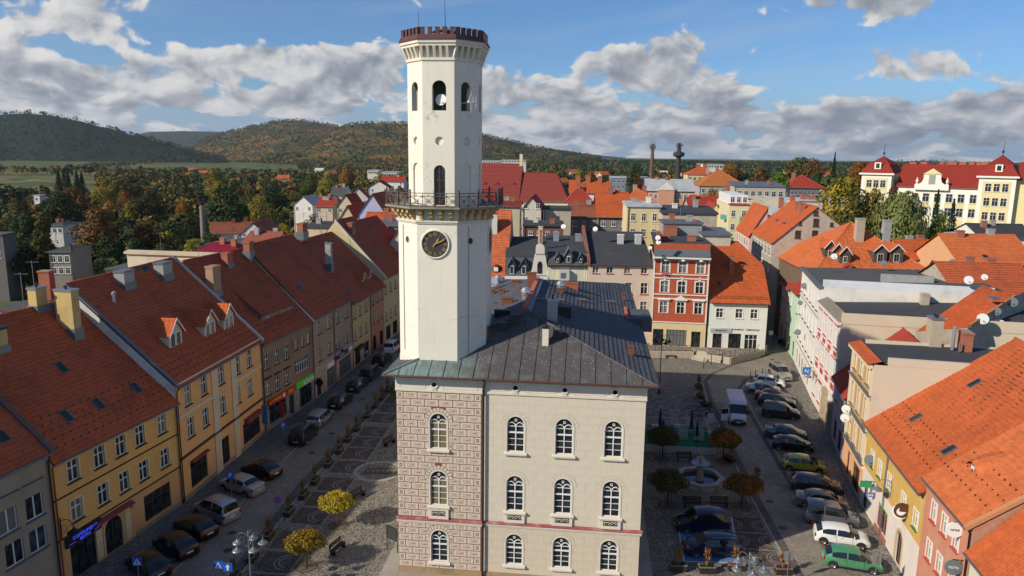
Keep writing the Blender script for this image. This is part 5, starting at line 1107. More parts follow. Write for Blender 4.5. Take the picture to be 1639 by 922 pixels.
# red brick house
h=mk('red_brick_house','four-storey red brick house with white window dressings and flower box, back of the square',1047,1137,409,110.5,8,None)
RBK=brickmat('facade_red_brick',(.46,.085,.035),(.38,.07,.03),(.36,.12,.07),dirt=.2); WST=surf('white_stucco',(.70,.67,.60),.85,.08,1,14,.1,dirt=.15); CRL=pcol('cream_ground_floor',(.62,.50,.29)); h.wm=RBK
z1=h.uz(1092,506)[1]; z2=h.uz(1092,460)[1]; z3=h.uz(1092,428)[1]; us_=[h.uz(x,460)[0] for x in (1063.5,1091,1119.5)]; W9=dict(w=1.15,h=1.8,style='cross',surround=WST,sw=.2)
z1=h.uz(1092,493)[1]
gf=dict(c=[(us_[1]-.4,2.3)],w=3.1,h=2.6,style='many',fm=GREYM,glass=1,name='shop_window'); ztop=h.e
h.front(ztop,[dict(c=[(u,z1) for u in us_],**W9),dict(c=[(u,z2) for u in us_],**W9),dict(c=[(u,z3) for u in us_],**W9),gf,dict(c=[(us_[2]-.1,2.1)],w=1.4,h=2.7,style='double',fm=BROWNF,arch=False,surround=CRL,sw=.25,glass=0,name='door'),dict(c=[(us_[0]-.6,2.3)],w=1.6,h=2.6,style='single',fm=BROWNF,glass=0,name='door')],RBK,segs=[(.2,4.7,CRL),(4.7,ztop,RBK)])
for z in (4.7,z1+1.35,z2-1.25,z2+1.3,z3-1.2): h.band(z,z+.16,WST,.12)
for u in (0.15,h.w-.15,(us_[0]+us_[1])/2,(us_[1]+us_[2])/2): pass
h.band(4.9,ztop-.6,WST,.08,0,.22,'quoin'); h.band(4.9,ztop-.6,WST,.08,h.w-.22,h.w,'quoin')
for i,u in enumerate(us_):
    MB().box(u-.95,u+.95,-.32,0,z1+1.2,z1+1.35).build('hood',WST,h.root); MB().extr([(u-.16,z2+1.0),(u+.16,z2+1.0),(u+.22,z2+1.6),(u-.22,z2+1.6)],-.12,0).build('keystone',WST,h.root)
    MB().lathe([(.5,0),(.45,.2),(.25,.4),(.01,.45)],12).build('cartouche',WST,h.root,(u,-.02,z3+1.0))
    if i==1: MB().extr([(u-.95,z1+1.35),(u+.95,z1+1.35),(u,z1+1.95)],-.3,0).build('pediment',WST,h.root)
fl=MB()
for k in range(60): c=Vector((us_[0]-.6+rnd.random()*1.2,-.25-rnd.random()*.2,z3-1.15+rnd.random()*.45)); a=Vector((rnd.random()-.5,rnd.random()-.5,rnd.random()-.5))*.25; b_=Vector((rnd.random()-.5,rnd.random()-.5,rnd.random()-.5))*.25; fl.poly([c,c+a,c+a+b_,c+b_])
fl.build('flower_box',plain('red_petals',(.45,.02,.03),.7),h.root,kind='stuff')
MB().box(-.1,h.w+.1,-.5,.2,ztop-.35,ztop).box(-.1,h.w+.1,-.25,.2,ztop-.6,ztop-.35).build('cornice',WST,h.root)
m=MB()
for k in range(34): m.box(k*h.w/34,k*h.w/34+.13,-.42,-.1,ztop-.75,ztop-.5)
m.build('dentils',BROWNF,h.root,kind='stuff')
zr=h.uz(1090,372,15)[1]; MB().hexa([(0,-.6,ztop),(h.w,-.6,ztop),(h.w,.4,ztop+.9),(0,.4,ztop+.9)],[(0,-.6,ztop+.08),(h.w,-.6,ztop+.08),(h.w,.4,ztop+.98),(0,.4,ztop+.98)]).build('eaves_roof',LEAD,h.root)
MB().box(0,h.w,.4,.7,ztop,ztop+1.9).build('parapet',RBK,h.root)
MB().hexa([(0,.7,ztop+1.2),(h.w,.7,ztop+1.2),(h.w,15,zr-.1),(0,15,zr-.1)],[(0,.7,ztop+1.9),(h.w,.7,ztop+1.9),(h.w,15,zr),(0,15,zr)]).build('roof',BLF,h.root); h.walls(ztop,15,RUB)
for x,yb,yt in ((1064,388,378),(1107,386,376)): chimx(h,x,yb,yt,4,1.3,.9,BRICKC,None)
chimx(h,1053,392,371,2,.5,2.2,surf('red_brick_coping',(.26,.10,.06)),None)
# white house with orange roof
h=mk('white_corner_house','two-storey white corner house with big bright orange roof and shops, back of the square',1136,1230,481,109.5,5,pcol('cool_white_render',(.66,.68,.62),dirt=.12))
wz=h.uz(1180,500)[1]; e=h.e
h.front(e,[dict(p=[(1152,500.5),(1183,502),(1207,503.5)],w=1.05,h=1.45,style='cross',surround=WST,sill=WST,sw=.12),dict(c=[(h.uz(1148,540)[0],1.9)],w=1.4,h=2.7,style='double',fm=BROWNF,surround=WST,sw=.1,glass=0,name='door'),dict(c=[(h.uz(1176,540)[0],2.0)],w=1.9,h=2.6,style='three',fm=DARKM,glass=0,name='shop_window'),dict(c=[(h.uz(1202,542)[0],2.0)],w=1.9,h=2.4,style='three',fm=WHITE,glass=0,name='shop_window')],h.wm)
o=h.band(3.45,4.05,plain('grey_sign',(.35,.37,.4)),.1,.4,3.6,'sign_board'); T('PENSJONAT',.35,plain('ink',(.02,.02,.03)),o,(2.0,-.12,3.75),(R(90),0,0))
T('SKLEP OGRODNICZY - WIEKOPOLE',.36,plain('ink',(.02,.02,.03)),h.root,(h.w-3.9,-.02,3.95),(R(90),0,0),ext=.02)
D=17; h.walls(e,D,h.wm); K=h.uz(1227,424,5.6); y_k=5.6; u_k,zk=h.w,K[1]; rR=h.uz(1181,386,9.5); zrr=rR[1]
zk=e+(zrr-e)*5.6/9.5; m=MB(); k=(zrr-e)/9.5; TOT=T_O
tiles(m,(-.0,-.4,e-.4*k),(h.w+.3,-.4,e-.4*k),(h.w+.3,5.6,zk),(0,5.6,zk),.34,.3); tiles(m,(0,5.6,zk),(h.w+.3,5.6,zk),(rR[0],9.5,zrr),(0,9.5,zrr),.34,.3)
tiles(m,(h.w+.3,5.6,zk),(h.w+.3,13.4,zk),(rR[0],9.5,zrr),(rR[0],9.5,zrr),.34); tiles(m,(h.w+.3,19+.4,e-.4*k),(0,19.4,e-.4*k),(0,9.5,zrr),(rR[0],9.5,zrr),.5)
m.build('roof_tiles',TOT,h.root,kind='stuff'); MB().poly([(h.w,0,e),(h.w,5.6,zk),(h.w,13.4,zk),(h.w,19,e)]).build('gable',h.wm,h.root); MB().poly([(0,0,e),(0,9.5,zrr),(0,19,e)]).build('gable',h.wm,h.root)
h.slope=(e,9.5,zrr,19); chimx(h,1170,432,408,4.5,.75,.7,BRICKC,None); h.skylight((1151,455),.6,.7); MB().tube([(0,-.5,e-.3),(h.w+.3,-.5,e-.3)],.08,6).build('gutter',BROWNF,h.root)
sg=MB(); 
for k_ in range(28): sg.box(k_*h.w/28,k_*h.w/28+.12,.0,.04,e+.6,e+.85)
sg.build('snow_guard',BROWNF,h.root,kind='stuff')
# --- mint and pink houses north of the white terrace
def side_house(name,label,a,b,zt,wm,rm,D=14):
    h=House(name,label,a,b); h.wm=wm; n=max(2,int(h.w/2.8)); cs=[(1.2+(h.w-2.4)*i/(n-1),z) for i in range(n) for z in ([5.0,8.0] if zt>8.5 else [4.8])]
    h.front(zt,[dict(c=cs,w=.95,h=1.6,style='cross',surround=WHITE,sill=SILLD,sw=.1),dict(c=[(h.w*.3,1.5),(h.w*.72,1.5)],w=1.3,h=2.3,style='double',fm=BROWNF,glass=0,name='door')],wm); h.gable(zt,7,zt+4.5,D,rm); h.walls(zt,D,WALLG,slope=(zt,7,zt+4.4,D)); return h
P0,P1,P2_,P3=Vector((42.6,105.3)),Vector((44.2,113)),Vector((45.8,121)),Vector((47.8,131))
side_house('mint_house','mint green house with a red roof beside the narrow back street',P1,P0,10.2,pcol('mint_render',(.46,.60,.46)),T_R)
side_house('rose_house','faded rose house with red roof deeper in the narrow back street',P2_,P1,9.6,pcol('rose_render',(.60,.42,.36)),T_R)
side_house('beige_street_house','last beige house visible in the narrow back street',P3,P2_,9.0,pcol('beige_street',(.55,.48,.38)),T_O)
# --- second line of houses: rows of (kind, name, label, xl, xr, y_eave, Y, yaw, wall, roof, depth, extra)
MZ=pcol('maize_render',(.62,.52,.28)); 
h=mk('rubble_gable_house','house with bare rubble stone gable and orange roof, beyond the back street',1237,1352,388,124,8,RUB); 
pk,pz=h.uz(1308,332); D=19; roof_gable(h,h.e,pk,pz,D,T_O,er=h.uz(1350,368)[1],col=.3,course=.36)
for x,y in ((1306,356),(1277,375),(1304,375),(1281,357.5)): u,z=h.uz(x,y); swin(h,u,z,.9 if y!=357.5 else .4,1.3 if y!=357.5 else .6,BROWNF)
u,z=h.uz(1306,341); swin(h,u,z,.7,.8,BROWNF); u,z=h.uz(1330,375); swin(h,u,z,.7,.7,BROWNF); u,z=h.uz(1302,393); swin(h,u,z,.9,1.2,BROWNF); u,z=h.uz(1331,359); swin(h,u,z,.5,.6,BROWNF)
for d in range(6):
    for z in (h.e-1.8,h.e-4.6): swin(h,-.0,z,1.0,1.5,None,WST,y=2+d*2.9,rot=-PI/2)
chimx(h,1277,338,324,9,1.2,.9,BRICKC); chimx(h,1283,341,325,5,.9,.8,BRICKC)
for d in (6,12): MB().box(-.35,.35,-.5,.5,-.05,.15).build('skylight',LEAD,h.root,(pk*.45,d,h.e+(pz-h.e)*.45+.15))
h=mk('rose_attic_house','pink house with orange roof and a white boxed dormer, beyond the back street',1200,1226,376,146,8,pcol('rose_pink',(.64,.42,.38))); pk,pz=h.uz(1250,330,0); pk=h.w+4.0; h2w=h.w
roof_gable(h,h.e,h.w*.999,h.e+5.5,16,T_O); 
for d in range(5):
    for z in (h.e-1.8,h.e-4.6): swin(h,0,z,1.0,1.5,None,WST,y=2+d*2.9,rot=-PI/2)
grid(h,2,[h.e-2,h.e-4.8],1,1.5,.9)
h=mk('balcony_block','cream block with teal balconies and white attic windows',1168,1198,327,168,8,IV,'apartment block'); body(h,h.e,22,IV); zt=h.uz(1180,312,2)[1]
MB().box(.3,h.w,1.0,21,h.e,zt).build('attic',TX_W,h.root); 
for i in range(3): swin(h,h.w*(i+.5)/3,(h.e+zt)/2,.9,1.3,y=1.0)
MB().box(-.2,h.w+.2,-.3,1.1,h.e-.1,h.e+.15).build('eaves',REDP,h.root)
TEAL=plain('teal_balcony',(.10,.34,.33),.5)
for i,z in enumerate((h.e-3.3,h.e-6.4,h.e-9.5)):
    grid(h,2,[z+1.2],.9,1.5,.9); MB().box(h.w*.55,h.w,-1.2,0,z-.5,z+.5).build('balcony',TEAL,h.root); MB().box(-1.1,0,3,6,z-.5,z+.5).build('balcony',TEAL,h.root)
MB().hexa([(h.w,0,-5),(h.w+7,0,-5),(h.w+7,18,-5),(h.w,18,-5)],[(h.w,0,h.e+1),(h.w+7,0,h.e+1.4),(h.w+7,18,h.e+1.4),(h.w,18,h.e+1)]).build('side_wing',SAND,h.root)
def simple(name,label,xl,xr,y,Y,yaw,wm,rm,kind,py,D,nx=0,zs=(),ww=1.0,wh=1.5,hl=0,hr=0,ry=None,cat='house',chs=(),pkx=None,sur=None,course=.5):
    h=mk(name,label,xl,xr,y,Y,yaw,wm,cat); e=h.e
    if kind=='f':
        ry=ry or D/2; rz=h.uz((xl+xr)/2,py,ry)[1]; body(h,e,D,wm); roof_front(h,e,ry,rz,D,rm,hl=hl,hr=hr,course=course)
    elif kind=='g':
        pk,pz=h.uz(pkx or (xl+xr)/2,py); roof_gable(h,e,pk,pz,D,rm,course=course)
    else:
        body(h,e,D,wm); rz=h.uz((xl+xr)/2,py,D)[1]; MB().hexa([(-.2,-.3,e),(h.w+.2,-.3,e),(h.w+.2,D,max(e,rz)),(-.2,D,max(e,rz))],[(-.2,-.3,e+.3),(h.w+.2,-.3,e+.3),(h.w+.2,D,max(e,rz)+.3),(-.2,D,max(e,rz)+.3)]).build('roof',rm,h.root)
    if nx: grid(h,nx,[e-z for z in zs],ww,wh,min(1.6,h.w*.18),sur=sur)
    if kind=='f' and not chs and h.w>5 and name not in('church',):
        for f_ in rnd.sample((.25,.45,.7),2): chimney(h.root,h.w*f_,ry+rnd.uniform(-1.5,1.5),rz-2.2,rz+rnd.uniform(.5,1.1),1.1,.7,rnd.choice([BRICKC,GRS,BRICKC]),None,0)
    if kind=='flat' and h.w>6 and D>5:
        for f_ in (.3,.72): chimney(h.root,h.w*f_,D*rnd.uniform(.3,.8),e,max(e,rz)+rnd.uniform(.8,1.5),.9,.6,rnd.choice([GRS,BRICKC,WH]),None,0)
        MB().tube([(h.w*.5,D*.5,e),(h.w*.5,D*.5,max(e,rz)+2.6)],.04,4).build('aerial_mast',GREYM,h.root)
    if nx: MB().tube([(.25,-.12,e),(.25,-.12,min(-2,e-8))],.06,5).build('downpipe',DARKM,h.root)
    for (cx,yb,yt,dep,w) in chs: chimx(h,cx,yb,yt,dep,w,w*.7,BRICKC)
    return h
OR2=tilemat('weathered_brown_tile',(.30,.10,.06),.3,.5); DRD=tilemat('dark_red_roof',(.22,.045,.035),.08,.1); GRR=surf('pale_grey_roof',(.45,.47,.48),.8,.25,.5,8,.2,dirt=.4)
simple('stained_wall_house','long cream and brick patched back wall building with flat roof behind the pink house',1060,1148,342,128,4,STAIN,BLF,'flat',331,9,0)
simple('yellow_courtyard_house','narrow yellow courtyard house with patchy brick side',1004,1058,331,131,3,MZ,GRR,'flat',324,8,3,(1.8,4.6),.8,1.4)
simple('courtyard_shed','grey flat-roofed courtyard wing with ribbon window and brick stack',1062,1124,358,121,4,pcol('grey_shed',(.30,.30,.30)),LEAD,'flat',354,6,0,chs=((1072,372,362,-.5,2.2),(1112,373,352,.5,.5)))
simple('cement_shed','pale cement lean-to between the brick house and the courtyard walls',1124,1170,377,118,3,pcol('cement',(.55,.50,.42),dirt=.3),LEAD,'flat',366,8)
simple('grey_back_house','weathered brown-tiled house with grimy grey back wall',913,957,346,160,3,DGREY,OR2,'f',324,12,3,(1.6,4.6),.9,1.1)
simple('orange_back_house','orange-roofed house with dark grimy back wall, beside the brown-tiled one',957,1008,346,158,3,DGREY,T_O,'f',308,16,3,(1.6,4.6),.9,1.1)
simple('maroon_wall_shed','low flat roof with a long maroon wall behind the slate houses',838,902,362,130,2,pcol('maroon_wall',(.20,.09,.08)),BLF,'flat',355,9,4,(1.2,),.8,.8)
simple('patched_wall_house','flat-roofed house with a big blank patched cement wall',872,914,335,150,2,STAIN,BLF,'flat',331,8,0)
simple('ivory_gable_house','small ivory house with red-edged gable beside the church',836,866,334,148,6,pcol('pale_stucco',(.58,.52,.42),dirt=.3),T_R,'g',316,12,2,(-.6,2.2),.8,1.1)
simple('red_shed','low dark red roof beside the foot of the tower',790,832,330,170,4,pcol('cream_shed',(.5,.44,.30)),DRD,'f',322,8,0)
# church
h=mk('church','long church with huge smooth dark red roof and lower choir',700,829,318,255,6,IV,'church'); e=h.e; ry=13; rz=h.uz(800,262,ry)[1]; body(h,e,26,IV); roof_front(h,e,ry,rz,26,DRD,course=2.0)
for x in (775,795,821): u,z=h.uz(x,297,5); MB().hexa([(-1.6,0,-.2),(1.6,0,-.2),(1.6,3,1.2),(-1.6,3,1.2)],[(-.3,0,1.0),(.3,0,1.0),(1.2,3,1.3),(-1.2,3,1.3)]).build('eyebrow_dormer',DRD,h.root,(u,5,h.e+(rz-h.e)*5/13))
MB().box(h.w-.8,h.w+.3,ry-.8,ry+.8,rz-3,rz+3.5).build('gable_turret',IV,h.root)
c=mk('church_choir','lower red-roofed choir at the right end of the church',829,909,321,252,6,IV,'church'); ry=11; rz=c.uz(870,277,ry)[1]; body(c,c.e,22,IV); roof_front(c,c.e,ry,rz,22,DRD,hr=4.6,course=2.0)
simple('red_hip_house','red hipped roof with a white dormer, right of the church choir',908,948,322,205,4,SAND,T_R,'f',297,14,0,hr=5,hl=5)
simple('orange_ridge_house','long orange roof with several brick chimneys behind the red hipped roof',912,976,308,235,5,WH,T_O,'f',289,14,0,chs=((925,292,281,6,1.6),(941,292,280,6,1.6),(960,292,282,6,1.4)))
simple('bright_orange_house','broad bright orange roof left of the pink institution',991,1056,325,200,4,SAND,T_O2,'f',301,16,0,hr=8)
simple('blue_grey_block','blue-grey flat office block among the autumn trees',978,1040,285,420,4,pcol('blue_grey',(.22,.25,.30)),GRR,'flat',283,14,8,(1.8,4.8),1.6,1.4,cat='office block')
h=simple('pink_institution','salmon pink institution with pale metal roof and central pediment',1035,1112,305,285,6,pcol('salmon_inst',(.56,.30,.20)),GRR,'f',287,20,9,(2.2,),1.1,1.9,sur=WST); 
u,z=h.uz(1067,305,-1.5); MB().extr([(u-3,h.e-9),(u+3,h.e-9),(u+3,h.e+.6),(u,h.e+3.2),(u-3,h.e+.6)],-1.5,1).build('pediment_bay',h.wm,h.root); MB().extr([(u-3.3,h.e+.4),(u+3.3,h.e+.4),(u,h.e+3.5)],-1.7,-1.5).build('pediment',WST,h.root)
simple('yellow_villa','yellow villa with orange hipped roof in front of the trees',1101,1146,279,440,5,MZ,T_O,'f',266,18,6,(2.5,),1.4,1.8,hl=8,hr=8,chs=((1118,269,263,9,2.2),(1128,269,262,9,2.2)))
simple('ochre_hip_house','big ochre-orange hipped roof with two dormers and grey walls',1120,1196,297,320,6,pcol('greyish_wall',(.38,.36,.32)),tilemat('ochre_tile',(.44,.15,.045),.15,.1),'f',271,26,7,(2.2,),1.2,1.8,hl=13,hr=11)
simple('flat_grey_block','grey block with flat roof and a row of attic windows',1176,1258,299,250,6,pcol('warm_grey',(.44,.40,.34)),LEAD,'flat',292,16,7,(2.3,),1.3,1.9,cat='apartment block')
simple('dark_blue_house','red-roofed house with dark blue-grey walls left of the yellow tree',1262,1322,300,330,6,pcol('slate_blue_wall',(.09,.11,.15)),T_R,'f',279,22,8,(2.2,),1.3,1.8,hl=9,hr=9,chs=((1270,283,276,11,1.6),))
simple('red_attic_house','dark red roof with brick chimney stack between the pink institution and the block',1110,1176,345,215,7,SAND,T_R,'f',314,16,5,(1.6,),1,1.4,chs=((1163,322,296,6,1.4),))
simple('cream_dormer_house','cream gabled house among red roofs',1128,1163,350,185,7,MZ,T_R,'g',326,16,2,(0.2,),1,1.4)
simple('red_felt_house','red roof with flat ridge left of the cream gabled house',1104,1146,335,195,5,SAND,T_R,'f',316,12,0)
simple('rear_parapet_house','white parapet house with roof terrace clutter behind the balconies',1236,1278,343,160,6,pcol('whitish_pink',(.62,.52,.48)),GRR,'flat',317,14,0,chs=((1250,325,316,4,1.0),(1268,324,312,4,1.0)))
simple('low_pink_hall','long low pale hall behind the rubble gable house',1275,1376,322,190,6,pcol('whitish_pink',(.62,.52,.48)),GRR,'flat',318,14,0,chs=((1286,320,311,4,1.6),(1300,320,312,4,1.4)))
# hipped orange complex right of centre
h=mk('hipped_orange_house','large orange hipped roof with two wooden dormers facing the square',1304,1500,436,106,4,pcol('brown_wood_wall',(.16,.11,.08))); e=h.e; D=22; ry=11; rz=h.uz(1395,356,ry)[1]; body(h,e,D,h.wm); hlw=h.uz(1388,356,ry)[0]; hrw=h.w-h.uz(1405,357,ry)[0]
roof_front(h,e,ry,rz,D,T_O2,hl=hlw,hr=hrw,course=.4,col=.32); h.rf=lambda u,d:e+(rz-e)*min(d/ry,1) if d>-.5 else -99
for x in (1408,1434): h.dormer((x,421),1.9,1.9,2.8,surf('dark_wood',(.10,.07,.05),.9,.3,3,12,.3),T_O,wins=1,ww=.85,wh=1.3)
for x,y in ((1328,412),(1340,417),(1352,422)): h.dormer((x,y),1.6,1.6,2.6,surf('dark_wood',(.10,.07,.05)),T_O,wins=1,ww=.6,wh=1.0)
chimx(h,1375,374,349,7,1.2,1.0,surf('stone_chimney',(.42,.36,.27)),GRS); chimx(h,1418,374,352,9,1.1,1.0,GRS,None)
h=simple('long_orange_house','long low orange roof over a peach wall, behind the hipped roof',1448,1562,413,125,4,PEA,T_O,'f',385,10,9,(1.3,),.9,1.2)
h=simple('far_right_orange_house','wide light orange roof with skylight at the right edge, below the school',1536,1660,420,112,4,PEA,T_O2,'f',376,14,0)
h.slope=(h.e,7,h.uz(1600,378,7)[1],14); h.skylight((1577,413),.8,1.2)
h=simple('maroon_roof_house','dark red tiled roof at the right edge behind the rubble wall',1532,1670,470,88,5,RUB,T_L,'f',422,12,0)
h=mk('rubble_wall_house','rubble stone gable full of satellite dishes with an orange roof, right edge',1548,1660,530,70,6,RUB)
wp=[AT(1549,620,70.5),AT(1700,620,86),AT(1700,430,86),AT(1622,477,78),AT(1549,525,70.5)]; m=MB(h.I); m.poly(wp).poly([p+Vector((.3,.6,-.2)) for p in wp[::-1]])
m.build('wall',RUB,h.root)
q0,q1,q2,q3=AT(1466,531,72),AT(1549,525,70.5),AT(1622,477,78),AT(1574,456,83); m=MB(h.I); tiles(m,q0,q1,q2,q3,.34,.3); m.build('roof_tiles',T_O,h.root,kind='stuff')
q_=AT(1590,478,76); I_=h.I@q_; MB().box(-.4,.4,-.6,.6,0,.2).build('skylight',LEAD,h.root,I_)
MB(h.I).hexa([q1,q2,q2+Vector((.4,.1,0)),q1+Vector((.4,.1,0))],[q1+Vector((0,0,.35)),q2+Vector((0,0,.35)),q2+Vector((.4,.1,.35)),q1+Vector((.4,.1,.35))]).build('coping',surf('orange_capping_tile',(.48,.22,.10),.8),h.root)
MB(h.I).poly([q1,q2,q2+Vector((0,0,-8)),q1+Vector((0,0,-8))]).poly([q0,q1,q1+Vector((0,0,-8)),q0+Vector((0,0,-8))]).build('gable',RUB,h.root)
# school
SY=pcol('school_yellow',(.68,.58,.31),var=.06,dirt=.15,streak=.1); SW=surf('school_white',(.74,.71,.62),.85,.05,1,10,.05); SR=tilemat('school_red_tile',(.26,.035,.025),.10,.08)
sc=mk('school','long yellow and white school with bright red roofs, corner pavilions and a curved gable',1437,1568,297,222,37,SY,'school'); e=sc.e; z0=-10
MB().box(0,sc.w,0,14,z0,e).build('wall',SW,sc.root); ry=8; rz=sc.uz(1500,264,ry)[1]; roof_front(sc,e,ry,rz,16,SR,course=.6)
def pav(xl,xr,pyk,yy,D,label):
    a,b=sc.uz(xl,yy,-2)[0],sc.uz(xr,yy,-2)[0]; zt=sc.uz((xl+xr)/2,yy,-2)[1]; pz=sc.uz((xl+xr)/2,pyk,D/2-2)[1]; w=b-a
    o=MB().box(a,b,-2,D-2,z0,zt).build('pavilion',SW,sc.root,label=label); MB().box(a+w*.12,b-w*.12,-2.06,-2,z0,zt-1.5).build('panel',SY,o)
    zm=zt+(pz-zt)*.52; m=MB(); c=(a+b)/2; i=w*.16
    E=[(a-.6,-2.6,zt),(b+.6,-2.6,zt),(b+.6,D-1.4,zt),(a-.6,D-1.4,zt)]; Fq=[(a+i,-2+i,zm),(b-i,-2+i,zm),(b-i,D-2-i,zm),(a+i,D-2-i,zm)]
    for k in range(4): j=(k+1)%4; tiles(m,E[k],E[j],Fq[j],Fq[k],.6); G_=[(x+(.35 if x>c else -.35),y_,zm-.1) for x,y_,_ in Fq]; tiles(m,G_[k],G_[j],(c,D/2-2,pz),(c,D/2-2,pz),.6)
    m.build('roof_tiles',SR,sc.root,kind='stuff'); MB().box(a-.7,b+.7,-2.7,-1.9,zt-.5,zt).build('cornice',SW,sc.root)
    MB().tube([(c,D/2-2,pz-.2),(c,D/2-2,pz+4)],[.12,.03],5).lathe([(.3,pz+.6),(.3,pz+1.1),(.01,pz+1.4)],6,(c,D/2-2,0)).build('finial',DARKM,sc.root)
    o2=MB().box(c-.9,c+.9,-1.9,1,zt+1.2,zt+3.2).build('dormer',SW,sc.root); MB().box(c-.5,c+.5,-1.93,-1.9,zt+1.5,zt+2.9).build('window',GLS[0],o2)
    for k in range(3):
        for z in (2.6,6.6,10.6): swin(sc,a+w*(.27+.23*k),zt-z-.6,1.5,2.3,y=-2.08,fm=TX_W)
    return a,b,zt,pz
pav(1380,1428,250,277,16,'left pavilion'); a,b,zt,pz=pav(1568,1628,248,282,16,'right pavilion')
MB().box(b,b+16,0,12,z0,zt-1).build('side_wing',SY,sc.root); m=MB(); tiles(m,(b,-.4,zt-1),(b+16,-.4,zt-1),(b+16,6,zt+4),(b,6,zt+4),.6); m.build('roof_tiles',SR,sc.root,kind='stuff')
n=7
for i in range(n):
    u=sc.w*(i+.6)/n; [MB().box(u-1.0,u+1.0,-.06,0,za,zb).build('panel',SY,sc.root) for za,zb in ((e-6.0,e-4.7),(z0,e-9.0))]
    for z in (2.9,7.0): swin(sc,u,e-z-.3,1.7,2.5,y=-.08,fm=TX_W)
gu=sc.uz(1491,296,-1)[0]; pts=[(x*.74,e+z*.50) for x,z in ((-6,-2),(6,-2),(6,1.2),(4.6,1.4),(3.6,2.4),(3.1,4.2),(3,7.4),(0,10.4),(-3,7.4),(-3.1,4.2),(-3.6,2.4),(-4.6,1.4),(-6,1.2))]
o=MB().extr(pts,-1,-.2).build('curved_gable',SW,sc.root,(gu,0,0)); MB().box(-.85,.85,-1.06,-1,e+.7,e+3.4).build('relief_panel',surf('grey_relief',(.33,.32,.28),.9,.3,3,12,.6),o); MB().extr([(-2.5,e+3.6),(2.5,e+3.6),(0,e+5.3)],-1.2,-1.0).build('pediment',SY,o)
for s in(-1,1): MB().lathe([(.5,0),(.7,.3),(.3,.7),(.7,1.5),(.6,2.3),(.2,2.8),(.35,3.3),(.01,3.6)],10).build('urn',SW,o,(s*3.9,-.6,e+.5)).scale=(.6,.6,.6)
for x in (1460.5,1478,1509,1515,1525,1540,1556,1563,1575,1587): chimx(sc,x,272,259,9,1.8,1.2,BRICKC)
ap=sc.uz(1588,352,-2)[0]; MB().extr([(ap-6.5,e-14),(ap+6.5,e-14),(ap+6.5,e-12.5),(ap,e-9.8),(ap-6.5,e-12.5)],-4,-2).build('porch_pediment',surf('sandstone_school',(.55,.43,.26),.9,.1,1,10,.2),sc.root)
simple('slate_dormer_house','dark slate roof with two white dormers in front of the school',1570,1660,380,150,4,WH,surf('dark_roof_felt',(.05,.053,.06)),'f',359,12,0)
simple('white_flat_house','small white flat-roofed building below the school',1536,1572,381,152,4,WH,GRR,'flat',373,8,0)
# chimneys and masts on the horizon
for x,yt,yb,Y,r,lab,col in ((1041,230,315,330,.9,'tall slim brick factory chimney with antennas on its head',(.15,.095,.07)),(1085,229,275,460,1.5,'dark factory chimney with a water tank collar',(.05,.045,.05))):
    p=AT(x,yb,Y); zt=AT(x,yt,Y).z; o=thing('factory_chimney',lab,'chimney',(p.x,p.y,p.z)); H_=zt-p.z
    MB().lathe([(r*1.25,-6),(r*.75,H_)],10).build('shaft',surf('stack_%d'%x,col,.9,.25,.8,6,.3),o); m=MB()
    for k in range(5): a=k*1.3; m.tube([(r*cos(a),r*sin(a),H_-3),(r*cos(a),r*sin(a),H_+1.0+.3*k)],.12,4); m.box(r*1.2*cos(a)-.3,r*1.2*cos(a)+.3,r*1.2*sin(a)-.15,r*1.2*sin(a)+.15,H_-2.2,H_-.6)
    m.build('antennas',GREYM,o,kind='stuff')
    if x==1085: MB().lathe([(r*.9,H_*.50),(r*2.4,H_*.56),(r*2.4,H_*.66),(r*.9,H_*.72)],12).build('water_tank',surf('stack_1085',col),o)
# --- left valley buildings
simple('grey_tenement','grey three-storey tenement with hipped felt roof among the trees below the left row',78,112,403,165,-8,pcol('grey_tenement_wall',(.30,.25,.20),dirt=.4),GRF,'f',392,11,3,(1.7,4.4),1.0,1.5,hl=4,hr=4,sur=WST,cat='apartment block')
simple('white_valley_house','white house with hipped grey roof in the valley trees',73,100,361,240,-5,WH,GRF,'f',354,12,3,(1.6,),1.1,1.4,hl=4,hr=4)
simple('pale_tower_house','small pale house on the meadow edge',53,63,313,420,0,WH,GRR,'flat',312,6,1,(2,),1.2,1.6)
simple('edge_tenement','bluish grey tenement cut by the left edge of the view',-70,4,376,190,0,pcol('cloud_shaded_wall',(.14,.13,.125)),GRF,'flat',372,5,4,(2,5.2),1.2,1.8,cat='apartment block')  # wall colour darkened to imitate the cloud shadow over the valley
simple('low_felt_shed','low shed with grey felt roof behind the yellow chimneys',0,62,497,62,8,GREYR,GRF,'flat',470,14,0,cat='shed')
simple('cream_wall_house','long bare cream wall and roof behind the peach house',203,372,406,88,8,pcol('bare_cream_wall',(.60,.53,.38),dirt=.4),SAND,'flat',406,.6,0)
simple('grey_shed','grey felt-roofed garage beside the long cream wall',170,205,432,130,4,GREYR,GRF,'flat',420,12,1,(1,),.8,1.5,cat='shed')
simple('maroon_roof_hall','low hall with bright maroon metal roof behind the left row',292,378,412,150,10,WH,surf('maroon_metal_roof',(.22,.012,.03),.45,.1,.5,6,.1),'f',387,14,0,hr=4,hl=3)
simple('gabled_barn','long barn with brown roof and a white timbered gable',338,420,374,215,-22,pcol('barn_white',(.55,.53,.48)),OR2,'f',355,14,4,(1.6,),.9,1.0,cat='barn')
simple('white_gable_house','white house gable beside the barn',383,425,376,200,-3,WH,OR2,'g',357,16,2,(0,),.8,1.0)
simple('red_roof_workshop','brick red roofed workshop in front of the barn',383,432,395,165,10,pcol('dusty_wall',(.4,.36,.32)),OR2,'f',370,12,0,cat='workshop')
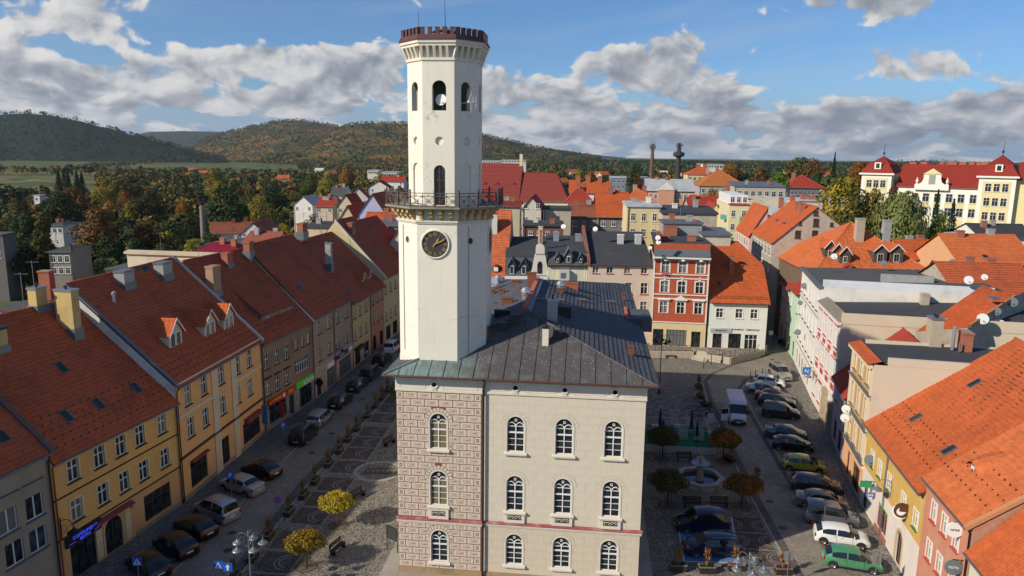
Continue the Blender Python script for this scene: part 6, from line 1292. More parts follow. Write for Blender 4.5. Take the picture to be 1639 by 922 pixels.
simple('flat_workshop','long flat workshop roofs below the barn',330,392,392,180,4,GREYR,GRF,'flat',384,14,4,(1.4,),1.2,1.0,cat='workshop')
simple('grey_parapet_house','cream parapet house with two brick chimneys behind the taupe house roof',478,532,364,125,8,pcol('parapet_cream',(.52,.46,.34),dirt=.4),BLF,'flat',361,10,0)
simple('lilac_house','lilac rendered house with a dark red roof near the tower',572,619,345,165,4,pcol('lilac_render',(.42,.42,.60)),T_L2,'g',311,14,1,(.5,),1.0,1.4)
simple('cream_gable_house','cream gabled house with small arched window, left of the lilac one',536,575,362,170,4,SAND,T_L2,'g',330,14,1,(0,),1.0,1.4)
simple('dark_red_terrace','dark red roof below the lilac house',578,640,372,150,5,pcol('stone_grey_wall',(.30,.30,.31),dirt=.4),T_L,'f',340,12,0)
simple('grey_stone_block','grey stone block beside the tower',600,650,362,140,5,pcol('stone_grey_wall',(.30,.30,.31)),LEAD,'flat',350,10,0,chs=((616,395,362,-1,1.6),))
simple('pale_chimney_house','pale gable house with a big chimney touching the tower edge',618,660,398,128,4,pcol('mottled_plaster',(.50,.43,.38),dirt=.4),T_L,'g',363,14,1,(1.5,),.8,1.4)
for i,(a,b,ye,Y,py,wm,rm,lab) in enumerate([(555,590,318,250,301,WH,T_R,'white gabled house highest in the cluster left of the tower'),(528,552,312,300,298,WH,GRF,'white block with grey roof at the wood edge left of the tower'),(590,622,300,310,290,WH,T_R,'small white house with red roof close to the tower'),
   (500,530,322,280,313,WH,GRF,'low grey roofed house left of the gabled cluster'),(506,532,330,230,318,SAND,T_R,'red roofed cottage at the lower edge of the cluster'),(622,652,318,230,300,pcol('brown_wall',(.3,.2,.15)),T_L2,'brown gabled house just left of the tower shaft'),(470,500,328,260,315,WH,GRR,'pale roofed house at the left end of the cluster'),
   (610,646,290,400,281,WH,T_R,'far red roofed terrace left of the tower'),(540,566,330,215,312,SAND,T_R,'sand coloured house with red gable roof above the street trees')]):
    simple('cottage',lab,a,b,ye,Y,(-6,5,0,8,4,-4,10,3,6)[i],wm,rm,'g' if i in(0,2,5,6,8) else 'f',py,10,2,(1.2,),.9,1.2)
# ================================================================ GROUND
def terrmat():
    m,t,p=principled('terrain_grass'); P=t.n('ShaderNodeTexCoord').outputs['Object']
    n=t.noise(P,.004,4); f=t.noise(P,.03,4); s=t.n('ShaderNodeVectorMath',{0:P,1:(.0012,.006,1)},operation='MULTIPLY').outputs[0]
    vc=t.n('ShaderNodeTexVoronoi',{'Vector':s,'Scale':2.0}).outputs['Color']; r=t.n('ShaderNodeSeparateColor',{0:vc}).outputs[0]
    c=t.ramp(r,[(0,(.05,.085,.02)),(.35,(.09,.13,.035)),(.6,(.16,.15,.06)),(.8,(.07,.11,.03)),(1,(.20,.17,.08))])
    c=t.mix(t.rng(f,.45,.65),c,(.045,.06,.02)); t.t.links.new(c,p.inputs['Base Color']); p.inputs['Roughness'].default_value=.95; p.inputs['Specular IOR Level'].default_value=.1; return m
rows=[-60,-20,0,15,25,40,60,80,95,110,125,140,155,175,200,230,265,300,350,400,450,500,570,650,750,870,1000,1200,1400,1700,2000,2400,2800,3400,4200,5200,6500,8000,10500,14000]
m=MB(); NC=90; idx=[]
for y in rows:
    W_=max(260,y*1.15); idx.append([m.V((W_*(2*i/NC-1)*(abs(2*i/NC-1)**.5 if y<1 else 1),y,terr(W_*(2*i/NC-1),y))) for i in range(NC+1)])
for j in range(len(rows)-1):
    for i in range(NC): m.f.append([idx[j][i],idx[j][i+1],idx[j+1][i+1],idx[j+1][i]]); m.m.append(0)
m.build('ground',terrmat(),kind='structure',smooth=True)
def cobble(name,c1,c2,sc,mort,row=False,dark=.5,wear=None):
    """setts: cell pattern with dark joints and fine relief"""
    m,t,p=principled(name); P=t.n('ShaderNodeTexCoord').outputs['Object']
    if row:
        rr=t.n('ShaderNodeMapping',{'Vector':P,'Rotation':(0,0,R(row)),'Scale':(sc,sc,sc)}).outputs[0]
        b=t.n('ShaderNodeTexBrick',{'Vector':rr,'Color1':(*c1,1),'Color2':(*c2,1),'Mortar':(*mort,1),'Scale':1.0,'Mortar Size':.025,'Mortar Smooth':.3,'Brick Width':.9,'Row Height':.5}); c=b.outputs['Color']; hgt=t.math('SUBTRACT',1,b.outputs['Fac'])
    else:
        v=t.n('ShaderNodeTexVoronoi',{'Vector':P,'Scale':sc,'Randomness':.75}); d=v.outputs['Distance']; r=t.n('ShaderNodeSeparateColor',{0:v.outputs['Color']}).outputs[0]
        c=t.mix(r,c1,c2); hgt=t.rng(d,.62,.30); c=t.mix(t.rng(d,.38,.62),c,mort)
    n=t.noise(P,.22,5,.6); c=t.mix(t.math('MULTIPLY',t.rng(n,.4,.7),dark),c,[x*.55 for x in c1]); n2=t.noise(P,1.6,4,.6); c=t.mix(t.math('MULTIPLY',t.rng(n2,.5,.75),.35),c,[min(1,x*1.5) for x in c2])
    t.t.links.new(c,p.inputs['Base Color']); p.inputs['Roughness'].default_value=.85; p.inputs['Specular IOR Level'].default_value=.25
    bp=t.n('ShaderNodeBump',{'Strength':.5,'Distance':.03,'Height':hgt}); t.t.links.new(bp.outputs[0],p.inputs['Normal']); MATS[name]=m; return m
PAVE=cobble('grey_setts',(.225,.20,.165),(.34,.305,.25),7.5,(.10,.09,.08)); ROADM=cobble('road_setts',(.175,.155,.13),(.26,.235,.195),5.2,(.08,.07,.06),row=12); SIDE=cobble('sidewalk_setts',(.17,.16,.15),(.24,.225,.205),9,(.09,.08,.075))
def sheet(name,pts,z,mat,kind='structure',parent=None):
    return MB().poly([(p[0],p[1],z) for p in pts]).build(name,mat,parent,kind=kind)
sheet('square_paving',[(-34,20),(48,20),(52,135),(20,150),(-34,150)],.004,PAVE)
def gp(l): return [G(x,y) for x,y in l]
LW=gp([(170,1020),(271,922),(355,837),(418,771),(484,708),(560,632),(612,580),(632,558)]); LE=gp([(240,1080),(373,922),(484,774),(560,694),(617,631),(645,600),(655,570)])
sheet('road',LW+LE[::-1],.008,ROADM)
RL=gp([(1320,990),(1249,866),(1209.5,795),(1176,727),(1159,686),(1137,640),(1128.5,610),(1141.5,597),(1172,584),(1215,573),(1237,564)]); RR=gp([(1400,980),(1345,902),(1302,811),(1266,764),(1231,705),(1199.6,650),(1188,622),(1198,608),(1226,600),(1262,598),(1275,560),(1262,528),(1256,512)])
sheet('road',RL+[G(1246,545),G(1243,520)]+RR[::-1],.008,cobble('road_setts_right',(.22,.195,.155),(.33,.29,.23),5.0,(.08,.07,.06),row=-12))
SW_=[(-34,30),(-31.6,45.9),(-28.2,58.6),(-26.7,74.5),(-24.2,85.6),(-22.35,98.7),(-20,118)]
sheet('pavement',SW_+gp([(600,566),(560,600),(505,650),(440,710),(400,750),(330,830),(250,910),(180,985)])[0:],.012,SIDE)
def strip(name,pts,w,z,mat,parent=None,kind='structure',h=0):
    m=MB(); q=[]
    for i,p in enumerate(pts):
        d=(pts[min(i+1,len(pts)-1)]-pts[max(0,i-1)]); d.z=0; d.normalize(); n=Vector((-d.y,d.x,0))*w/2; q.append((p+n,p-n))
    for i in range(len(q)-1):
        a,b=q[i];c,d=q[i+1]; m.poly([(a.x,a.y,z),(b.x,b.y,z),(d.x,d.y,z),(c.x,c.y,z)])
        if h:
            m.poly([(a.x,a.y,0),(a.x,a.y,z),(c.x,c.y,z),(c.x,c.y,0)]); m.poly([(b.x,b.y,0),(b.x,b.y,z),(d.x,d.y,z),(d.x,d.y,0)])
    return m.build(name,mat,parent,kind=kind)
KERB=surf('granite_kerb',(.30,.28,.25),.85,.2,1.5,12,.2); GUT=cobble('gutter_setts',(.12,.11,.10),(.20,.18,.16),11,(.06,.05,.05))
strip('kerb',LW,.16,.03,KERB,h=1); strip('kerb',[p+Vector((.5,0,0)) for p in LE],.16,.05,KERB,h=1); strip('gutter',LE,.75,.012,GUT)
strip('kerb',[p-Vector((.45,0,0)) for p in RL],.16,.05,KERB,h=1); strip('gutter',RL,.6,.012,GUT); strip('kerb',RR[1:9],.18,.03,KERB,h=1); strip('gutter',[p-Vector((.4,0,0)) for p in RR[1:9]],.5,.014,GUT)
# slabs round the town hall
u=lambda a,b:TH_M@Vector((a,b,0)); SLAB=surf('pale_slab',(.34,.31,.26),.85,.2,.8,10,.2,dirt=.3)
sl=MB(TH_M)
for i in range(20): 
    for (x0,x1,y0,y1) in ((-1.3,-.05,-1.2+i*2,.75+i*2),): sl.box(x0,x1,y0,y1,0,.05)
sl.build('stone_slabs',SLAB,kind='stuff'); MB(TH_M).box(17.25,18.4,-1,38,0,.05).box(-1.3,18.4,-1.2,-.05,0,.045).build('stone_edging',SLAB,kind='structure')
# decorative panels with pale arcs along the planters
DP=cobble('brown_panel_setts',(.12,.09,.078),(.165,.125,.105),9,(.05,.04,.035)); PALE=surf('pale_marble_setts',(.25,.235,.21),.8,.25,4,20,.2)
def arc(m,c,r,a0,a1,w,z,ex,ey,n=12):
    for i in range(n):
        t0=a0+(a1-a0)*i/n;t1=a0+(a1-a0)*(i+1)/n; P=lambda rr,t:c+ex*(rr*cos(t))+ey*(rr*sin(t))
        q=[P(r,t0),P(r+w,t0),P(r+w,t1),P(r,t1)]; m.poly([(v.x,v.y,z) for v in q])
PL=[(.3493*x+240,.3493*y+600) for x,y in ((385,948),(470,850),(545,750),(637,640),(703,563),(757,497),(818,418),(868,356),(908,304),(948,256),(997,196),(1035,150),(1063,113),(1090,76))]
PLG=[G(x,y) for x,y in PL]
for i,p in enumerate(PLG):
    d=(PLG[min(i+1,13)]-PLG[max(0,i-1)]).normalized(); n=Vector((d.y,-d.x,0)); c=p+n*1.75
    a,b=1.35,1.5; q=[c-d*a-n*(b-.3),c+d*a-n*(b-.3),c+d*a+n*b,c-d*a+n*b]
    o=sheet('paving_panel',q,.010,DP)
    m=MB(); 
    for r in (.62,.95): arc(m,c+n*1.0,r,PI*.5,PI*1.5,.10,.015,n,d)
    m.build('pale_arc',PALE,kind='structure')
    strip('pale_line',[c-d*(a+.22)-n*1.2,c-d*(a+.22)+n*b],.14,.013,PALE)
strip('pale_line',[p+Vector((3.45,.3,0)) for p in PLG],.12,.014,PALE)
E0=G(605,754); m=MB(); ex,ey=Vector((1,0,0)),Vector((0,1,0)); arc(m,E0,1.9,0,2*PI,.45,.012,ex,ey,32); m.build('pale_ring',SLAB,kind='structure'); sheet('emblem_panel',[E0+Vector(v) for v in ((-1.4,-.75,0),(1.3,-.7,0),(1.5,.75,0),(-1.2,.7,0))],.016,DP)
m=MB(); 
for dx in (-.8,-.3,.2,.7): arc(m,E0+Vector((dx,0,0)),.18,PI*.1,PI*1.4,.09,.021,ex,ey,8)
m.build('emblem_scroll',PALE,kind='structure')
for (x,y) in ((541,841),(490,907),(1060,735),(1157,738),(1068,808),(1187,810)):
    c=G(x,y); m=MB(); arc(m,c,.0,0,2*PI,.7,.012,ex,ey,24); m.build('tree_pit',surf('earth_pit',(.13,.115,.095),.95,.3,2,12,.4),kind='structure'); m=MB(); arc(m,c,.7,0,2*PI,.14,.016,ex,ey,28); m.build('pit_ring',DP,kind='structure')
# floral pattern of dark setts right of the town hall
m=MB()
for i in range(5):
    for j in range(6):
        c=G(1075,655)+Vector((i*1.9-3.6,j*1.9-2,0))
        for k in range(4): a=k*PI/2; arc(m,c+Vector((.95*cos(a)-.95*sin(a),.95*sin(a)+.95*cos(a),0)),.82,a+PI,a+1.5*PI,.11,.011,ex,ey,6)
m.build('setts_pattern',cobble('dark_setts',(.07,.06,.055),(.10,.09,.08),9,(.04,.035,.03)),kind='structure')
for k,(x,y) in enumerate(((1196,840),(1207,866),(1219,893),(1113,640),(1117,655),(1121,668))):
    c=G(x,y); d=(G(1219,893)-G(1196,840)).normalized() if k<3 else (G(1121,668)-G(1113,640)).normalized(); n=Vector((d.y,-d.x,0))
    sheet('paving_panel',[c-d*1.2-n*1.3,c+d*1.2-n*1.3,c+d*1.2+n*1.3,c-d*1.2+n*1.3],.0105,DP); m=MB()
    for s in(-1,1):
        for r in (.55,.8): arc(m,c+n*s*1.25,r,PI*.5 if s>0 else -PI*.5,PI*1.5 if s>0 else PI*.5,.08,.0155,n,d)
    m.build('pale_arc',PALE,kind='structure'); strip('pale_line',[c+d*1.35-n*1.3,c+d*1.35+n*1.3],.1,.013,PALE)
for (x,y) in ((371,853),(365,881),(584,674),(531,694),(499,725),(580,639),(1252,845),(1232,803),(1236,575),(620,756)):
    c=G(x,y); MB().lathe([(.34,0),(.34,.018),(.001,.018)],16,c).build('manhole_cover',plain('cast_iron',(.05,.04,.035),.6,.3),kind='structure')
# accessible parking bay
BQ=gp([(1087,850),(1171,828),(1184,901),(1095,899)]); sheet('blue_parking_bay',BQ,.012,surf('blue_road_paint',(.07,.20,.42),.7,.25,1.5,14,.2,dirt=.4)); 
WLN=surf('worn_white_paint',(.55,.56,.55),.8,.2,3,14,.1,dirt=.4)
for i in range(4): strip('bay_line',[BQ[i],BQ[(i+1)%4]],.12,.017,WLN)
strip('bay_line',[BQ[0].lerp(BQ[3],.5),BQ[1].lerp(BQ[2],.5)],.12,.018,WLN); m=MB(); c=G(1168,847); arc(m,c,.28,-.5*PI,PI,.07,.019,ex,ey,14); m.build('wheelchair_mark',WLN,kind='structure')
# ---------------------------------------------------------------- street furniture
def bench(label,p,az,group='benches on the square'):
    o=thing('bench',label,'bench',p,-az,group); WD=surf('dark_bench_wood',(.05,.035,.025),.6,.3,2,20,.2)
    if 'bench' not in _misc: _misc['bench']=[MB().box(-.8,.8,y,y+.09,.42,.45).mesh('seat_slat',WD) for y in (-.2,-.09,.02,.13)]+[MB().box(-.8,.8,.24,.27,z,z+.09).mesh('back_slat',WD) for z in (.55,.68,.81)]+[MB().box(x-.03,x+.03,-.22,.26,.0,.42).box(x-.03,x+.03,.22,.28,.42,.92).mesh('leg',DARKM) for x in (-.65,.65)]
    for me in _misc['bench']: link(me.name.split('.')[0],me,o)
    return o
bench('dark bench beside the nearer round autumn tree, left of the town hall',G(541,883),R(-70)); bench('dark bench directly above the farther round autumn tree, left of the town hall',G(573,798),R(-60)); bench('dark bench closest to the sgraffito wall of the town hall',G(624,712),R(-60))
bench('left of two dark benches between the blue cars and the fountain',G(1108,812),R(0)); bench('right of two dark benches between the blue cars and the fountain',G(1151,812),R(0)); bench('light bench below the terrace wall at the back of the square',G(1073,573),R(0)); bench('dark bench between the fenced green platform and the fountain',G(1095,738),R(0))
bench('thin dark bench against the white facade of the right row',G(1304,640),R(90))
def planter(label,p,az,stalk=1,fl=(.35,.05,.04),w=1.15):
    o=thing('planter',label,'planter',p,-az,'wooden planters with dried maize'); 
    if 'pl' not in _misc:
        BX=surf('dark_planter_wood',(.045,.03,.022),.7,.3,2,20,.3); a=w/2
        _misc['pl']=[('box',MB().box(-a,a,-.27,.27,.06,.50).mesh('box',BX)),('rim',MB().box(-a-.03,a+.03,-.30,-.24,.50,.55).box(-a-.03,a+.03,.24,.30,.50,.55).box(-a-.03,-a+.03,-.24,.24,.50,.55).box(a-.03,a+.03,-.24,.24,.50,.55).mesh('rim',surf('grey_wood',(.22,.20,.18),.7,.2,3,20,.1)))]
        for i in range(9): _misc['pl'].append(('slat',MB().box(-a+i*w/9+.01,-a+(i+1)*w/9-.01,-.29,-.27,.06,.49).mesh('slat',BX)))
        s=MB(); r_=random.Random(3)
        for k in range(14):
            x,y=r_.uniform(-.12,.12),r_.uniform(-.1,.1); s.tube([(x*.5,y*.5,.4),(x*.7,y*.7,.9),(x*1.6,y*1.6,1.75+r_.uniform(-.2,.2))],[.03,.035,.02],4)
            a0=r_.uniform(0,6.28); z=r_.uniform(.8,1.6); s.poly([(x*.6,y*.6,z),(x*.6+.22*cos(a0),y*.6+.22*sin(a0),z+.18),(x*.6+.32*cos(a0),y*.6+.32*sin(a0),z-.02),(x*.6+.05*cos(a0),y*.6+.05*sin(a0),z-.1)])
        _misc['stalk']=s.mesh('maize_stalks',surf('dry_maize',(.24,.125,.045),.85,.4,4,20,.2))
        for nm,c in (('r',(.32,.04,.05)),('g',(.06,.10,.03)),('p',(.5,.3,.32))):
            s=MB()
            for k in range(110):
                c0=Vector((r_.uniform(-.5,.5),r_.uniform(-.2,.2),.52+r_.uniform(0,.16))); v=Vector((r_.uniform(-1,1),r_.uniform(-1,1),r_.uniform(-.5,.5)))*.09; w_=Vector((r_.uniform(-1,1),r_.uniform(-1,1),r_.uniform(-.5,.5)))*.09; s.poly([c0,c0+v,c0+v+w_,c0+w_])
            _misc['fl'+nm]=s.mesh('flowers',leafmat('flowers_'+nm,c,[x*.6 for x in c]))
    for nm,me in _misc['pl']: link(nm,me,o)
    if stalk: link('maize_stalks',_misc['stalk'],o)
    link('flowers',_misc['fl'+fl],o,kind='stuff') if isinstance(fl,str) else link('flowers',_misc['flr'],o,kind='stuff'); return o
NTH=['nearest the camera','second','third','fourth','fifth','sixth','seventh','eighth','ninth','tenth','eleventh','twelfth','thirteenth','farthest']
for i,p in enumerate(PLG):
    d=(PLG[min(i+1,13)]-PLG[max(0,i-1)]).normalized(); planter(('maize planter along the left street, %s, counting from the camera'%NTH[i]) if 0<i<13 else 'maize planter along the left street, %s'%NTH[i],p,math.atan2(d.x,d.y)-PI/2,1,'r' if i in(1,2) else 'g')
for x,y,l,st,f,az in ((1085,913,'maize planter left of three in front of the blue parking bay',1,'g',0),(1131,916,'maize planter in the middle in front of the blue parking bay',1,'g',0),(1177,912,'planter with pink flowers, right of three in front of the blue bay',1,'p',0),(1253,918,'maize planter in sunlight near the bottom edge, right of the grey lamp',1,'r',0),
    (1118,622,'tall maize planter farthest from the camera, near the terrace steps',1,'g',80),(1121,637,'maize planter beside the white van, second from the terrace steps',1,'g',80),(1128,650,'round-looking planter with green plant beside the van',0,'g',70),(1136,665,'planter at the corner of the green platform by the road kerb',1,'g',70),(1168,738,'maize planter by the kerb right of the upper round tree',1,'r',60),(1211,775,'planter on the kerb behind the orange tree',1,'g',60),(1243,650,'small planter between parked cars',0,'g',0)):
    if l.startswith('small'): p=G(1245,667)
    else: p=G(x,y)
    planter(l,p,R(az),st,f)
LG=plain('lamp_grey_paint',(.16,.19,.21),.45,.3); GLB=plain('clear_globe',(.55,.56,.52),.15)
def lamp(label,p,h,n,mat,s=1.0,ph=0,group=None,cat='street lamp'):
    o=thing('street_lamp',label,cat,p,ph,group)
    MB().lathe([(.22*s,0),(.22*s,.15),(.12*s,.35),(.09*s,.9),(.06*s,1.2),(.05*s,h-.3),(.08*s,h-.25),(.06*s,h-.1),(.09*s,h),(.02,h+.25*s)],10).build('post',mat,o)
    for k in range(n):
        a=2*PI*k/n; M_=Matrix.Rotation(a,4,'Z'); r=.95*s; z=h-.75*s; m=MB(M_); m.tube([(.04,0,h-.35*s)]+[(r*.5+r*.5*cos(PI-t_),0,z+.25*s+.45*s*sin(t_)) for t_ in [PI*i/8 for i in range(9)]],.022*s,5); m.tube([(.05,0,z-.3*s),(r*.35,0,z-.25*s),(r*.5,0,z+.1*s),(r*.3,0,z+.3*s)],.014*s,4)
        ar=m.build('arm',mat,o); MB(M_).lathe([(.05*s,z+.25*s),(.07*s,z+.1*s),(.13*s,z),(.30*s,z-.10*s),(.36*s,z-.17*s),(.30*s,z-.16*s),(.1*s,z-.05*s)],14,(r,0,0)).build('lamp_shade',mat,ar); MB(M_).lathe([(.19*s,z-.13*s),(.2*s,z-.22*s),(.13*s,z-.33*s),(.01,z-.37*s)],12,(r,0,0)).build('globe',GLB,ar)
    return o
lamp('grey five-armed lamp post at the bottom of the left street',G(397,850,4.7),0,0,LG) if False else None
p=G(397,849,4.8); lamp('grey lamp post with curved arms beside the planters of the left street',(p.x,p.y,0),4.6,5,LG,.95,R(20),'grey multi-armed lamps'); p=G(1201,884,4.9); lamp('grey lamp post with curved arms by the blue parking bay, bottom right',(p.x,p.y,0),4.7,5,LG,.95,R(50),'grey multi-armed lamps')
p=G(1055,629); zt=AT(1056,531,p.y).z; lamp('tall black lamp post with cluster of bells right of the town hall roof',p,zt-.4,5,DARKM,1.0,0)
def walllamp(label,h,px_,py_,mat=DARKM,s=1.0):
    u_,z=h.uz(px_,py_); p=h.M@Vector((u_,0,z)); o=thing('wall_lamp',label,'wall lamp',p,h.ang,'bracket lamps on the facades')
    m=MB(); m.box(-.03,.03,-.05,0,-.8*s,.8*s); m.tube([(0,-.03,.3*s)]+[(0,-(.55*s-.55*s*cos(t_)),.3*s+.45*s*sin(t_)) for t_ in [PI*i/8 for i in range(9)]],.025,5); m.tube([(0,-.03,-.5*s),(0,-.5*s,-.1*s),(0,-.75*s,.4*s)],.018,4); m.tube([(0,-.3*s+.2*s*cos(t_),.1*s+.2*s*sin(t_)) for t_ in [2*PI*i/10 for i in range(11)]],.015,4,cap=False); m.build('bracket',mat,o)
    MB().lathe([(.04,.3*s),(.08*s,.2*s),(.16*s,.1*s),(.42*s,-.08*s),(.46*s,-.14*s),(.2*s,-.08*s)],14,(0,-1.1*s,0)).build('lamp_shade',mat,o); MB().lathe([(.2*s,-.1*s),(.18*s,-.25*s),(.01,-.32*s)],10,(0,-1.1*s,0)).build('globe',GLB,o)
walllamp('ornate black bracket lamp above the bistro sign',LH1,97,846); walllamp('black bracket lamp between the peach and brown houses',LH3,424,652); walllamp('small black bracket lamp on the taupe house',LH4,538,560,s=.8); walllamp('grey bracket lamp on the peeling ochre house, right row',RH2,1427,783,LG); walllamp('grey bracket lamp on the red and white house',RH4,1308,603,LG,.9)
def hangsign(name,label,h,px_,py_,r,mat,txt=None,tm=None,rect=None,d=.5,cat='sign'):
    u_,z=h.uz(px_,py_,-d); p=h.M@Vector((u_,-d,z)); o=thing(name,label,cat,p,h.ang)
    M_=Matrix.Rotation(PI/2,4,'Z')
    if rect: MB().box(-.04,.04,-rect[0]/2,rect[0]/2,-rect[1]/2,rect[1]/2).build('panel',mat,o)
    else: MB(Matrix.Rotation(PI/2,4,'Y')).lathe([(.01,-.06),(r,-.05),(r,.05),(.01,.06)],18).build('panel',mat,o)
    MB().box(-.02,.02,-.1,d,(rect[1]/2 if rect else r)-.02,(rect[1]/2 if rect else r)+.03).build('bracket',DARKM,o)
    if txt:
        for s in(-1,1): q=T(txt,(rect[1]*.7 if rect else r*.42),tm or BLACK,o,(s*.065,0,0),(R(90),0,R(90) if s>0 else R(-90)))
    return o
def dishat(label,x,y,Y,rpx,az=200,mat=None): p=AT(x,y,Y); dish('satellite_dish',label,p,rpx/(FPX/Y),R(az),R(25),mat,.6,'satellite dishes on the right roofs')
DG_=plain('dish_grey',(.13,.15,.17),.5)
for i,(x,y,Y,r,l,mt) in enumerate([(1572.5,511,72,9,'white dish, left one of the pair low on the rubble wall',None),(1598,519.5,74.6,9,'white dish, right one of the pair low on the rubble wall',None),(1594.6,498.5,74.3,7,'grey dish above the white pair on the rubble wall',DG_),(1620,484,77,8,'grey dish highest on the rubble wall, near its coping',DG_),(1550,449,84,7,'white dish standing left on the flat roof before the maroon tiled roof',None),(1575.5,444,84,5,'small white dish right on the flat roof before the maroon tiled roof',None),
   (1524.6,421,100,6,'grey dish beside the white dormer of the long orange roof',DG_),(1414.7,421.7,100,5,'grey dish on the flat roof edge below the wooden dormers',DG_),(1335,411,104,5,'white dish between the brown side dormers of the hipped roof',None),(1354,655,66,7,'upper white dish on the ornate tan house corner',None),(1352,669,66,7,'lower pale dish on the ornate tan house corner',None),(1392,737,58.2,9,'large grey dish at the corner of the peeling ochre house',DG_),
   (1287,458,100,5,'grey dish at the top left corner of the white terrace house',DG_),(1281,485,99,4,'grey dish half way up the white terrace house',DG_),(1277,532,97,5,'grey dish low on the white terrace house edge',DG_),(1053,381,108,4,'white dish uppermost by the party wall of the brick house',None),(1054,388,108,4,'pale dish below the uppermost one by the brick house party wall',None),(1041,397,108.5,3,'small white dish on the dark roof left of the brick house',None),
   (902,363,118,4,'white oval dish standing on the slate house roof',None),(953,367,119,4,'white dish at the left firewall of the pink house roof',None),(790,452,72,8,'dark dish on the town hall roof beside the steel ventilator',DG_)]): dishat(l,x,y,Y,r,mat=mt)
hangsign('round_sign','round brown and white cat-shaped hanging sign on the peeling ochre house',RH2,1441,819,.58,WT,'',None)
_c=bpy.data.objects['round_sign']; MB(Matrix.Rotation(PI/2,4,'Y')).lathe([(.30,.0),(.30,.055),(.585,.056),(.585,0)],18,(-.12,.1,0),cap=False).build('brown_patch',BROWNF,_c)
MB().box(-.09,-.05,-.1,.58,.05,.5).box(.05,.09,-.1,.58,.05,.5).build('brown_patch',BROWNF,_c); hangsign('round_sign','white round hanging sign with black lettering on the pink peeling house',RH1,1528,848,.5,WT,'OPAK',BLACK,d=.4); hangsign('round_sign','grey round hanging sign at the bottom of the pink peeling house',RH1,1526,908,.5,DG_,'FOTO',WT)
hangsign('shop_sign','green box sign on the boundary of the ochre and tan houses',RH2,1386,775,.4,plain('green_enamel',(.02,.25,.10),.4),'',None,(.9,.55),.7); hangsign('shop_sign','small violet box sign under the green one',RH2,1393,792,.4,plain('violet_enamel',(.14,.14,.40),.4),'BAR',WT,(.7,.35),.4); hangsign('shop_sign','blue square sign with white glyph on the white terrace house',RH5,1291,594,.4,plain('blue_enamel',(.02,.14,.45),.4),'N',WT,(.95,.95),1.0)
hangsign('shop_sign','round black hanging sign beside the green fascia, left street',LH4,511,612,.5,plain('black_sign',(.008,.008,.012)))
hangsign('shop_sign','tall narrow red sign in front of the red fascia shop',LH3,451,656,.3,plain('red_enamel',(.45,.03,.03),.4),'',None,(.45,1.7),.9); hangsign('shop_sign','tall blue poster sign at the left end of the red fascia shop',LH3,423,664,.3,plain('blue_enamel',(.02,.14,.45)),'',None,(.7,2.0),.3)
def post_sign(label,base,top,kind,rz=0.0,cat='road sign'):
    p=G(*base); zt=max(2.2,AT(top[0],top[1],p.y).z); o=thing('road_sign',label,cat,p,rz); MB().tube([(0,0,0),(0,0,zt+.25)],.035,6).build('pole',GREYM,o)
    BL=plain('sign_blue',(.015,.10,.50),.4)
    if kind in('P','up','cross'):
        s=.32; pl=MB().box(-s,s,-.05,-.035,zt-s*2+.25,zt+.25).build('panel',BL,o); c=zt-s+.25
        if kind=='P': T('P',.62,WT,pl,(0,-.06,c),(R(90),0,0))
        if kind=='up': MB().extr([(-.06,c-.22),(.06,c-.22),(.06,c+.02),(.15,c+.02),(0,c+.22),(-.15,c+.02),(-.06,c+.02)],-.058,-.05).build('arrow',WT,pl)
        if kind=='cross':
            MB().extr([(-.26,c-.22),(.26,c-.22),(0,c+.24)],-.056,-.05).build('triangle',WT,pl); MB().tube([(-.02,-.06,c-.02),(.0,-.06,c+.06)],.035,5).tube([(0,-.06,c-.02),(-.09,-.06,c-.18)],.022,4).tube([(0,-.06,c-.02),(.08,-.06,c-.18)],.022,4).lathe([(.001,.11),(.035,.09),(.001,.06)],6,(0,-.06,c)).build('walker',BLACK,pl)
    if kind=='stop':
        pl=MB(Matrix.Translation((0,-.05,zt))@Matrix.Rotation(PI/2,4,'X')).lathe([(.001,0),(.32,0),(.32,.015),(.001,.015)],20).build('panel',BL,o); m=MB(Matrix.Translation((0,-.05,zt))@Matrix.Rotation(PI/2,4,'X')); m.lathe([(.25,.018),(.32,.018),(.32,.02),(.25,.02)],20,cap=False); m.build('red_ring',plain('sign_red',(.5,.02,.02),.4),pl)
        MB().extr([(-.22,zt-.18),(-.18,zt-.22),(.22,zt+.18),(.18,zt+.22)],-.075,-.068).extr([(-.22,zt+.18),(-.18,zt+.22),(.22,zt-.18),(.18,zt-.22)],-.08,-.073).build('red_cross',plain('sign_red',(.5,.02,.02)),pl)
    if kind=='back': MB().box(-.33,.33,.02,.04,zt-.35,zt+.35).build('panel',plain('sign_back_grey',(.30,.31,.32),.4,.4),o)
    return o
post_sign('blue parking sign on the pavement in front of the red fascia shop',(455,712),(453,680),'P'); post_sign('blue parking sign beside the silver hatchback of the left street',(371,800),(366,760),'P'); post_sign('round no-stopping sign among the planters of the left street',(447,845),(444,800),'stop')
p=G(217,903,2.6); post_sign('blue pedestrian crossing sign at the bottom left near the bistro',(224,948),(217,897),'cross'); post_sign('pedestrian crossing sign left of the one-way arrow, bottom left',(353,955),(346,903),'cross'); post_sign('blue one-way sign with white arrow, bottom left',(368,958),(361,906),'up'); post_sign('blue parking sign in front of the pale yellow house, left street',(588,590),(586,563),'P')
post_sign('grey back of a sign on a pole near the bottom right lamp',(1259,935),(1261,896),'back'); post_sign('grey back of a sign beside the green car',(1399,940),(1401,896),'back'); post_sign('round sign on a thin pole at the corner of the narrow back street',(1232,560),(1232,533),'back')
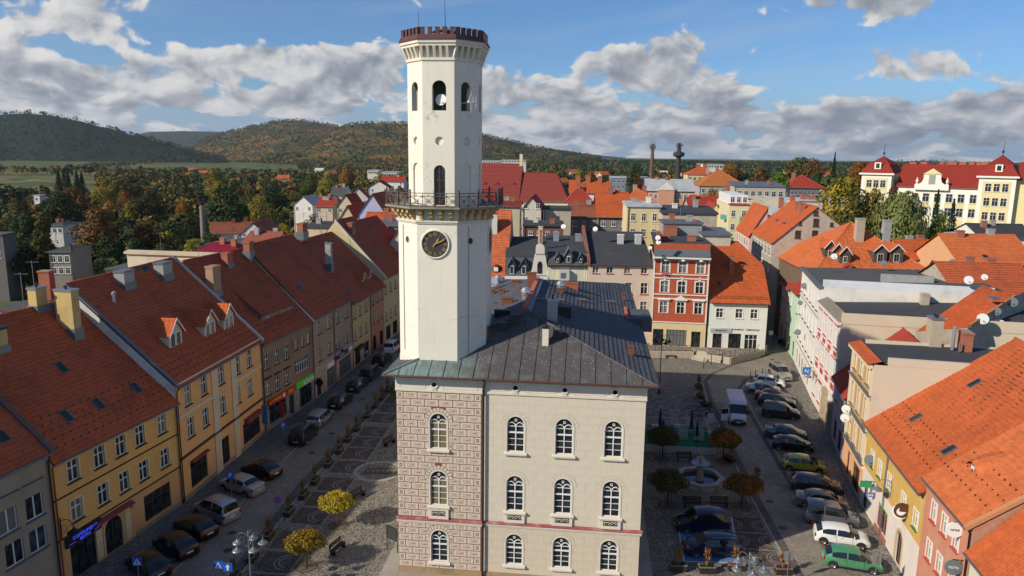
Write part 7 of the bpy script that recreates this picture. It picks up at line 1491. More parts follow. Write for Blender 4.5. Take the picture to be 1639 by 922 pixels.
def frame_(): 
    p=G(628,882); o=thing('notice_frame','empty black notice frame on two legs beside the sgraffito wall','notice board',p,R(-35)); MB().tube([(-.55,0,0),(-.55,0,2.0)],.035,5).tube([(.55,0,0),(.55,0,2.0)],.035,5).build('legs',DARKM,o,kind='stuff'); MB().box(-.55,.55,-.02,.02,1.96,2.0).box(-.55,.55,-.02,.02,.95,1.0).build('frame',DARKM,o,kind='stuff'); MB().box(-.5,.5,-.01,.01,1.0,1.95).build('panel',surf('dim_panel',(.05,.05,.045),.4,.2,2,10,0),o)
frame_()
def bollard(l,x,y,h=1.0): p=G(x,y); o=MB().lathe([(.08,0),(.06,.1),(.05,h-.15),(.075,h-.12),(.06,h),(.01,h+.03)],8).build('bollard',DARKM,None,p); tag(o,l,'bollard','black bollards')
for i,(x,y) in enumerate(((1201,606),(1209,604),(1220,600))): bollard('black bollard at the bend of the road, %s of three'%('left','middle','right')[i],x,y)
for i,(x,y) in enumerate(((1126,590),(1138,584),(1155,582))): bollard('thin post below the terrace steps, %s of three'%('left','middle','right')[i],x,y,1.6)
bollard('black litter post by the door of the peach house',414,676,.9)
# ---------------------------------------------------------------- terrace with steps at the back
SWALL=surf('sandstone_wall',(.46,.40,.31),.9,.2,1.0,12,.3,dirt=.3)
te=thing('terrace','sandstone terrace with steps and iron railing in front of the brick house','terrace',(0,0,0))
a0,a1,a2,a3,a4,a5=G(1036,572),G(1110,573),G(1134,578),G(1168,583),G(1215,572),G(1226,562)
pts=[a0,a1,a1+Vector((0,1.6,0)),a2+Vector((0,1.6,0)),a2,a3,a4,a5,Vector((a5.x-.3,a5.y+1,0)),Vector((23,112,0)),Vector((a0.x,112.5,0))]
MB().prism([(p.x,p.y) for p in pts],0.0,.98).build('terrace_deck',cobble('terrace_paving',(.30,.26,.21),(.38,.33,.27),5,(.2,.17,.13)),te)
def wallblocks(a,b,name='stone_block',hh=1.05,n=2):
    d=b-a; L=d.length; d.normalize(); ang=math.atan2(d.y,d.x); k=max(1,int(L/.8))
    for r in range(n):
        for i in range(k):
            w_=L/k; key=('sb',round(w_,2),hh,n)
            if key not in _misc: _misc[key]=MB().box(.015,w_-.015,-.16,.08,.01,hh/n-.015).mesh('stone_block',SWALL)
            o=link('stone_block',_misc[key],te,(a.x+d.x*w_*i,a.y+d.y*w_*i,r*hh/n),ang)
for a,b in ((a0,a1),(a2,a3),(a3,a4),(a4,a5)): wallblocks(a,b,n=3)
w_=(a2-a1).length
for k in range(6):
    y0=-.9+k*.42; MB().box(0,w_,y0,1.7,k*.163,(k+1)*.163).build('step',SWALL,te,(a1.x,a1.y,0),math.atan2((a2-a1).y,(a2-a1).x))
def rail(a,b,z,parent,n=None,name='railing',mat=None,h_=1.0):
    d=b-a; L=d.length; ang=math.atan2(d.y,d.x); n=n or max(1,int(L/1.1)); w=L/n; key=('rl',round(w,2),z)
    if key not in _misc:
        m=MB().box(0,w,-.02,.02,.08,.11).box(0,w,-.02,.02,.9,.95).box(-.025,.025,-.025,.025,0,1.0); m.tube([(0,0,.1),(w,0,.9)],.018,4).tube([(0,0,.9),(w,0,.1)],.018,4); m.tube([(w/2+.15*cos(t_),0,.5+.15*sin(t_)) for t_ in [2*PI*i/8 for i in range(9)]],.015,4,cap=False); _misc[key]=m.mesh('railing_panel',mat or DARKM)
    for i in range(n): link('railing_panel',_misc[key],parent,(a.x+d.x*i/n,a.y+d.y*i/n,z),ang)
for a,b in ((a0,a1),(a2,a3),(a3,a4)): rail(a+Vector((0,.1,0)),b+Vector((0,.1,0)),1.0,te)
# ---------------------------------------------------------------- fountain
fc=G(1119,781); fo=thing('fountain','octagonal sandstone fountain with a column and round bowl between the round trees','fountain',fc,R(12)); FS=surf('fountain_sandstone',(.31,.27,.21),.85,.2,1.2,12,.3,dirt=.4); FR=surf('fountain_rim',(.38,.355,.31),.8,.15,1.5,14,.2)
oc=lambda r:[(r*cos(PI/8+k*PI/4),r*sin(PI/8+k*PI/4)) for k in range(8)]
MB().prism(oc(2.85),0,.18).build('lower_step',FS,fo); MB().prism(oc(2.5),.18,.38).build('upper_step',FS,fo)
for k in range(8):
    A_,B_,C_,D_=[Vector((*oc(r)[j],0)) for r,j in ((2.12,k),(2.12,(k+1)%8),(1.85,(k+1)%8),(1.85,k))]; up=lambda v,z:Vector((v.x,v.y,z)); MB().hexa([up(q,.38) for q in (A_,B_,C_,D_)],[up(q,1.1) for q in (A_,B_,C_,D_)]).build('basin_wall',FS,fo)
    E_=[Vector((*oc(r)[j],0)) for r,j in ((2.22,k),(2.22,(k+1)%8),(1.78,(k+1)%8),(1.78,k))]; MB().hexa([up(q,1.1) for q in E_],[up(q,1.22) for q in E_]).build('rim',FR,fo)
    m_=(A_+B_)/2; n_=m_.normalized(); t_=Vector((-n_.y,n_.x,0)); c_=n_*1.965; MB().hexa([c_+t_*s1*.5+n_*s2+Vector((0,0,.55)) for s1,s2 in((-1,0),(1,0),(1,.02),(-1,.02))],[c_+t_*s1*.5+n_*s2+Vector((0,0,.95)) for s1,s2 in((-1,0),(1,0),(1,.02),(-1,.02))]).build('relief_panel',FR,fo)
MB().prism(oc(1.84),.5,.82).build('water',plain('fountain_water',(.03,.045,.06),.05),fo); MB().lathe([(.45,.4),(.45,.9),(.32,1.0),(.28,1.9),(.36,2.0),(.2,2.1)],12).build('column',FS,fo); MB().lathe([(.2,2.1),(.5,2.2),(.82,2.42),(.84,2.5),(.70,2.46),(.01,2.44)],20).build('bowl',surf('bluish_bowl',(.22,.27,.35),.3,.2,2,10,.1),fo); MB().lathe([(.14,2.44),(.12,2.8),(.38,2.9),(.40,2.96),(.1,2.95),(.12,3.15),(.05,3.3),(.01,3.35)],14).build('finial',FS,fo)
# ---------------------------------------------------------------- beer garden
g0,g1,g2,g3=G(1037,682),G(1129,686),G(1146,728),G(1030,722); bg=thing('beer_garden','fenced wooden platform with green carpet and white lattice screens','beer garden',(0,0,0)); mid=lambda a,b,t:a.lerp(b,t)
MB().prism([(p.x,p.y) for p in (g3,g2,g1,g0)],0,.22).build('carpet_floor',surf('green_carpet',(.01,.14,.055),.95,.15,3,20,.2),bg)
WB=surf('white_fence_board',(.50,.50,.50),.6,.1,2,12,.1)
def fencerow(a,b,zh,name,step=.14,z0=.2):
    d=b-a; L=d.length; n=max(1,int(L/step)); ang=math.atan2(d.y,d.x); key=('fb',zh,step,name)
    if key not in _misc: _misc[key]=MB().box(0,step*.82,-.02,.02,z0,z0+zh).mesh(name,WB)
    for i in range(n): link(name,_misc[key],bg,(a.x+d.x*i/n,a.y+d.y*i/n,0),ang)
fencerow(g3+Vector((0,-.08,0)),g2+Vector((0,-.08,0)),.75,'fence_board',.28,.0); fencerow(g1,g2,.9,'fence_board',.45,.2)
def lattice(a,w,hh):
    key=('la',w,hh)
    if key not in _misc:
        m=MB(); m.box(0,w,-.02,.02,0,.04).box(0,w,-.02,.02,hh-.04,hh).box(0,.04,-.02,.02,.04,hh-.04).box(w-.04,w,-.02,.02,.04,hh-.04); n=9
        for i in range(1,n+4):
            x=i*w/6; 
            for s in(0,1):
                p0=Vector((min(w,x),0,max(0,(x-w)))); p1=Vector((max(0,x-hh),0,min(hh,x)))
                if s: p0.x=w-p0.x;p1.x=w-p1.x
                if p0.z<hh and p1.x<w+.001 and p1.x>=-.001: m.tube([p0,p1],.016,4,cap=False)
        _misc[key]=m.mesh('lattice_screen',WB)
    link('lattice_screen',_misc[key],bg,(a.x,a.y,.2),0)
for x,y,w in ((1049,680,.5),(1073,681,.9),(1098,682,.6),(1125,684,.6),(1085,706,1.0),(1111,708,1.0)): lattice(G(x,y),w,1.7)
for a,b in ((g0,g1),(mid(g0,g3,.5),mid(g1,g2,.5))): d=b-a; MB().tube([a+Vector((0,0,1.1)),b+Vector((0,0,1.1))],.03,4).build('hand_rail',WB,bg)
for x in (1048,1084): q=G(x,687); MB().box(-.35,.35,-.2,.2,.22,.55).build('flower_trough',WB,bg,q)
NV=surf('navy_canvas',(.012,.022,.085),.8,.3,3,14,.2)
for i,(x,yb,yt,l) in enumerate(((1056,689,653,'closed navy parasol, back left on the green platform'),(1061,697,671,'closed navy parasol, front left on the green platform'),(1106,695,654,'closed navy parasol, back right on the green platform'),(1115,706,674,'closed navy parasol, front right on the green platform'))):
    p=G(x,yb,.22); zt=max(1.9,AT(x,yt,p.y).z-.22); o=thing('parasol',l,'parasol',p,0,'closed parasols on the green platform'); MB().tube([(0,0,0),(0,0,zt+.1)],.03,6).build('pole',GREYM,o); MB().lathe([(.05,.55),(.17,.65),(.19,1.0),(.13,zt*.72),(.07,zt-.1),(.01,zt)],9).build('canopy',NV,o); MB().lathe([(.28,0),(.28,.06),(.05,.1)],10).build('base',DARKM,o)
sg_=thing('a_board','white advertising board with a dark logo by the corner of the platform','sign board',G(1137,676),R(15)); MB().hexa([(-.4,-.3,0),(.4,-.3,0),(.4,-.26,0),(-.4,-.26,0)],[(-.4,-.02,1.1),(.4,-.02,1.1),(.4,.02,1.1),(-.4,.02,1.1)]).build('panel',plain('poster_dim',(.4,.38,.4),.6),sg_); MB().hexa([(-.4,.26,0),(.4,.26,0),(.4,.3,0),(-.4,.3,0)],[(-.4,.02,1.1),(.4,.02,1.1),(.4,.05,1.1),(-.4,.05,1.1)]).build('panel',plain('poster_dim',(.4,.38,.4),.6),sg_)

for k,(x,y,n) in enumerate(((541,841,260),(491,907,260),(1157,738,200),(1187,812,260),(1068,810,120))):
    c=G(x,y); m=MB(); r_=random.Random(k)
    for _ in range(n):
        a=r_.uniform(0,6.28); q=abs(r_.gauss(0,1.5)); p0=c+Vector((q*cos(a),q*sin(a),.022+r_.random()*.015)); u0=Vector((cos(a*3),sin(a*3),r_.uniform(-.3,.3)))*.06; v0=Vector((-sin(a*3),cos(a*3),r_.uniform(-.3,.3)))*.05; m.poly([p0,p0+u0,p0+u0+v0,p0+v0])
    m.build('fallen_leaves',leafmat('fallen_leaf',(.28,.15,.03),(.16,.08,.025)),kind='stuff')
# ================================================================ VEHICLES
CARG=plain('car_glass',(.012,.015,.018),.04,0,0,.6); TYRE=plain('tyre_rubber',(.012,.012,.012),.85); RIM=plain('alloy_rim',(.38,.39,.40),.35,.6); TRIM=plain('black_plastic',(.018,.018,.02),.6); LAMPG=plain('headlight_glass',(.30,.32,.34),.08,.2); RLAMP=plain('taillight_red',(.32,.01,.01),.2); PLATE=plain('number_plate',(.62,.62,.58),.5)
def paint(name,c,met=.35): return plain('paint_'+name,c,.28,met,0,.5,.6)
CARS={ # stations: x (0=rear), belt z, top z (None = no cabin), half width, half roof width ; tags between stations: b body, r rear glass, c cabin, w windscreen
 'hatch':(4.1,[(0,.50,None,.70),(.05,.80,None,.79),(.15,.94,None,.83),(.55,.94,1.25,.85),(.9,.93,1.37,.86),(1.55,.91,1.42,.87),(1.63,.91,1.42,.87),(2.2,.89,1.41,.87),(2.5,.89,1.34,.87),(3.25,.88,None,.85),(3.65,.79,None,.82),(3.96,.65,None,.75),(4.1,.46,None,.62)],.3,(.64,3.36)),
 'sedan':(4.45,[(0,.55,None,.72),(.06,.86,None,.80),(.2,.98,None,.83),(.72,.99,None,.85),(1.15,.97,1.33,.86),(1.4,.95,1.40,.87),(1.95,.93,1.44,.87),(2.03,.93,1.44,.87),(2.65,.91,1.42,.87),(2.85,.90,1.38,.87),(3.5,.92,None,.85),(4.0,.83,None,.82),(4.32,.68,None,.76),(4.45,.50,None,.66)],.3,(.85,3.6)),
 'wagon':(4.5,[(0,.55,None,.72),(.05,.82,None,.80),(.12,.97,None,.83),(.42,.96,1.36,.85),(.7,.95,1.45,.86),(1.45,.93,1.48,.87),(1.53,.93,1.48,.87),(2.45,.92,1.47,.87),(2.85,.90,1.40,.87),(3.5,.92,None,.85),(4.0,.84,None,.82),(4.36,.70,None,.76),(4.5,.50,None,.66)],.3,(.8,3.65)),
 'suv':(4.6,[(0,.6,None,.78),(.05,.9,None,.86),(.10,1.06,None,.89),(.30,1.05,1.62,.90),(.5,1.04,1.72,.91),(1.35,1.02,1.76,.92),(1.43,1.02,1.76,.92),(2.4,1.01,1.73,.92),(2.75,1.0,1.66,.92),(3.3,1.04,None,.90),(4.0,.98,None,.88),(4.45,.85,None,.82),(4.6,.60,None,.72)],.36,(.85,3.7)),
 'minivan':(4.35,[(0,.55,None,.74),(.04,.85,None,.84),(.08,1.0,None,.86),(.26,1.0,1.62,.87),(.5,1.0,1.74,.88),(1.5,1.0,1.78,.89),(1.58,1.0,1.78,.89),(2.4,.98,1.72,.89),(2.75,.97,1.62,.89),(3.45,.98,None,.86),(3.95,.86,None,.82),(4.25,.70,None,.76),(4.35,.50,None,.66)],.3,(.75,3.55))}
_car={}
def car_meshes(kind,pm,rails=False):
    k=(kind,pm.name,rails)
    if k in _car: return _car[k]
    L,ST,wr,wx=CARS[kind]; pts=[]
    for (x,zb,zt,hw) in ST:
        X=x-L/2
        if zt: hr=hw*.80; s=[(hw*.93,.20),(hw,.38),(hw,.62),(hw*.975,zb),(hr,zt-.07),(hr*.72,zt),(0,zt+.025)]
        else: s=[(hw*.93,.20),(hw,.34),(hw,min(.62,zb-.05)),(hw*.965,zb-.02),(hw*.86,zb+.03),(hw*.55,zb+.055),(0,zb+.065)]
        pts.append([(X,y,z) for y,z in s])
    parts={'body':MB(),'side_window':MB(),'side_window ':MB(),'windscreen':MB(),'rear_window':MB()}
    first=[i for i,s in enumerate(ST) if s[2]][0]; last=[i for i,s in enumerate(ST) if s[2]][-1]; pil=[i for i in range(first,last) if ST[i+1][0]-ST[i][0]<.1]
    def q(mb,i,j,sg,inset=0):
        a,b,c,d=pts[i][j],pts[i+1][j],pts[i+1][j+1],pts[i][j+1]; f=lambda p:(p[0],p[1]*sg,p[2]); v=[f(a),f(b),f(c),f(d)]
        if sg<0: v=v[::-1]
        mb.poly(v)
    for i in range(len(ST)-1):
        for j in range(6):
            for sg in(1,-1):
                t='body'
                if first<=i<last and j==3 and i not in pil: t='side_window'
                if i==first-1 and j>=4: t='rear_window'
                if i==last and j>=4: t='windscreen'
                if i in(first-1,last) and j==3: t='side_window' if i==last else 'body'
                if t=='side_window' and sg<0: t+=' '
                q(parts[t],i,j,sg)
    for e in (0,-1):
        P=[(p[0],p[1],p[2]) for p in pts[e]]; parts['body'].poly(P+[(p[0],-p[1],p[2]) for p in P[::-1]][1:])
    P=[(p[0][0],p[0][1],p[0][2]) for p in pts]; parts['body'].poly(P+[(a,-b,c) for a,b,c in P[::-1]])
    out=[]
    for n,mb in parts.items():
        n=n.strip()
        me=mb.mesh(n,pm if n=='body' else CARG)
        import bmesh
        bm=bmesh.new(); bm.from_mesh(me); bmesh.ops.remove_doubles(bm,verts=bm.verts,dist=.001); bmesh.ops.recalc_face_normals(bm,faces=bm.faces)
        if n=='body': bmesh.ops.subdivide_edges(bm,edges=[e for e in bm.edges if e.calc_length()>9],cuts=1)
        bm.to_mesh(me); bm.free()
        if n=='body': me.polygons.foreach_set('use_smooth',[True]*len(me.polygons)); me.set_sharp_from_angle(angle=R(38))
        out.append((n,me,(0,0,0)))
    hw=.87 if kind in('hatch','sedan','wagon','minivan') else .92; H=L/2
    wm=MB(Matrix.Rotation(PI/2,4,'X')).lathe([(.02,-.11),(wr,-.11),(wr+.0,.08),(wr-.03,.11),(wr*.68,.11),(wr*.66,.09)],18).mesh('tyre',TYRE)
    rm=MB(Matrix.Rotation(PI/2,4,'X')); rm.lathe([(wr*.68,.105),(wr*.62,.09),(wr*.58,.06),(.02,.06)],18); 
    for a in range(5): rm.hexa([(0.03*cos(a*1.2566+1.57),.03*sin(a*1.2566+1.57),.07),(-.03*cos(a*1.2566+1.57),-.03*sin(a*1.2566+1.57),.07),(wr*.6*cos(a*1.2566)-.03*cos(a*1.2566+1.57),wr*.6*sin(a*1.2566)-.03*sin(a*1.2566+1.57),.08),(wr*.6*cos(a*1.2566)+.03*cos(a*1.2566+1.57),wr*.6*sin(a*1.2566)+.03*sin(a*1.2566+1.57),.08)],[(0.03*cos(a*1.2566+1.57),.03*sin(a*1.2566+1.57),.10),(-.03*cos(a*1.2566+1.57),-.03*sin(a*1.2566+1.57),.10),(wr*.6*cos(a*1.2566)-.03*cos(a*1.2566+1.57),wr*.6*sin(a*1.2566)-.03*sin(a*1.2566+1.57),.105),(wr*.6*cos(a*1.2566)+.03*cos(a*1.2566+1.57),wr*.6*sin(a*1.2566)+.03*sin(a*1.2566+1.57),.105)])
    rme=rm.mesh('rim',RIM)
    ar=MB()
    for x in wx:
        for sg in(-1,1):
            for i in range(10):
                a0,a1=PI*i/10,PI*(i+1)/10; c=x-H; y=sg*(hw+.006); ar.poly([(c+(wr+.07)*cos(a0),y,wr+(wr+.07)*sin(a0)),(c+(wr+.07)*cos(a1),y,wr+(wr+.07)*sin(a1)),(c,y,wr)])  # dark half-discs imitate the shade of wheel arches, body is uncut
    ar.box(wx[0]-H+wr,wx[1]-H-wr,-hw-.012,-hw+.02,.20,.30).box(wx[0]-H+wr,wx[1]-H-wr,hw-.02,hw+.012,.20,.30); out.append(('arch_shade_and_sill_trim',ar.mesh('arch_shade_and_sill_trim',TRIM),(0,0,0),'stuff'))
    zt=ST[1][1]; zh=ST[-3][1]
    hl=MB().hexa([(-.1,-.15,-.06),(.06,-.15,-.06),(.06,.15,-.06),(-.1,.15,-.06)],[(-.16,-.13,.06),(.01,-.13,.05),(.01,.13,.05),(-.16,.13,.06)]).mesh('headlight',LAMPG); tl=MB().box(-.05,.05,-.07,.07,-.13,.13).mesh('taillight',RLAMP)
    for sg in(-1,1): out.append(('headlight',hl,(H-.20,sg*(ST[-2][3]-.19),zh-.10))); out.append(('taillight',tl,(-H+.04,sg*(ST[1][3]-.06),zt-.08)))
    out.append(('front_grille',MB().box(-.03,.03,-.38,.38,-.09,.09).mesh('front_grille',TRIM),(H-.02,0,.58))); out.append(('front_bumper_intake',MB().box(-.03,.03,-.55,.55,-.06,.06).mesh('front_bumper_intake',TRIM),(H-.005,0,.32)))
    out.append(('number_plate',MB().box(-.012,.012,-.26,.26,-.055,.055).mesh('number_plate',PLATE),(H+.01,0,.44))); out.append(('number_plate',MB().box(-.012,.012,-.26,.26,-.055,.055).mesh('number_plate',PLATE),(-H-.008,0,.62)))
    xm=[s for s in ST if s[2]][-1][0]-H+.32; mir=MB().hexa([(-.05,-.0,-.05),(.06,.0,-.05),(.06,.17,-.05),(-.02,.17,-.05)],[(-.05,0,.06),(.04,0,.06),(.03,.17,.07),(-.03,.17,.07)]).mesh('wing_mirror',pm); mil=MB().hexa([(-.05,-.17,-.05),(.06,-.17,-.05),(.06,0,-.05),(-.02,0,-.05)],[(-.05,-.17,.06),(.04,-.17,.06),(.03,0,.07),(-.03,0,.07)]).mesh('wing_mirror',pm)
    out.append(('wing_mirror',mir,(xm,hw-.02,.98 if kind!='suv' else 1.1))); out.append(('wing_mirror',mil,(xm,-hw+.02,.98 if kind!='suv' else 1.1)))
    if rails or kind in('suv',):
        s0=[s for s in ST if s[2]][1][0]-H; s1=[s for s in ST if s[2]][-2][0]-H; zr=ST[first+2][2]+.05
        rr=MB().tube([(s0,0,-.03),(s0+.1,0,.02),(s1-.1,0,.02),(s1,0,-.03)],.022,5).mesh('roof_rail',GREYM)
        for sg in(-1,1): out.append(('roof_rail',rr,(0,sg*hw*.68,zr-.02)))
    dl=MB()
    for x in (ST[pil[0]][0]-H+.04,) : dl.box(x-.008,x+.008,-hw-.004,-hw+.03,.34,.92).box(x-.008,x+.008,hw-.03,hw+.004,.34,.92)
    xf=[s for s in ST if s[2]][-1][0]-H+.25; dl.box(xf-.008,xf+.008,-hw-.004,-hw+.03,.34,.88).box(xf-.008,xf+.008,hw-.03,hw+.004,.34,.88); 
    for x in (ST[pil[0]][0]-H-.12,xf-.75): dl.box(x-.08,x+.08,-hw-.012,-hw,.78,.81).box(x-.08,x+.08,hw,hw+.012,.78,.81)
    out.append(('door_seam',dl.mesh('door_seam',TRIM),(0,0,0),'stuff'))
    for x in wx:
        for sg in(-1,1): out.append(('wheel',(wm,rme),(x-H,sg*(hw-.10),wr,sg)))
    _car[k]=out; return out
def car(label,x,y,az,kind,pm,name='parked_car',rails=False,group='cars parked round the square',p=None,cat='car'):
    """x,y: pixel of the ground under the middle of the car; az: compass heading of the nose"""
    p=p or G(x,y); o=thing(name,label,cat,(p.x,p.y,.012),PI/2-R(az),group)
    for n,me,l,*kk in car_meshes(kind,pm,rails):
        if n=='wheel':
            w=link('wheel',me[0],o,l[:3]); 
            if l[3]>0: w.rotation_euler=(0,0,PI)
            link('rim',me[1],w)
        else: link(n,me,o,l,kind=kk[0] if kk else None)
    return o
# fix wheel orientation: lathe axis points to -y after rotation
BLK=paint('black',(.010,.010,.012)); DKG=paint('dark_grey',(.045,.05,.058),.5); SIL=paint('silver',(.42,.43,.44),.6); WHT=paint('white',(.70,.70,.70),0); GRN_=paint('green',(.10,.34,.17),.4); LIM=paint('lime_yellow',(.34,.34,.03),.1); BEIG=paint('warm_grey',(.19,.175,.15),.5); BLG=paint('blue_grey',(.17,.19,.23),.5); DRED=paint('dark_red',(.15,.012,.018),.3); TEL=paint('teal_grey',(.07,.11,.135),.5); NAVY=paint('navy',(.008,.012,.045),.2); LTG=paint('champagne',(.36,.34,.30),.5)
# left street, angle-parked
for l,x,y,az,k,c,r in (('black hatchback partly behind the crossing sign, nearest the bistro',237,915,-52,'hatch',BLK,0),('black hatchback second from the bistro in the left street',281,882,-55,'hatch',BLK,0),('black hatchback beside the silver van in the left street',313,853,-56,'hatch',BLK,0),('silver boxy van with roof rails in the left street',346,826,-58,'minivan',SIL,1),('silver saloon car by the parking sign, left street',387,785,-62,'sedan',SIL,0),('black hatchback last of the angled cars, left street',418,760,-62,'hatch',BLK,0),
    ('black off-road car with spare wheel parked along the kerb, left street',487,703,6,'suv',BLK,1),('silver estate car in front of the black off-roader',513,676,8,'wagon',SIL,1),('black estate car fourth from the town end of the left street',546,648,10,'wagon',BLK,1),('dark car behind the estate with a red tail light, left street',573,622,9,'wagon',BLK,1),('dark off-road car with spare wheel farther up the left street',594,604,9,'suv',DKG,1),('black car just before the white people carrier, left street',612,582,9,'suv',BLK,0),('white people carrier farthest up the left street',629,561,9,'minivan',WHT,0)):
    c_=car(l,x,y,az,k,c,rails=bool(r))
    if 'spare wheel' in l: MB(Matrix.Rotation(PI/2,4,'Y')).lathe([(.01,-.1),(.3,-.1),(.34,-.04),(.34,.06),(.28,.1),(.01,.1)],16).build('spare_wheel',TYRE,c_,(-2.38,0,.98))
# right street, noses to the facades
for l,x,y,az,k,c in (('champagne off-road car facing the camera at the top of the right row of cars',1248,604,176,'suv',LTG),('white hatchback uppermost in the slanted row, right street',1231,617,112,'hatch',WHT),('silver saloon under the uppermost white hatchback',1221,629,108,'sedan',SIL),('dark red car between silver and black ones, right street',1237,641,108,'sedan',DRED),('black car directly below the dark red one',1243,650,108,'wagon',BLK),('dark grey people carrier with clean roof, fifth from the top',1249,667,107,'minivan',DKG),
    ('teal grey saloon just above the black hatchback, right street',1257,701,106,'sedan',TEL),('black hatchback just above the yellow-green car',1268,719,106,'hatch',BLK),('small yellow-green three-door car, right street',1286,751,105,'hatch',LIM),('dark grey estate below the yellow-green car',1306,785,106,'wagon',DKG),('warm grey saloon between two grey cars, right street',1315,811,106,'sedan',BEIG),('blue grey small people carrier above the white hatchback, right street',1329,836,106,'minivan',BLG),
    ('white hatchback in full sun second from the bottom, right street',1346,868,107,'hatch',WHT),('green hatchback in full sun at the bottom of the right street',1363,906,107,'hatch',GRN_)):
    car(l,x,y,az,k,c)
car('dark blue hatchback in the upper half of the blue parking bay',1122,846,-91,'minivan',NAVY); car('dark blue estate in the lower half of the blue parking bay',1139,884,-90,'wagon',NAVY,rails=True)
car('black saloon parked at the mouth of the narrow back street',1268,556,150,'sedan',BLK)
# white delivery van, driver's door open
def van():
    p=G(1177,668); o=thing('delivery_van','tall white delivery van facing the camera with its door open, right of the green platform','van',(p.x,p.y,.012),PI/2-R(191)); o.scale=(1,1,.97); W=plain('van_white',(.62,.63,.66),.35,0,0,.5,.3)
    L=6.0; cs=[(0,.35,2.55,.98),(.08,.25,2.62,1.0),(4.2,.25,2.66,1.0),(4.55,.25,2.52,.98),(4.75,.25,2.25,.96),(5.35,.25,1.32,.94),(5.8,.28,1.12,.90),(6.0,.35,.85,.80)]
    m=MB(); pr=[]
    for x,z0,z1,hw in cs: pr.append([(x-3,y,z) for y,z in ((-hw,z0),(-hw,z1*.55),(-hw*.95,z1-.12),(-hw*.82,z1),(hw*.82,z1),(hw*.95,z1-.12),(hw,z1*.55),(hw,z0))])
    for i in range(len(pr)-1):
        for j in range(8):
            if i==4 and j in(2,3,4): continue
            jj=(j+1)%8; m.poly([pr[i][j],pr[i+1][j],pr[i+1][jj],pr[i][jj]])
    m.poly(pr[0]); m.poly(pr[-1][::-1]); b=m.build('body',W,o)
    g=MB()
    for j in (2,3,4): g.poly([pr[4][j],pr[5][j],pr[5][j+1],pr[4][j+1]])
    g.build('windscreen',CARG,o)
    for k in range(6): MB().box(-2.7+k*.65,-2.68+k*.65,-.85,.85,2.66,2.685).build('roof_rib',W,o)
    for s in(-1,1):
        MB().poly([(1.35,s*1.003,1.25),(2.25,s*.96,1.25),(1.72,s*.96,2.05),(1.35,s*.99,2.05)]).build('side_window',CARG,o)
        MB().hexa([(2.55,s*.62-.16,.72),(2.92,s*.62-.16,.72),(2.92,s*.62+.16,.72),(2.55,s*.62+.16,.72)],[(2.5,s*.62-.16,1.0),(2.84,s*.62-.16,1.0),(2.84,s*.62+.16,1.0),(2.5,s*.62+.16,1.0)]).build('headlight',LAMPG,o)
        MB().box(1.9,2.05,min(s*1.0,s*1.3),max(s*1.0,s*1.3),1.25,1.6).build('wing_mirror',TRIM,o)
        MB().box(-3.03,-2.98,s*.9-.06,s*.9+.06,.9,1.5).build('taillight',RLAMP,o)
        for x in (-1.95,2.05):
            w=MB(Matrix.Rotation(PI/2,4,'X')).lathe([(.01,-.12),(.36,-.12),(.36,.12),(.22,.12),(.2,.09),(.01,.09)],16).build('wheel',TYRE,o,(x,s*.88,.36)); MB(Matrix.Rotation(PI/2,4,'X')).lathe([(.22,.125),(.2,.1),(.01,.12)],14).build('rim',RIM,w,rotz=PI if s>0 else 0)
    MB().box(2.86,3.04,-.82,.82,.28,.62).build('front_bumper',TRIM,o); MB().box(2.93,3.03,-.5,.5,.68,.86).build('grille',TRIM,o); MB().box(3.04,3.06,-.26,.26,.44,.55).build('number_plate',PLATE,o)
    d=MB().box(-.02,.02,0,1.0,.4,1.2,0).box(-.02,.02,.15,.9,1.25,1.85,1).box(-.02,.02,0,.12,1.2,1.95,0).box(-.02,.02,.12,1.0,1.88,1.95,0).build('open_door',[W,CARG],o,(2.2,-.98,0),R(-155)); return o
van()
def digger():
    p=G(1243,527); o=thing('excavator','orange-yellow excavator working in the shaded narrow back street','excavator',p,R(75)); Y_=surf('digger_orange',(.50,.20,.02),.5,.2,2,12,.1)
    for s in(-1,1): MB().extr([(-1.5,.1),(1.5,.1),(1.7,.4),(1.5,.7),(-1.5,.7),(-1.7,.4)],s*1.0-.2,s*1.0+.2).build('track',TYRE,o)
    MB().box(-1.6,.9,-.95,.95,.8,1.7).build('engine_housing',Y_,o); c=MB().box(-.2,1.0,.1,.95,1.7,2.7).build('cab',Y_,o); MB().box(-.1,.9,.05,1.0,1.85,2.55).build('cab_window',CARG,c); MB().box(-.3,1.1,.0,1.0,2.7,2.8).build('cab_roof',Y_,o)
    MB().tube([(.8,-.4,1.4),(2.4,-.4,3.2),(3.6,-.4,2.7)],.2,6).build('boom',Y_,o); MB().tube([(3.6,-.4,2.8),(3.3,-.4,1.2)],.15,6).build('dipper_arm',Y_,o); MB().extr([(2.9,.3),(3.7,.4),(3.6,1.2),(3.1,1.2)],-.9,.1).build('bucket',Y_,o)
digger()
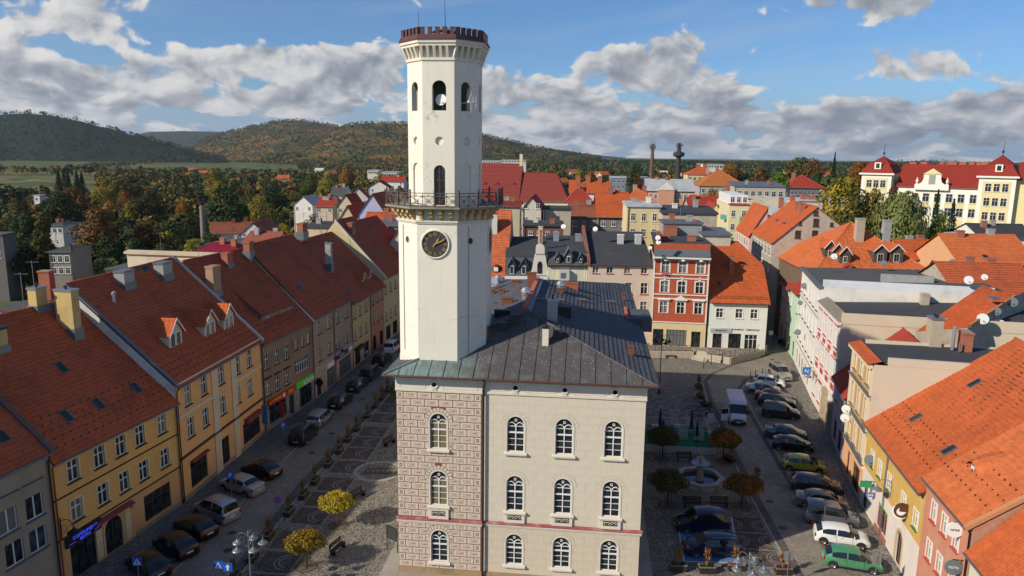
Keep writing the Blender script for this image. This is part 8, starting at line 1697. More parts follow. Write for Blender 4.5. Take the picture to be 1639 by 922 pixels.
# ---------------------------------------------------------------- person on the pavement, mid-stride
def person(label,px_,py_,az,top,leg,hair=(.05,.03,.02)):
    p=G(px_,py_); o=thing('person',label,'person',p,PI/2-R(az)); SK=plain('skin',(.42,.24,.17),.6)
    V=[(0,0,.92),(0,0,1.12),(0,0,1.36),(0,0,1.46),(.02,0,1.56),(.02,0,1.66),(0,.19,1.38),(.0,-.19,1.38),(-.12,.24,1.12),(.14,-.24,1.12),(.02,.25,.88),(.30,-.22,.92),(0,.09,.86),(0,-.09,.86),(.22,.1,.5),(-.08,-.1,.48),(.20,.1,.10),(-.38,-.1,.16),(.34,.1,.05),(-.30,-.1,.05)]
    E=[(0,1),(1,2),(2,3),(3,4),(4,5),(2,6),(2,7),(6,8),(7,9),(8,10),(9,11),(0,12),(0,13),(12,14),(13,15),(14,16),(15,17),(16,18),(17,19)]
    RD=[.15,.14,.15,.055,.09,.085,.075,.075,.05,.05,.035,.035,.10,.10,.07,.07,.05,.05,.045,.045]
    me=bpy.data.meshes.new('body'); me.from_pydata(V,E,[]); b=bpy.data.objects.new('body',me); COL.objects.link(b); md=b.modifiers.new('s','SKIN'); 
    for i,r in enumerate(RD): me.skin_vertices[0].data[i].radius=(r,r)
    me.skin_vertices[0].data[0].use_root=True; b.modifiers.new('u','SUBSURF').levels=2; dg=bpy.context.evaluated_depsgraph_get(); me2=bpy.data.meshes.new_from_object(b.evaluated_get(dg)); bpy.data.objects.remove(b)
    me2.materials.clear(); [me2.materials.append(x) for x in (SK,top,leg)]
    for f in me2.polygons: z=f.center.z; f.material_index=2 if z<.9 else (1 if z<1.44 and not (z<.95 and abs(f.center.y)>.18) else 0); f.use_smooth=True
    link('body',me2,o); MB().lathe([(.001,1.77),(.07,1.75),(.105,1.68),(.10,1.60),(.085,1.58)],10,(0,0,0)).build('hair',plain('hair_dark',hair,.8),o)
    for s in(-1,1):
        for k in range(4): MB().tube([((.02 if s>0 else .30)+.01,s*.24+(k-1.5)*.018*s,(.88 if s>0 else .92)-.03),((.02 if s>0 else .30)+.02,s*.24+(k-1.5)*.02*s,(.88 if s>0 else .92)-.11-.01*(k in(1,2)))],.009,4).build('finger',SK,o)
person('person in dark clothes walking past the black car at the mouth of the back street',1261,563,200,plain('dark_jacket',(.02,.02,.025),.8),plain('dark_trousers',(.015,.015,.02),.8))
def bike(label,px_,py_,az):
    p=G(px_,py_); o=thing('bicycle',label,'bicycle',p,PI/2-R(az))
    for x in(-.52,.52):
        w=MB().tube([(x+.33*cos(t_),0,.34+.33*sin(t_)) for t_ in [2*PI*i/16 for i in range(17)]],.02,5,cap=False).build('wheel',TYRE,o); m=MB()
        for k in range(6): m.tube([(x,0,.34),(x+.32*cos(k*PI/3),0,.34+.32*sin(k*PI/3))],.004,3)
        m.build('spokes',GREYM,w)
    MB().tube([(-.52,0,.34),(-.08,0,.30),(.38,0,.80),(-.18,0,.82),(-.08,0,.30)],.018,5).tube([(-.52,0,.34),(-.18,0,.82),(-.2,0,.92)],.014,5).tube([(.52,0,.34),(.38,0,.80),(.35,0,1.0)],.018,5).build('frame',plain('bike_paint',(.05,.06,.08),.4),o)
    MB().box(-.32,-.08,-.07,.07,.92,.96).build('saddle',TYRE,o); MB().tube([(.25,-.28,1.0),(.36,0,1.02),(.25,.28,1.0)],.014,5).build('handlebar',DARKM,o)
bike('dark bicycle leaning by the green fascia shop',487,668,30)
# ================================================================ TREES, HILLS, HAZE
import numpy as np
LEAVES={'dark':leafmat('leaf_dark_green',(.022,.045,.015),(.04,.065,.02),(.05,.07,.018)),'olive':leafmat('leaf_olive',(.055,.075,.02),(.085,.095,.025),(.12,.09,.02)),'green':leafmat('leaf_green',(.06,.12,.02),(.09,.17,.03),(.14,.17,.03)),
 'yellow':leafmat('leaf_yellow',(.22,.17,.02),(.38,.27,.03),(.16,.15,.02)),'orange':leafmat('leaf_orange',(.30,.12,.02),(.42,.19,.025),(.20,.11,.02)),'rust':leafmat('leaf_rust',(.15,.06,.018),(.22,.09,.025),(.09,.055,.02)),'conifer':leafmat('needle_green',(.014,.03,.013),(.03,.05,.02)),'willow':leafmat('leaf_willow',(.16,.18,.05),(.22,.23,.08),(.12,.14,.035)),
 'mixy':leafmat('leaf_green_to_orange',(.075,.10,.016),(.13,.14,.02),(.42,.18,.015),1.1),'gold':leafmat('leaf_gold',(.16,.16,.02),(.50,.36,.03),(.34,.24,.02),1.3)}
BARK=barkmat()
def quads_mesh(name,C,Nn,sz,mat,asp=.7,rs=1):
    """C centres, Nn normals, sz sizes -> many separate leaf-clump faces"""
    g=np.random.default_rng(rs); n=len(C); t=g.normal(size=(n,3)); t-= (t*Nn).sum(1)[:,None]*Nn; t/=np.linalg.norm(t,axis=1)[:,None]; b=np.cross(Nn,t); s=sz[:,None]
    k=g.uniform(-.25,.25,(n,4,1)); V=np.stack([C-t*s-b*s*asp*.3,C-b*s*asp+t*s*.2,C+t*s+b*s*asp*.25,C+b*s*asp-t*s*.15],1)+Nn[:,None,:]*k*s[:,:,None]
    me=bpy.data.meshes.new(name); me.vertices.add(4*n); me.vertices.foreach_set('co',V.reshape(-1).astype(np.float32)); me.loops.add(4*n); me.loops.foreach_set('vertex_index',np.arange(4*n,dtype=np.int32)); me.polygons.add(n); me.polygons.foreach_set('loop_start',np.arange(0,4*n,4,dtype=np.int32)); me.polygons.foreach_set('loop_total',np.full(n,4,dtype=np.int32)); me.update(calc_edges=True); me.materials.append(mat); return me
def crown_pts(n,rs,blobs):
    """points near the surfaces of several overlapping ellipsoids: uneven outline with gaps"""
    g=np.random.default_rng(rs); C=[];N=[]; w=np.array([b[3]*b[4]*b[5] for b in blobs])**(2/3); w/=w.sum()
    for b,k in zip(blobs,(w*n).astype(int)):
        d=g.normal(size=(k,3)); d/=np.linalg.norm(d,axis=1)[:,None]; r=g.uniform(.55,1.06,(k,1))**.6; c=np.array(b[:3])+d*r*np.array(b[3:6]); C.append(c); nn=d+g.normal(size=(k,3))*.55; nn[:,2]+=.25; nn/=np.linalg.norm(nn,axis=1)[:,None]; N.append(nn)
    return np.concatenate(C),np.concatenate(N)
_tr={}
def tree_meshes(kind,leaf,var):
    k=(kind,leaf,var)
    if k in _tr: return _tr[k]
    g=random.Random(hash((kind,var))%1000 if False else sum(map(ord,kind))+var*17); tr=MB()
    if kind=='broad':   # unit tree 12 m high, crown 10 m wide
        bl=[(0,0,7,3.2,3.2,3.4)]+[(3.0*cos(a)*g.uniform(.6,1),3.0*sin(a)*g.uniform(.6,1),g.uniform(4.6,9),g.uniform(1.3,2.2),g.uniform(1.3,2.2),g.uniform(1.2,2.0)) for a in [i*.7+g.random() for i in range(10)]]+[(g.uniform(-1,1),g.uniform(-1,1),g.uniform(9.5,11),1.6,1.6,1.4) for _ in range(3)]
        C,N=crown_pts(2600,var,bl); sz=np.random.default_rng(var).uniform(.16,.34,len(C)); tr.tube([(0,0,-1),(0,0,2),(.1,.1,5),(0,0,8)],[.35,.28,.2,.06],7)
        for i in range(6): a=i*1.05; tr.tube([(0,0,2.5+i*.5),(1.6*cos(a),1.6*sin(a),4.6+i*.5),(2.9*cos(a),2.9*sin(a),6+i*.5)],[.14,.09,.03],5)
    elif kind=='conifer':
        C=[];N=[]; r_=np.random.default_rng(var)
        for i in range(2200): z=r_.uniform(1,14)**1.0; rr=(14.3-z)/14*3.1*(.55+.45*abs(math.sin(z*2.6)))*r_.uniform(.35,1)**.5; a=r_.uniform(0,2*PI); C.append((rr*cos(a),rr*sin(a),z-.25*rr)); N.append((cos(a)*.5,sin(a)*.5,.9))
        C=np.array(C);N=np.array(N);N/=np.linalg.norm(N,axis=1)[:,None]; sz=r_.uniform(.15,.34,len(C)); tr.tube([(0,0,-1),(0,0,13.5)],[.25,.04],6)
    elif kind=='poplar':
        C,N=crown_pts(2200,var,[(g.uniform(-.5,.5),g.uniform(-.5,.5),z,1.7*(1-abs(z-8)/15),1.7*(1-abs(z-8)/15),1.9) for z in (3,5,7,9,11,13,14.5)]); sz=np.random.default_rng(var).uniform(.15,.32,len(C)); tr.tube([(0,0,-1),(0,0,13)],[.3,.05],6)
    elif kind=='willow':
        r_=np.random.default_rng(var); C=[];N=[]
        for i in range(5200):
            a=r_.uniform(0,2*PI); rr=5.2*math.sqrt(r_.uniform(0,1)); top=9.2-(rr/5.2)**4*2.6+.7*math.sin(a*5)*rr/5+.5*math.sin(a*9+rr*2); d=r_.uniform(0,1)**1.5*5.5; C.append((rr*cos(a)*(1+.06*d/5),rr*sin(a)*(1+.06*d/5),max(.8,top-d))); N.append((cos(a),sin(a),.25))
        C=np.array(C);N=np.array(N);N/=np.linalg.norm(N,axis=1)[:,None]; sz=r_.uniform(.14,.28,len(C)); tr.tube([(0,0,-1),(0,0,3),(.2,0,7)],[.5,.4,.1],7)
    elif kind=='ball':  # small street maple, flattened globe: unit in metres
        C,N=crown_pts(4300,var,[(0,0,1.95,1.1,1.1,.68)]+[((.85+.25*g.random())*cos(a),(.85+.25*g.random())*sin(a),1.8+.35*g.random(),.30+.25*g.random(),.42,.30+.2*g.random()) for a in [i*.63 for i in range(10)]]+[(.5*cos(a),.5*sin(a),2.4,.45,.45,.32) for a in (0,1.6,3.1,4.7)]); sz=np.random.default_rng(var).uniform(.04,.09,len(C)); tr.tube([(0,0,-.1),(0,0,.9),(.02,0,1.5)],[.06,.05,.03],7)
        for i in range(7): a=i*.9; tr.tube([(0,0,1.1),(.45*cos(a),.45*sin(a),1.55),(.95*cos(a),.95*sin(a),1.95+.1*(i%3))],[.03,.022,.008],4)
    me=quads_mesh('crown',C,N,sz,LEAVES[leaf],.75,var); _tr[k]=(me,tr.mesh('trunk',BARK)); return _tr[k]
def tree(label,p,kind,leaf,h,w=None,var=0,name=None,group=None,rz=None):
    """h, w: height and crown width in metres"""
    U={'broad':(12.2,9.6),'conifer':(14,6.0),'poplar':(15.5,4),'willow':(9.6,11),'ball':(2.75,2.8)}[kind]; s=h/U[0]; sx=(w or U[1]*s)/U[1]
    me,tr=tree_meshes(kind,leaf,var); o=thing(name or {'conifer':'spruce_tree','poplar':'poplar_tree','willow':'willow_tree'}.get(kind,'broadleaf_tree'),label,'tree',p,rnd.random()*6.28 if rz is None else rz,group); o.scale=(sx,sx,s); link('crown',me,o); link('trunk',tr,o); return o
# round street trees of the square
for x,y,l,lf,v,h in ((541,841,'round golden-topped maple, upper of two left of the town hall','gold',1,2.75),(491,907,'round golden-topped maple, lower of two left of the town hall','gold',2,2.75),(1060,735,'round dark green maple at the left end of the fenced green platform','olive',3,2.9),(1157,738,'round green maple turning orange at the right end of the fenced platform','mixy',4,2.9),(1068,810,'round dark green maple between the fountain and the town hall','olive',5,2.9),(1187,812,'round orange maple right of the fountain','orange',6,2.6)):
    tree(l,G(x,y),'ball',lf,h*(1.05 if v<3 else 1.16),2.95 if v<3 else 3.5,v,'street_maple','round maples on the square')
    st=thing('tree_guard','wooden stakes guarding the trunk of the maple '+{1:'upper left of the town hall',2:'lower left of the town hall',3:'left end of the platform',4:'right end of the platform',5:'left of the fountain',6:'right of the fountain'}[v],'tree guard',G(x,y)); [MB().tube([(.28*cos(a),.28*sin(a),0),(.28*cos(a),.28*sin(a),1.2)],.025,5).build('stake',BROWNF,st) for a in (0,PI/2,PI,1.5*PI)]
tree('small green tree at the left corner of the town hall',G(634,650)+Vector((.3,0,0)),'ball','green',2.6,2.2,7,'street_maple')
# park in front of the school and beyond the roofs
def TP(px_,Y,z=None): p=AT(px_,300,Y); return Vector((p.x,Y,terr(p.x,Y) if z is None else z))
def treepx(label,px_,ytop,wpx,Y,kind,leaf,var=0,zb=None,group=None,hmin=3):
    p=TP(px_,Y,zb); top=AT(px_,ytop,Y).z; p=Vector((p.x,Y,min(p.z,top-hmin))); return tree(label,p,kind,leaf,top-p.z,wpx*Y/FPX,var,group=group)
for l,x,yt,w,Y,k,lf,v in (('huge yellow and green maple left of the school','1352',279,108,175,'broad','yellow',1),('olive tree merging with the yellow maple, nearer','1372',300,70,168,'broad','olive',2),('orange brown tree top against the school facade','1430',297,36,185,'broad','rust',3),('yellow green tree between maple and willow','1398',300,50,180,'broad','yellow',4),('big drooping willow in front of the school','1446',310,90,160,'willow','willow',1),
   ('narrow spruce rising in front of the school gable','1503',303,26,175,'conifer','conifer',1),('broad spruce right of the narrow one before the school','1530',318,34,165,'conifer','conifer',2),('green bush tree between the two spruces','1510',335,40,160,'broad','green',5),('lime green tree beside the red roofed dark blue house','1248',272,34,290,'broad','green',6),('rust coloured tree in front of the ochre hipped roofs','1215',268,48,300,'broad','rust',7),('orange tree by the salmon institution','1140',293,30,270,'broad','orange',8),
   ('dark orange tree left of the salmon institution','1022',277,32,300,'broad','rust',2),('bright yellow tree in front of the church choir end','926',270,28,330,'broad','yellow',3),('orange yellow tree beside the bright yellow one','948',273,36,340,'broad','orange',4),('dark green round tree left of the brick factory chimney','1013',258,34,420,'broad','dark',5),('orange tree above the ochre hipped roof','1166',260,40,480,'broad','orange',6),('orange crown left of the factory chimney foot','1052',276,26,330,'broad','orange',7),
   ('tall ragged pine silhouette on the horizon right','1332',243,16,560,'conifer','conifer',3),('big orange tree left of the school pavilion','1375',252,50,420,'broad','orange',8),('green orange tree behind the dark blue house','1280',250,60,520,'broad','olive',1),('wide rust tree on the treeline beside the ragged pine','1300',252,44,500,'broad','rust',2)):
    treepx(l,int(x),yt,w,Y,k,lf,v,group='trees in the town')
# valley trees left, individually; dark leaf colours also stand in for cloud shade
sp=[('tall pair of dark poplars at the left edge, left one',38,345,34,150,'poplar','dark',1),('tall pair of dark poplars at the left edge, right one',62,342,40,152,'poplar','olive',2),('tall olive poplar in front of the grey tenement',20,352,26,148,'poplar','dark',3),('great rusty brown tree right of the grey tenement',150,330,90,190,'broad','rust',1),('dark tree above the white valley house',100,305,70,260,'broad','dark',2),('tall brown tree left of the rusty one',118,300,60,240,'broad','rust',3),
 ('dark spruce stand, left crown',95,272,26,420,'conifer','conifer',1),('dark spruce stand, second crown',110,274,26,415,'conifer','conifer',2),('dark spruce stand, third crown',124,273,26,425,'conifer','conifer',3),('dark spruce stand, fourth crown',104,270,24,440,'conifer','conifer',1),('dark spruce stand, right crown',132,276,24,430,'conifer','conifer',2),
 ('orange tree glowing in the middle of the dark wood',200,303,40,270,'broad','orange',4),('broad olive tree right of the glowing orange one',235,300,60,290,'broad','olive',5),('small bright orange tree near the slim chimney',291,320,34,260,'broad','orange',6),('large round dark green tree above the barn',360,295,78,270,'broad','dark',7),('brown crown left of the large round green tree',225,345,72,200,'broad','rust',8),('dark tree behind the maroon hall',265,350,60,210,'broad','dark',1),
 ('yellow tree right of the large round green tree',415,312,46,300,'broad','yellow',2),('yellow olive tree below the yellow one',432,325,40,270,'broad','olive',3),('row of dark street trees, left crown',455,335,46,220,'broad','dark',4),('row of dark street trees, middle crown',492,333,52,215,'broad','dark',5),('row of dark street trees, right crown',522,330,44,225,'broad','dark',6),
 ('yellow tree tallest above the cottages left of the tower',525,275,34,420,'broad','yellow',7),('orange red tree above the cottages left of the tower',557,265,32,450,'broad','orange',8),('green tree between the yellow and olive ones',495,278,34,400,'broad','green',1),('orange tree next to the tower shaft, far',610,275,32,460,'broad','yellow',2),('green tree just left of the tower shaft',640,275,26,430,'broad','green',3),('olive tree far left above the pale tower house',25,318,60,340,'broad','olive',4),
 ('olive yellow tree in mid wood, left',170,282,50,380,'broad','yellow',5),('olive tree in mid wood, centre',205,275,56,400,'broad','olive',6),('yellow tree in mid wood, right',345,270,44,430,'broad','yellow',7),('yellow orange tree above the round green tree',350,285,36,380,'broad','yellow',8),('pale green tree in the right part of the wood',400,300,44,350,'broad','olive',1),('dark tree in the right part of the wood',440,290,50,400,'broad','dark',2),
 ('rusty tree left of the barn roof',300,345,50,225,'broad','dark',3),('dark tree beside the slim chimney',335,330,40,240,'broad','olive',4),('low dark tree behind the brick chimneys of the left row',20,400,60,130,'broad','dark',5),('small dark fir before the grey tenement',118,405,22,140,'conifer','conifer',4),('dark olive tree right of the tenement',165,375,60,175,'broad','dark',6),('dark brown tree behind the grey shed',210,380,60,160,'broad','dark',7)]
for l,x,yt,w,Y,k,lf,v in sp:
    Y=39*FPX/((yt-243)+{'broad':1.25,'conifer':1.7,'poplar':3.0}[k]*w)
    treepx(l,x,yt,w,Y,k,lf,v,group='trees in the valley wood')
rw=random.Random(11); used=0
COLW=['dark','dark','olive','rust','yellow','conifer','orange','olive','dark']; NM={'dark':'dark green','olive':'olive green','rust':'rust brown','yellow':'yellow','conifer':'black green','orange':'orange','green':'green'}
for i in range(95):
    Y=rw.uniform(180,520); x=rw.uniform(-40,640) ; 
    if Y<230 and x>400: continue
    lf=rw.choice(COLW); k='conifer' if lf=='conifer' else 'broad'; p=TP(x,Y); h_=rw.uniform(9,15)
    top_y=AT(x,300,Y); tree('%s %s %s of the valley wood, %s the camera'%(NM[lf],'spruce' if k=='conifer' else 'broadleaf tree','at the left end' if x<120 else 'mid left' if x<260 else 'mid right' if x<430 else 'at the right end',('nearest' if Y<260 else 'fairly near' if Y<330 else 'far from' if Y<420 else 'farthest from')),p,k,lf,h_,h_*rw.uniform(.7,.95) if k=='broad' else h_*.4,1+i%8,group='%s %s trees filling the valley wood'%(NM[lf],k))
for i in range(60):
    Y=rw.uniform(330,640); x=rw.uniform(790,1640); lf=rw.choice(['dark','olive','orange','rust','conifer','olive','yellow','dark']); k='conifer' if lf=='conifer' else 'broad'; p=TP(x,Y); h_=rw.uniform(8,13)
    tree('%s %s between the distant roofs, %s'%(NM[lf],'spruce' if k=='conifer' else 'broadleaf tree',['right beside the tower','left of the two factory chimneys','behind the two factory chimneys','right of the factory chimneys','left of the school','behind the school'][min(5,int((x-790)/142))]+(' in front' if Y<480 else ' farther back')),p,k,lf,h_,h_*rw.uniform(.8,1.0) if k=='broad' else h_*.42,1+i%8,group='%s %s trees between the distant roofs'%(NM[lf],k))
# ---------------------------------------------------------------- distant woods: one mass, per-tree tint
def woodmat():
    m,t,p=principled('distant_foliage'); a=t.n('ShaderNodeAttribute',attribute_name='tint').outputs['Fac']; r=t.n('ShaderNodeNewGeometry').outputs['Random Per Island']
    c=t.ramp(a,[(0,(.012,.026,.012)),(.28,(.025,.045,.016)),(.5,(.06,.075,.02)),(.66,(.16,.14,.028)),(.82,(.27,.16,.03)),(.93,(.26,.10,.02)),(1,(.20,.05,.02))]); c=t.mix(t.math('MULTIPLY',r,.5),c,(.02,.03,.012))
    t.t.links.new(c,p.inputs['Base Color']); p.inputs['Roughness'].default_value=.8; p.inputs['Specular IOR Level'].default_value=.1; return m
WOODM=woodmat()
def wood(name,P,Hh,Wd,tint,n,rs,con=None,label=None):
    """P (k,3) tree feet; n leaf-clump faces per tree"""
    g=np.random.default_rng(rs); k=len(P); d=g.normal(size=(k,n,3)); d/=np.linalg.norm(d,axis=2)[:,:,None]; d[:,:,2]=np.abs(d[:,:,2])*1.0-.15
    if con is None: con=np.zeros(k,bool)
    u=g.uniform(0,1,(k,n)); C=P[:,None,:]+np.stack([d[:,:,0]*Wd[:,None]*.5,d[:,:,1]*Wd[:,None]*.5,Hh[:,None]*(.45+.55*d[:,:,2])],2)
    cc=P[:,None,:]+np.stack([d[:,:,0]*(1-u)*Wd[:,None]*.35,d[:,:,1]*(1-u)*Wd[:,None]*.35,Hh[:,None]*(.1+u*.98)],2); C=np.where(con[:,None,None],cc,C)
    N=d+g.normal(size=d.shape)*.35; N[:,:,2]+=.2; N/=np.linalg.norm(N,axis=2)[:,:,None]; sz=(Wd[:,None]*g.uniform(.16,.30,(k,n))*(12/n)**.4)
    sz=np.where(con[:,None],Wd[:,None]*.17*(1.15-u),sz)
    me=quads_mesh(name,C.reshape(-1,3),N.reshape(-1,3),sz.reshape(-1),WOODM,.85,rs); at=me.attributes.new('tint','FLOAT','POINT'); at.data.foreach_set('value',np.repeat(tint,n*4).astype(np.float32)); o=link(name,me,kind='stuff'); 
    if label: o['label']=label; o['category']='woodland'
    return o
tv=np.vectorize(terr)
def scatter(n,y0,y1,x0f,x1f,rs,mask=None):
    g=np.random.default_rng(rs); Y=np.sqrt(g.uniform(y0*y0,y1*y1,n)); X=Y*g.uniform(x0f,x1f,n)
    if mask is not None: k=mask(X,Y); X,Y=X[k],Y[k]
    return np.stack([X,Y,tv(X,Y)-.5],1)
g_=np.random.default_rng(5)
def pxcol(X,Y): return PW/2+X/Y*FPX*1.0
def clear(X,Y): # meadows and fields stay open
    c=pxcol(X,Y); dep=HOR+ (30-tv(X,Y))/Y*FPX-8
    f1=(c<155)&(dep>283)&(dep<306); f2=(c<480)&(dep<262)&(dep>254); f3=(c>520)&(c<720)&(dep<262)&(dep>250); return ~(((c<160)&(Y>620)&(Y<1150))|((c<480)&(Y>1450)&(np.sin(X*.012+Y*.004)<.86)&(Y<2700))|f3)
def mkwood(name,label,n,y0,y1,a,b,rs,q,h0,h1,mask=None,cshare=.2,tm=.45,ts=.28):
    P=scatter(n,y0,y1,a,b,rs,mask); k=len(P); g=np.random.default_rng(rs+1); H_=g.uniform(h0,h1,k); con=g.uniform(0,1,k)<cshare; cl=.5+.5*np.sin(P[:,0]*.013+rs)*np.cos(P[:,1]*.008); t=np.clip(g.normal(tm,ts,k)+.22*(cl-.5),0,1); t=np.where(con,g.uniform(0,.2,k),t); wood(name,P,np.where(con,H_*1.25,H_),np.where(con,H_*.45,H_*g.uniform(.75,1.0,k)),t,q,rs,con,label)
mkwood('valley_wood','mixed autumn wood filling the near valley beyond the left roofs',900,200,520,-.72,-.16,1,60,8,13,lambda X,Y:clear(X,Y)&((pxcol(X,Y)<420)|(Y>300)),tm=.47)
mkwood('middle_wood','autumn wood of the valley floor in the middle distance',2600,500,1150,-.74,.02,2,34,8,13,clear,tm=.54)
mkwood('far_wood','far autumn woods at the foot of the hills',5200,1100,3000,-.74,.1,3,14,8,13,clear,tm=.5)
mkwood('plain_wood','distant tree belts between roofs right of the tower',2600,560,1400,-.04,.74,4,26,7,12,None,tm=.42,ts=.25)
mkwood('horizon_wood','dark wooded horizon right of the tower',5000,1400,3200,-.04,.76,5,12,8,14,None,tm=.34,ts=.2,cshare=.3)
mkwood('town_greenery','trees and bushes in the gardens among the back roofs',260,230,560,-.02,.30,6,50,5,9,None,tm=.5)
mkwood('hillside_grove','dark grove behind the orange roofs at the right',150,430,600,.30,.62,8,70,9,14,None,tm=.22,ts=.15)
# scattered far houses among the trees
rh=random.Random(21)
for i in range(36):
    right=i<30; x=rh.uniform(880,1400) if right else rh.uniform(300,640); Y=rh.uniform(520,1300) if right else rh.uniform(650,1500); p=TP(x,Y); w=rh.uniform(9,20); wm=rh.choice([WH,SAND,MZ]); rm=rh.choice([T_R,T_O,GRR,T_L2,T_O2]); rk='red' if rm is T_R or rm is T_L2 else 'orange' if rm in(T_O,T_O2) else 'grey'
    o=thing('distant_house','%s house with %s roof among the far trees %s of the tower'%({WH:'white',SAND:'sand coloured',MZ:'yellowish'}[wm],rk,'right' if right else 'left'),'house',p,rh.uniform(-.6,.6),'far houses with %s roofs %s of the tower'%(rk,'right' if right else 'left'))
    h_=rh.uniform(7,11); MB().box(-w/2,w/2,-4.5,4.5,-1,h_).poly([(-w/2,-4.5,h_),(-w/2,4.5,h_),(-w/2,0,h_+3.5)]).poly([(w/2,-4.5,h_),(w/2,4.5,h_),(w/2,0,h_+3.5)]).build('wall',wm,o); MB().hexa([(-w/2-.5,-5,h_-.4),(w/2+.5,-5,h_-.4),(w/2+.5,0,h_+3.6),(-w/2-.5,0,h_+3.6)],[(-w/2-.5,-5,h_-.1),(w/2+.5,-5,h_-.1),(w/2+.5,0,h_+3.9),(-w/2-.5,0,h_+3.9)]).hexa([(-w/2-.5,0,h_+3.6),(w/2+.5,0,h_+3.6),(w/2+.5,5,h_-.4),(-w/2-.5,5,h_-.4)],[(-w/2-.5,0,h_+3.9),(w/2+.5,0,h_+3.9),(w/2+.5,5,h_-.1),(-w/2-.5,5,h_-.1)]).build('roof',rm,o)
    m=MB(); [m.box(-w/2+1+k*2.4,-w/2+2+k*2.4,-4.55,-4.5,h_-z-1.3,h_-z) for k in range(int(w/2.4)) for z in (1.2,4.2)]; m.build('windows',GLS[0],o,kind='stuff')
# long white factory halls on the plain
for x0,x1,yt,Y,l in ((803,842,256,1300,'long white flat building on the plain right of the tower'),(768,802,257,1250,'low beige flat building right beside the tower'),(1125,1160,263,900,'pale flat hall at the wood edge'),(610,640,276,800,'white flat hall left of the tower'),(588,606,273,900,'grey flat hall left of the tower')):
    a,b=span(x0,x1,yt,Y,2); z=AT(x0,yt,Y).z; o=thing('hall',l,'hall',(a.x,a.y,terr(a.x,a.y)),0); w=(b-a).length; H_=z-terr(a.x,a.y); MB().box(0,w,0,30,-1,H_).build('wall',WH,o); m=MB(); [m.box(1+k*w/8,1+(k+.6)*w/8,-.1,0,H_-3.5,H_-1.5) for k in range(8)]; m.build('windows',GLS[0],o,kind='stuff'); MB().box(-.5,w+.5,-.5,30.5,H_,H_+.6).build('roof',GRR,o)
q=thing('slim_chimney','slim grey factory chimney standing in the valley beside the barn','chimney',TP(321,235)); zt=AT(321,329,235).z-q.location.z; MB().lathe([(1.2,-1),(.75,zt)],10).build('shaft',surf('slim_stack',(.22,.19,.16),.9,.2,1,8,.2),q)
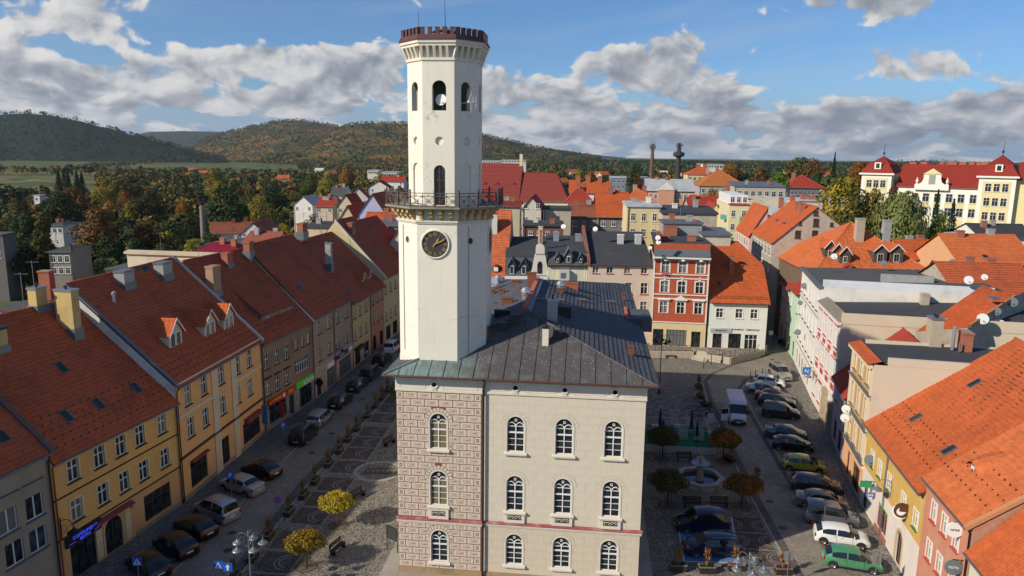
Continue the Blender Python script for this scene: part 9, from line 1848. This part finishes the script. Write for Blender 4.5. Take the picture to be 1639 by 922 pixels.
# ---------------------------------------------------------------- hills
def hillmat(name,c0,c1,c2,amt):
    m,t,p=principled(name); P=t.n('ShaderNodeTexCoord').outputs['Object']; n=t.noise(P,.006,5,.6); f=t.noise(P,.05,4,.7)
    c=t.mix(t.rng(f,.35,.65),c0,c1); c=t.mix(t.math('MULTIPLY',t.rng(n,.45,.62),amt),c,c2); t.t.links.new(c,p.inputs['Base Color']); p.inputs['Roughness'].default_value=.95; p.inputs['Specular IOR Level'].default_value=.05
    b=t.n('ShaderNodeBump',{'Strength':1.0,'Distance':14.0,'Height':t.noise(P,.045,4,.7)}); t.t.links.new(b.outputs[0],p.inputs['Normal']); return m
def hill(name,prof,Yc,run,mat,rs,ntree,th_=16,con=.8,tm=.1,ts=.1,spur=.06):
    g=random.Random(rs); xs=[prof[0][0]+(prof[-1][0]-prof[0][0])*i/110 for i in range(111)]
    def py(x):
        for (a,b),(c,d) in zip(prof,prof[1:]):
            if a<=x<=c: return b+(d-b)*sst(a,c,x)*.5+(d-b)*(x-a)/(c-a)*.5
        return prof[-1][1]
    NT_=26; ph=[g.uniform(0,6) for _ in range(8)]
    def S(x,t):   # t 0 foot .. 1 crest .. 1.4 behind
        ridge=math.sin(x*.035+ph[0])*.5+math.sin(x*.083+ph[1])*.3+math.sin(x*.19+ph[2])*.15
        Y=Yc-run*(1-t)+run*spur*ridge*(1-abs(t-.5)); top=AT(x,py(x),Yc).z; b=-16
        f=(t**.85 if t<=1 else 1-(t-1)*1.2); f=max(0,f+ (.05*ridge*math.sin(PI*min(t,1))))
        p=AT(x,300,Y); return Vector((p.x,Y,b+(top-b)*f))
    m=MB(); idx=[[m.V(S(x,t*1.4/NT_)) for t in range(NT_+1)] for x in xs]
    for i in range(110):
        for j in range(NT_): m.f.append([idx[i][j],idx[i+1][j],idx[i+1][j+1],idx[i][j+1]]); m.m.append(0)
    m.build(name,mat,kind='structure',smooth=True)
    P=[];T_=[]
    for _ in range(ntree):
        x=g.uniform(prof[0][0],prof[-1][0]); t=min(1.02,g.random()**.8*1.04); P.append(S(x,t)); n=math.sin(x*.06+t*7+ph[3])+math.sin(x*.13-t*11+ph[4]); T_.append(max(0,min(1,g.gauss(tm,ts)+.16*n)))
    P=np.array(P); k=len(P); gg=np.random.default_rng(rs); H_=gg.uniform(.7,1.2,k)*th_; c_=gg.uniform(0,1,k)<con; wood(name+'_forest',P,H_,np.where(c_,H_*.5,H_*.85),np.where(c_,gg.uniform(0,.22,k),np.array(T_)),9,rs,c_,'forest covering the '+name.replace('_',' '))
HM1=hillmat('dark_hill',(.012,.026,.014),(.025,.042,.018),(.05,.045,.02),.4); HM2=hillmat('autumn_hill',(.04,.06,.02),(.08,.085,.025),(.26,.14,.03),.85); HM3=hillmat('far_hill',(.03,.045,.025),(.05,.06,.03),(.08,.07,.03),.5)  # first hill's dark foliage colour also stands in for cloud shade
hill('dark_spruce_hill',[(-260,215),(-120,200),(0,183),(55,180),(90,183),(130,191),(180,204),(230,218),(280,232),(330,247),(365,256)],3300,650,HM1,1,8500,15,.88,.2,.12)
hill('far_left_ridge',[(215,216),(250,210),(300,209),(350,210),(400,214),(460,225)],7500,1500,HM3,2,500,20,.9)
hill('middle_autumn_hill',[(270,252),(310,236),(340,219),(380,208),(420,200),(450,193),(480,192),(510,196),(560,204),(620,214),(680,228),(720,245)],5200,2000,HM2,3,6500,13,.4,.5,.22)
hill('right_autumn_hill',[(420,252),(460,238),(500,222),(535,208),(565,198),(600,196),(650,197),(700,202),(760,213),(810,224),(860,236),(900,244),(960,251)],4300,1700,HM2,4,6500,13,.5,.44,.22)
hill('low_foot_hill',[(440,262),(500,256),(560,250),(640,246),(720,250),(800,256)],3300,900,HM2,5,1500,14,.3,.6,.2)
hill('blue_far_ridge',[(820,240),(860,236),(900,240),(940,247),(1000,252)],8500,1500,HM3,6,200,20,.9)
hill('right_horizon_rise',[(1380,262),(1430,258),(1480,257),(1540,260),(1640,262)],5200,1200,HM3,7,500,14,.5,.5,.2)
# air
hz=MB().box(-9000,9000,-500,13500,-30,700); me=hz.mesh('haze',[]) if False else None
m_=bpy.data.materials.new('haze'); m_.use_nodes=True; t=NT(m_.node_tree); o_=t.n('ShaderNodeOutputMaterial'); pv=t.n('ShaderNodeVolumePrincipled',{'Color':(.78,.86,1,1),'Density':HAZE,'Anisotropy':.3}); t.t.links.new(pv.outputs[0],o_.inputs['Volume'])
if HAZE>0: MB().box(-11000,11000,-600,15000,-40,620).build('haze',m_,kind='stuff')
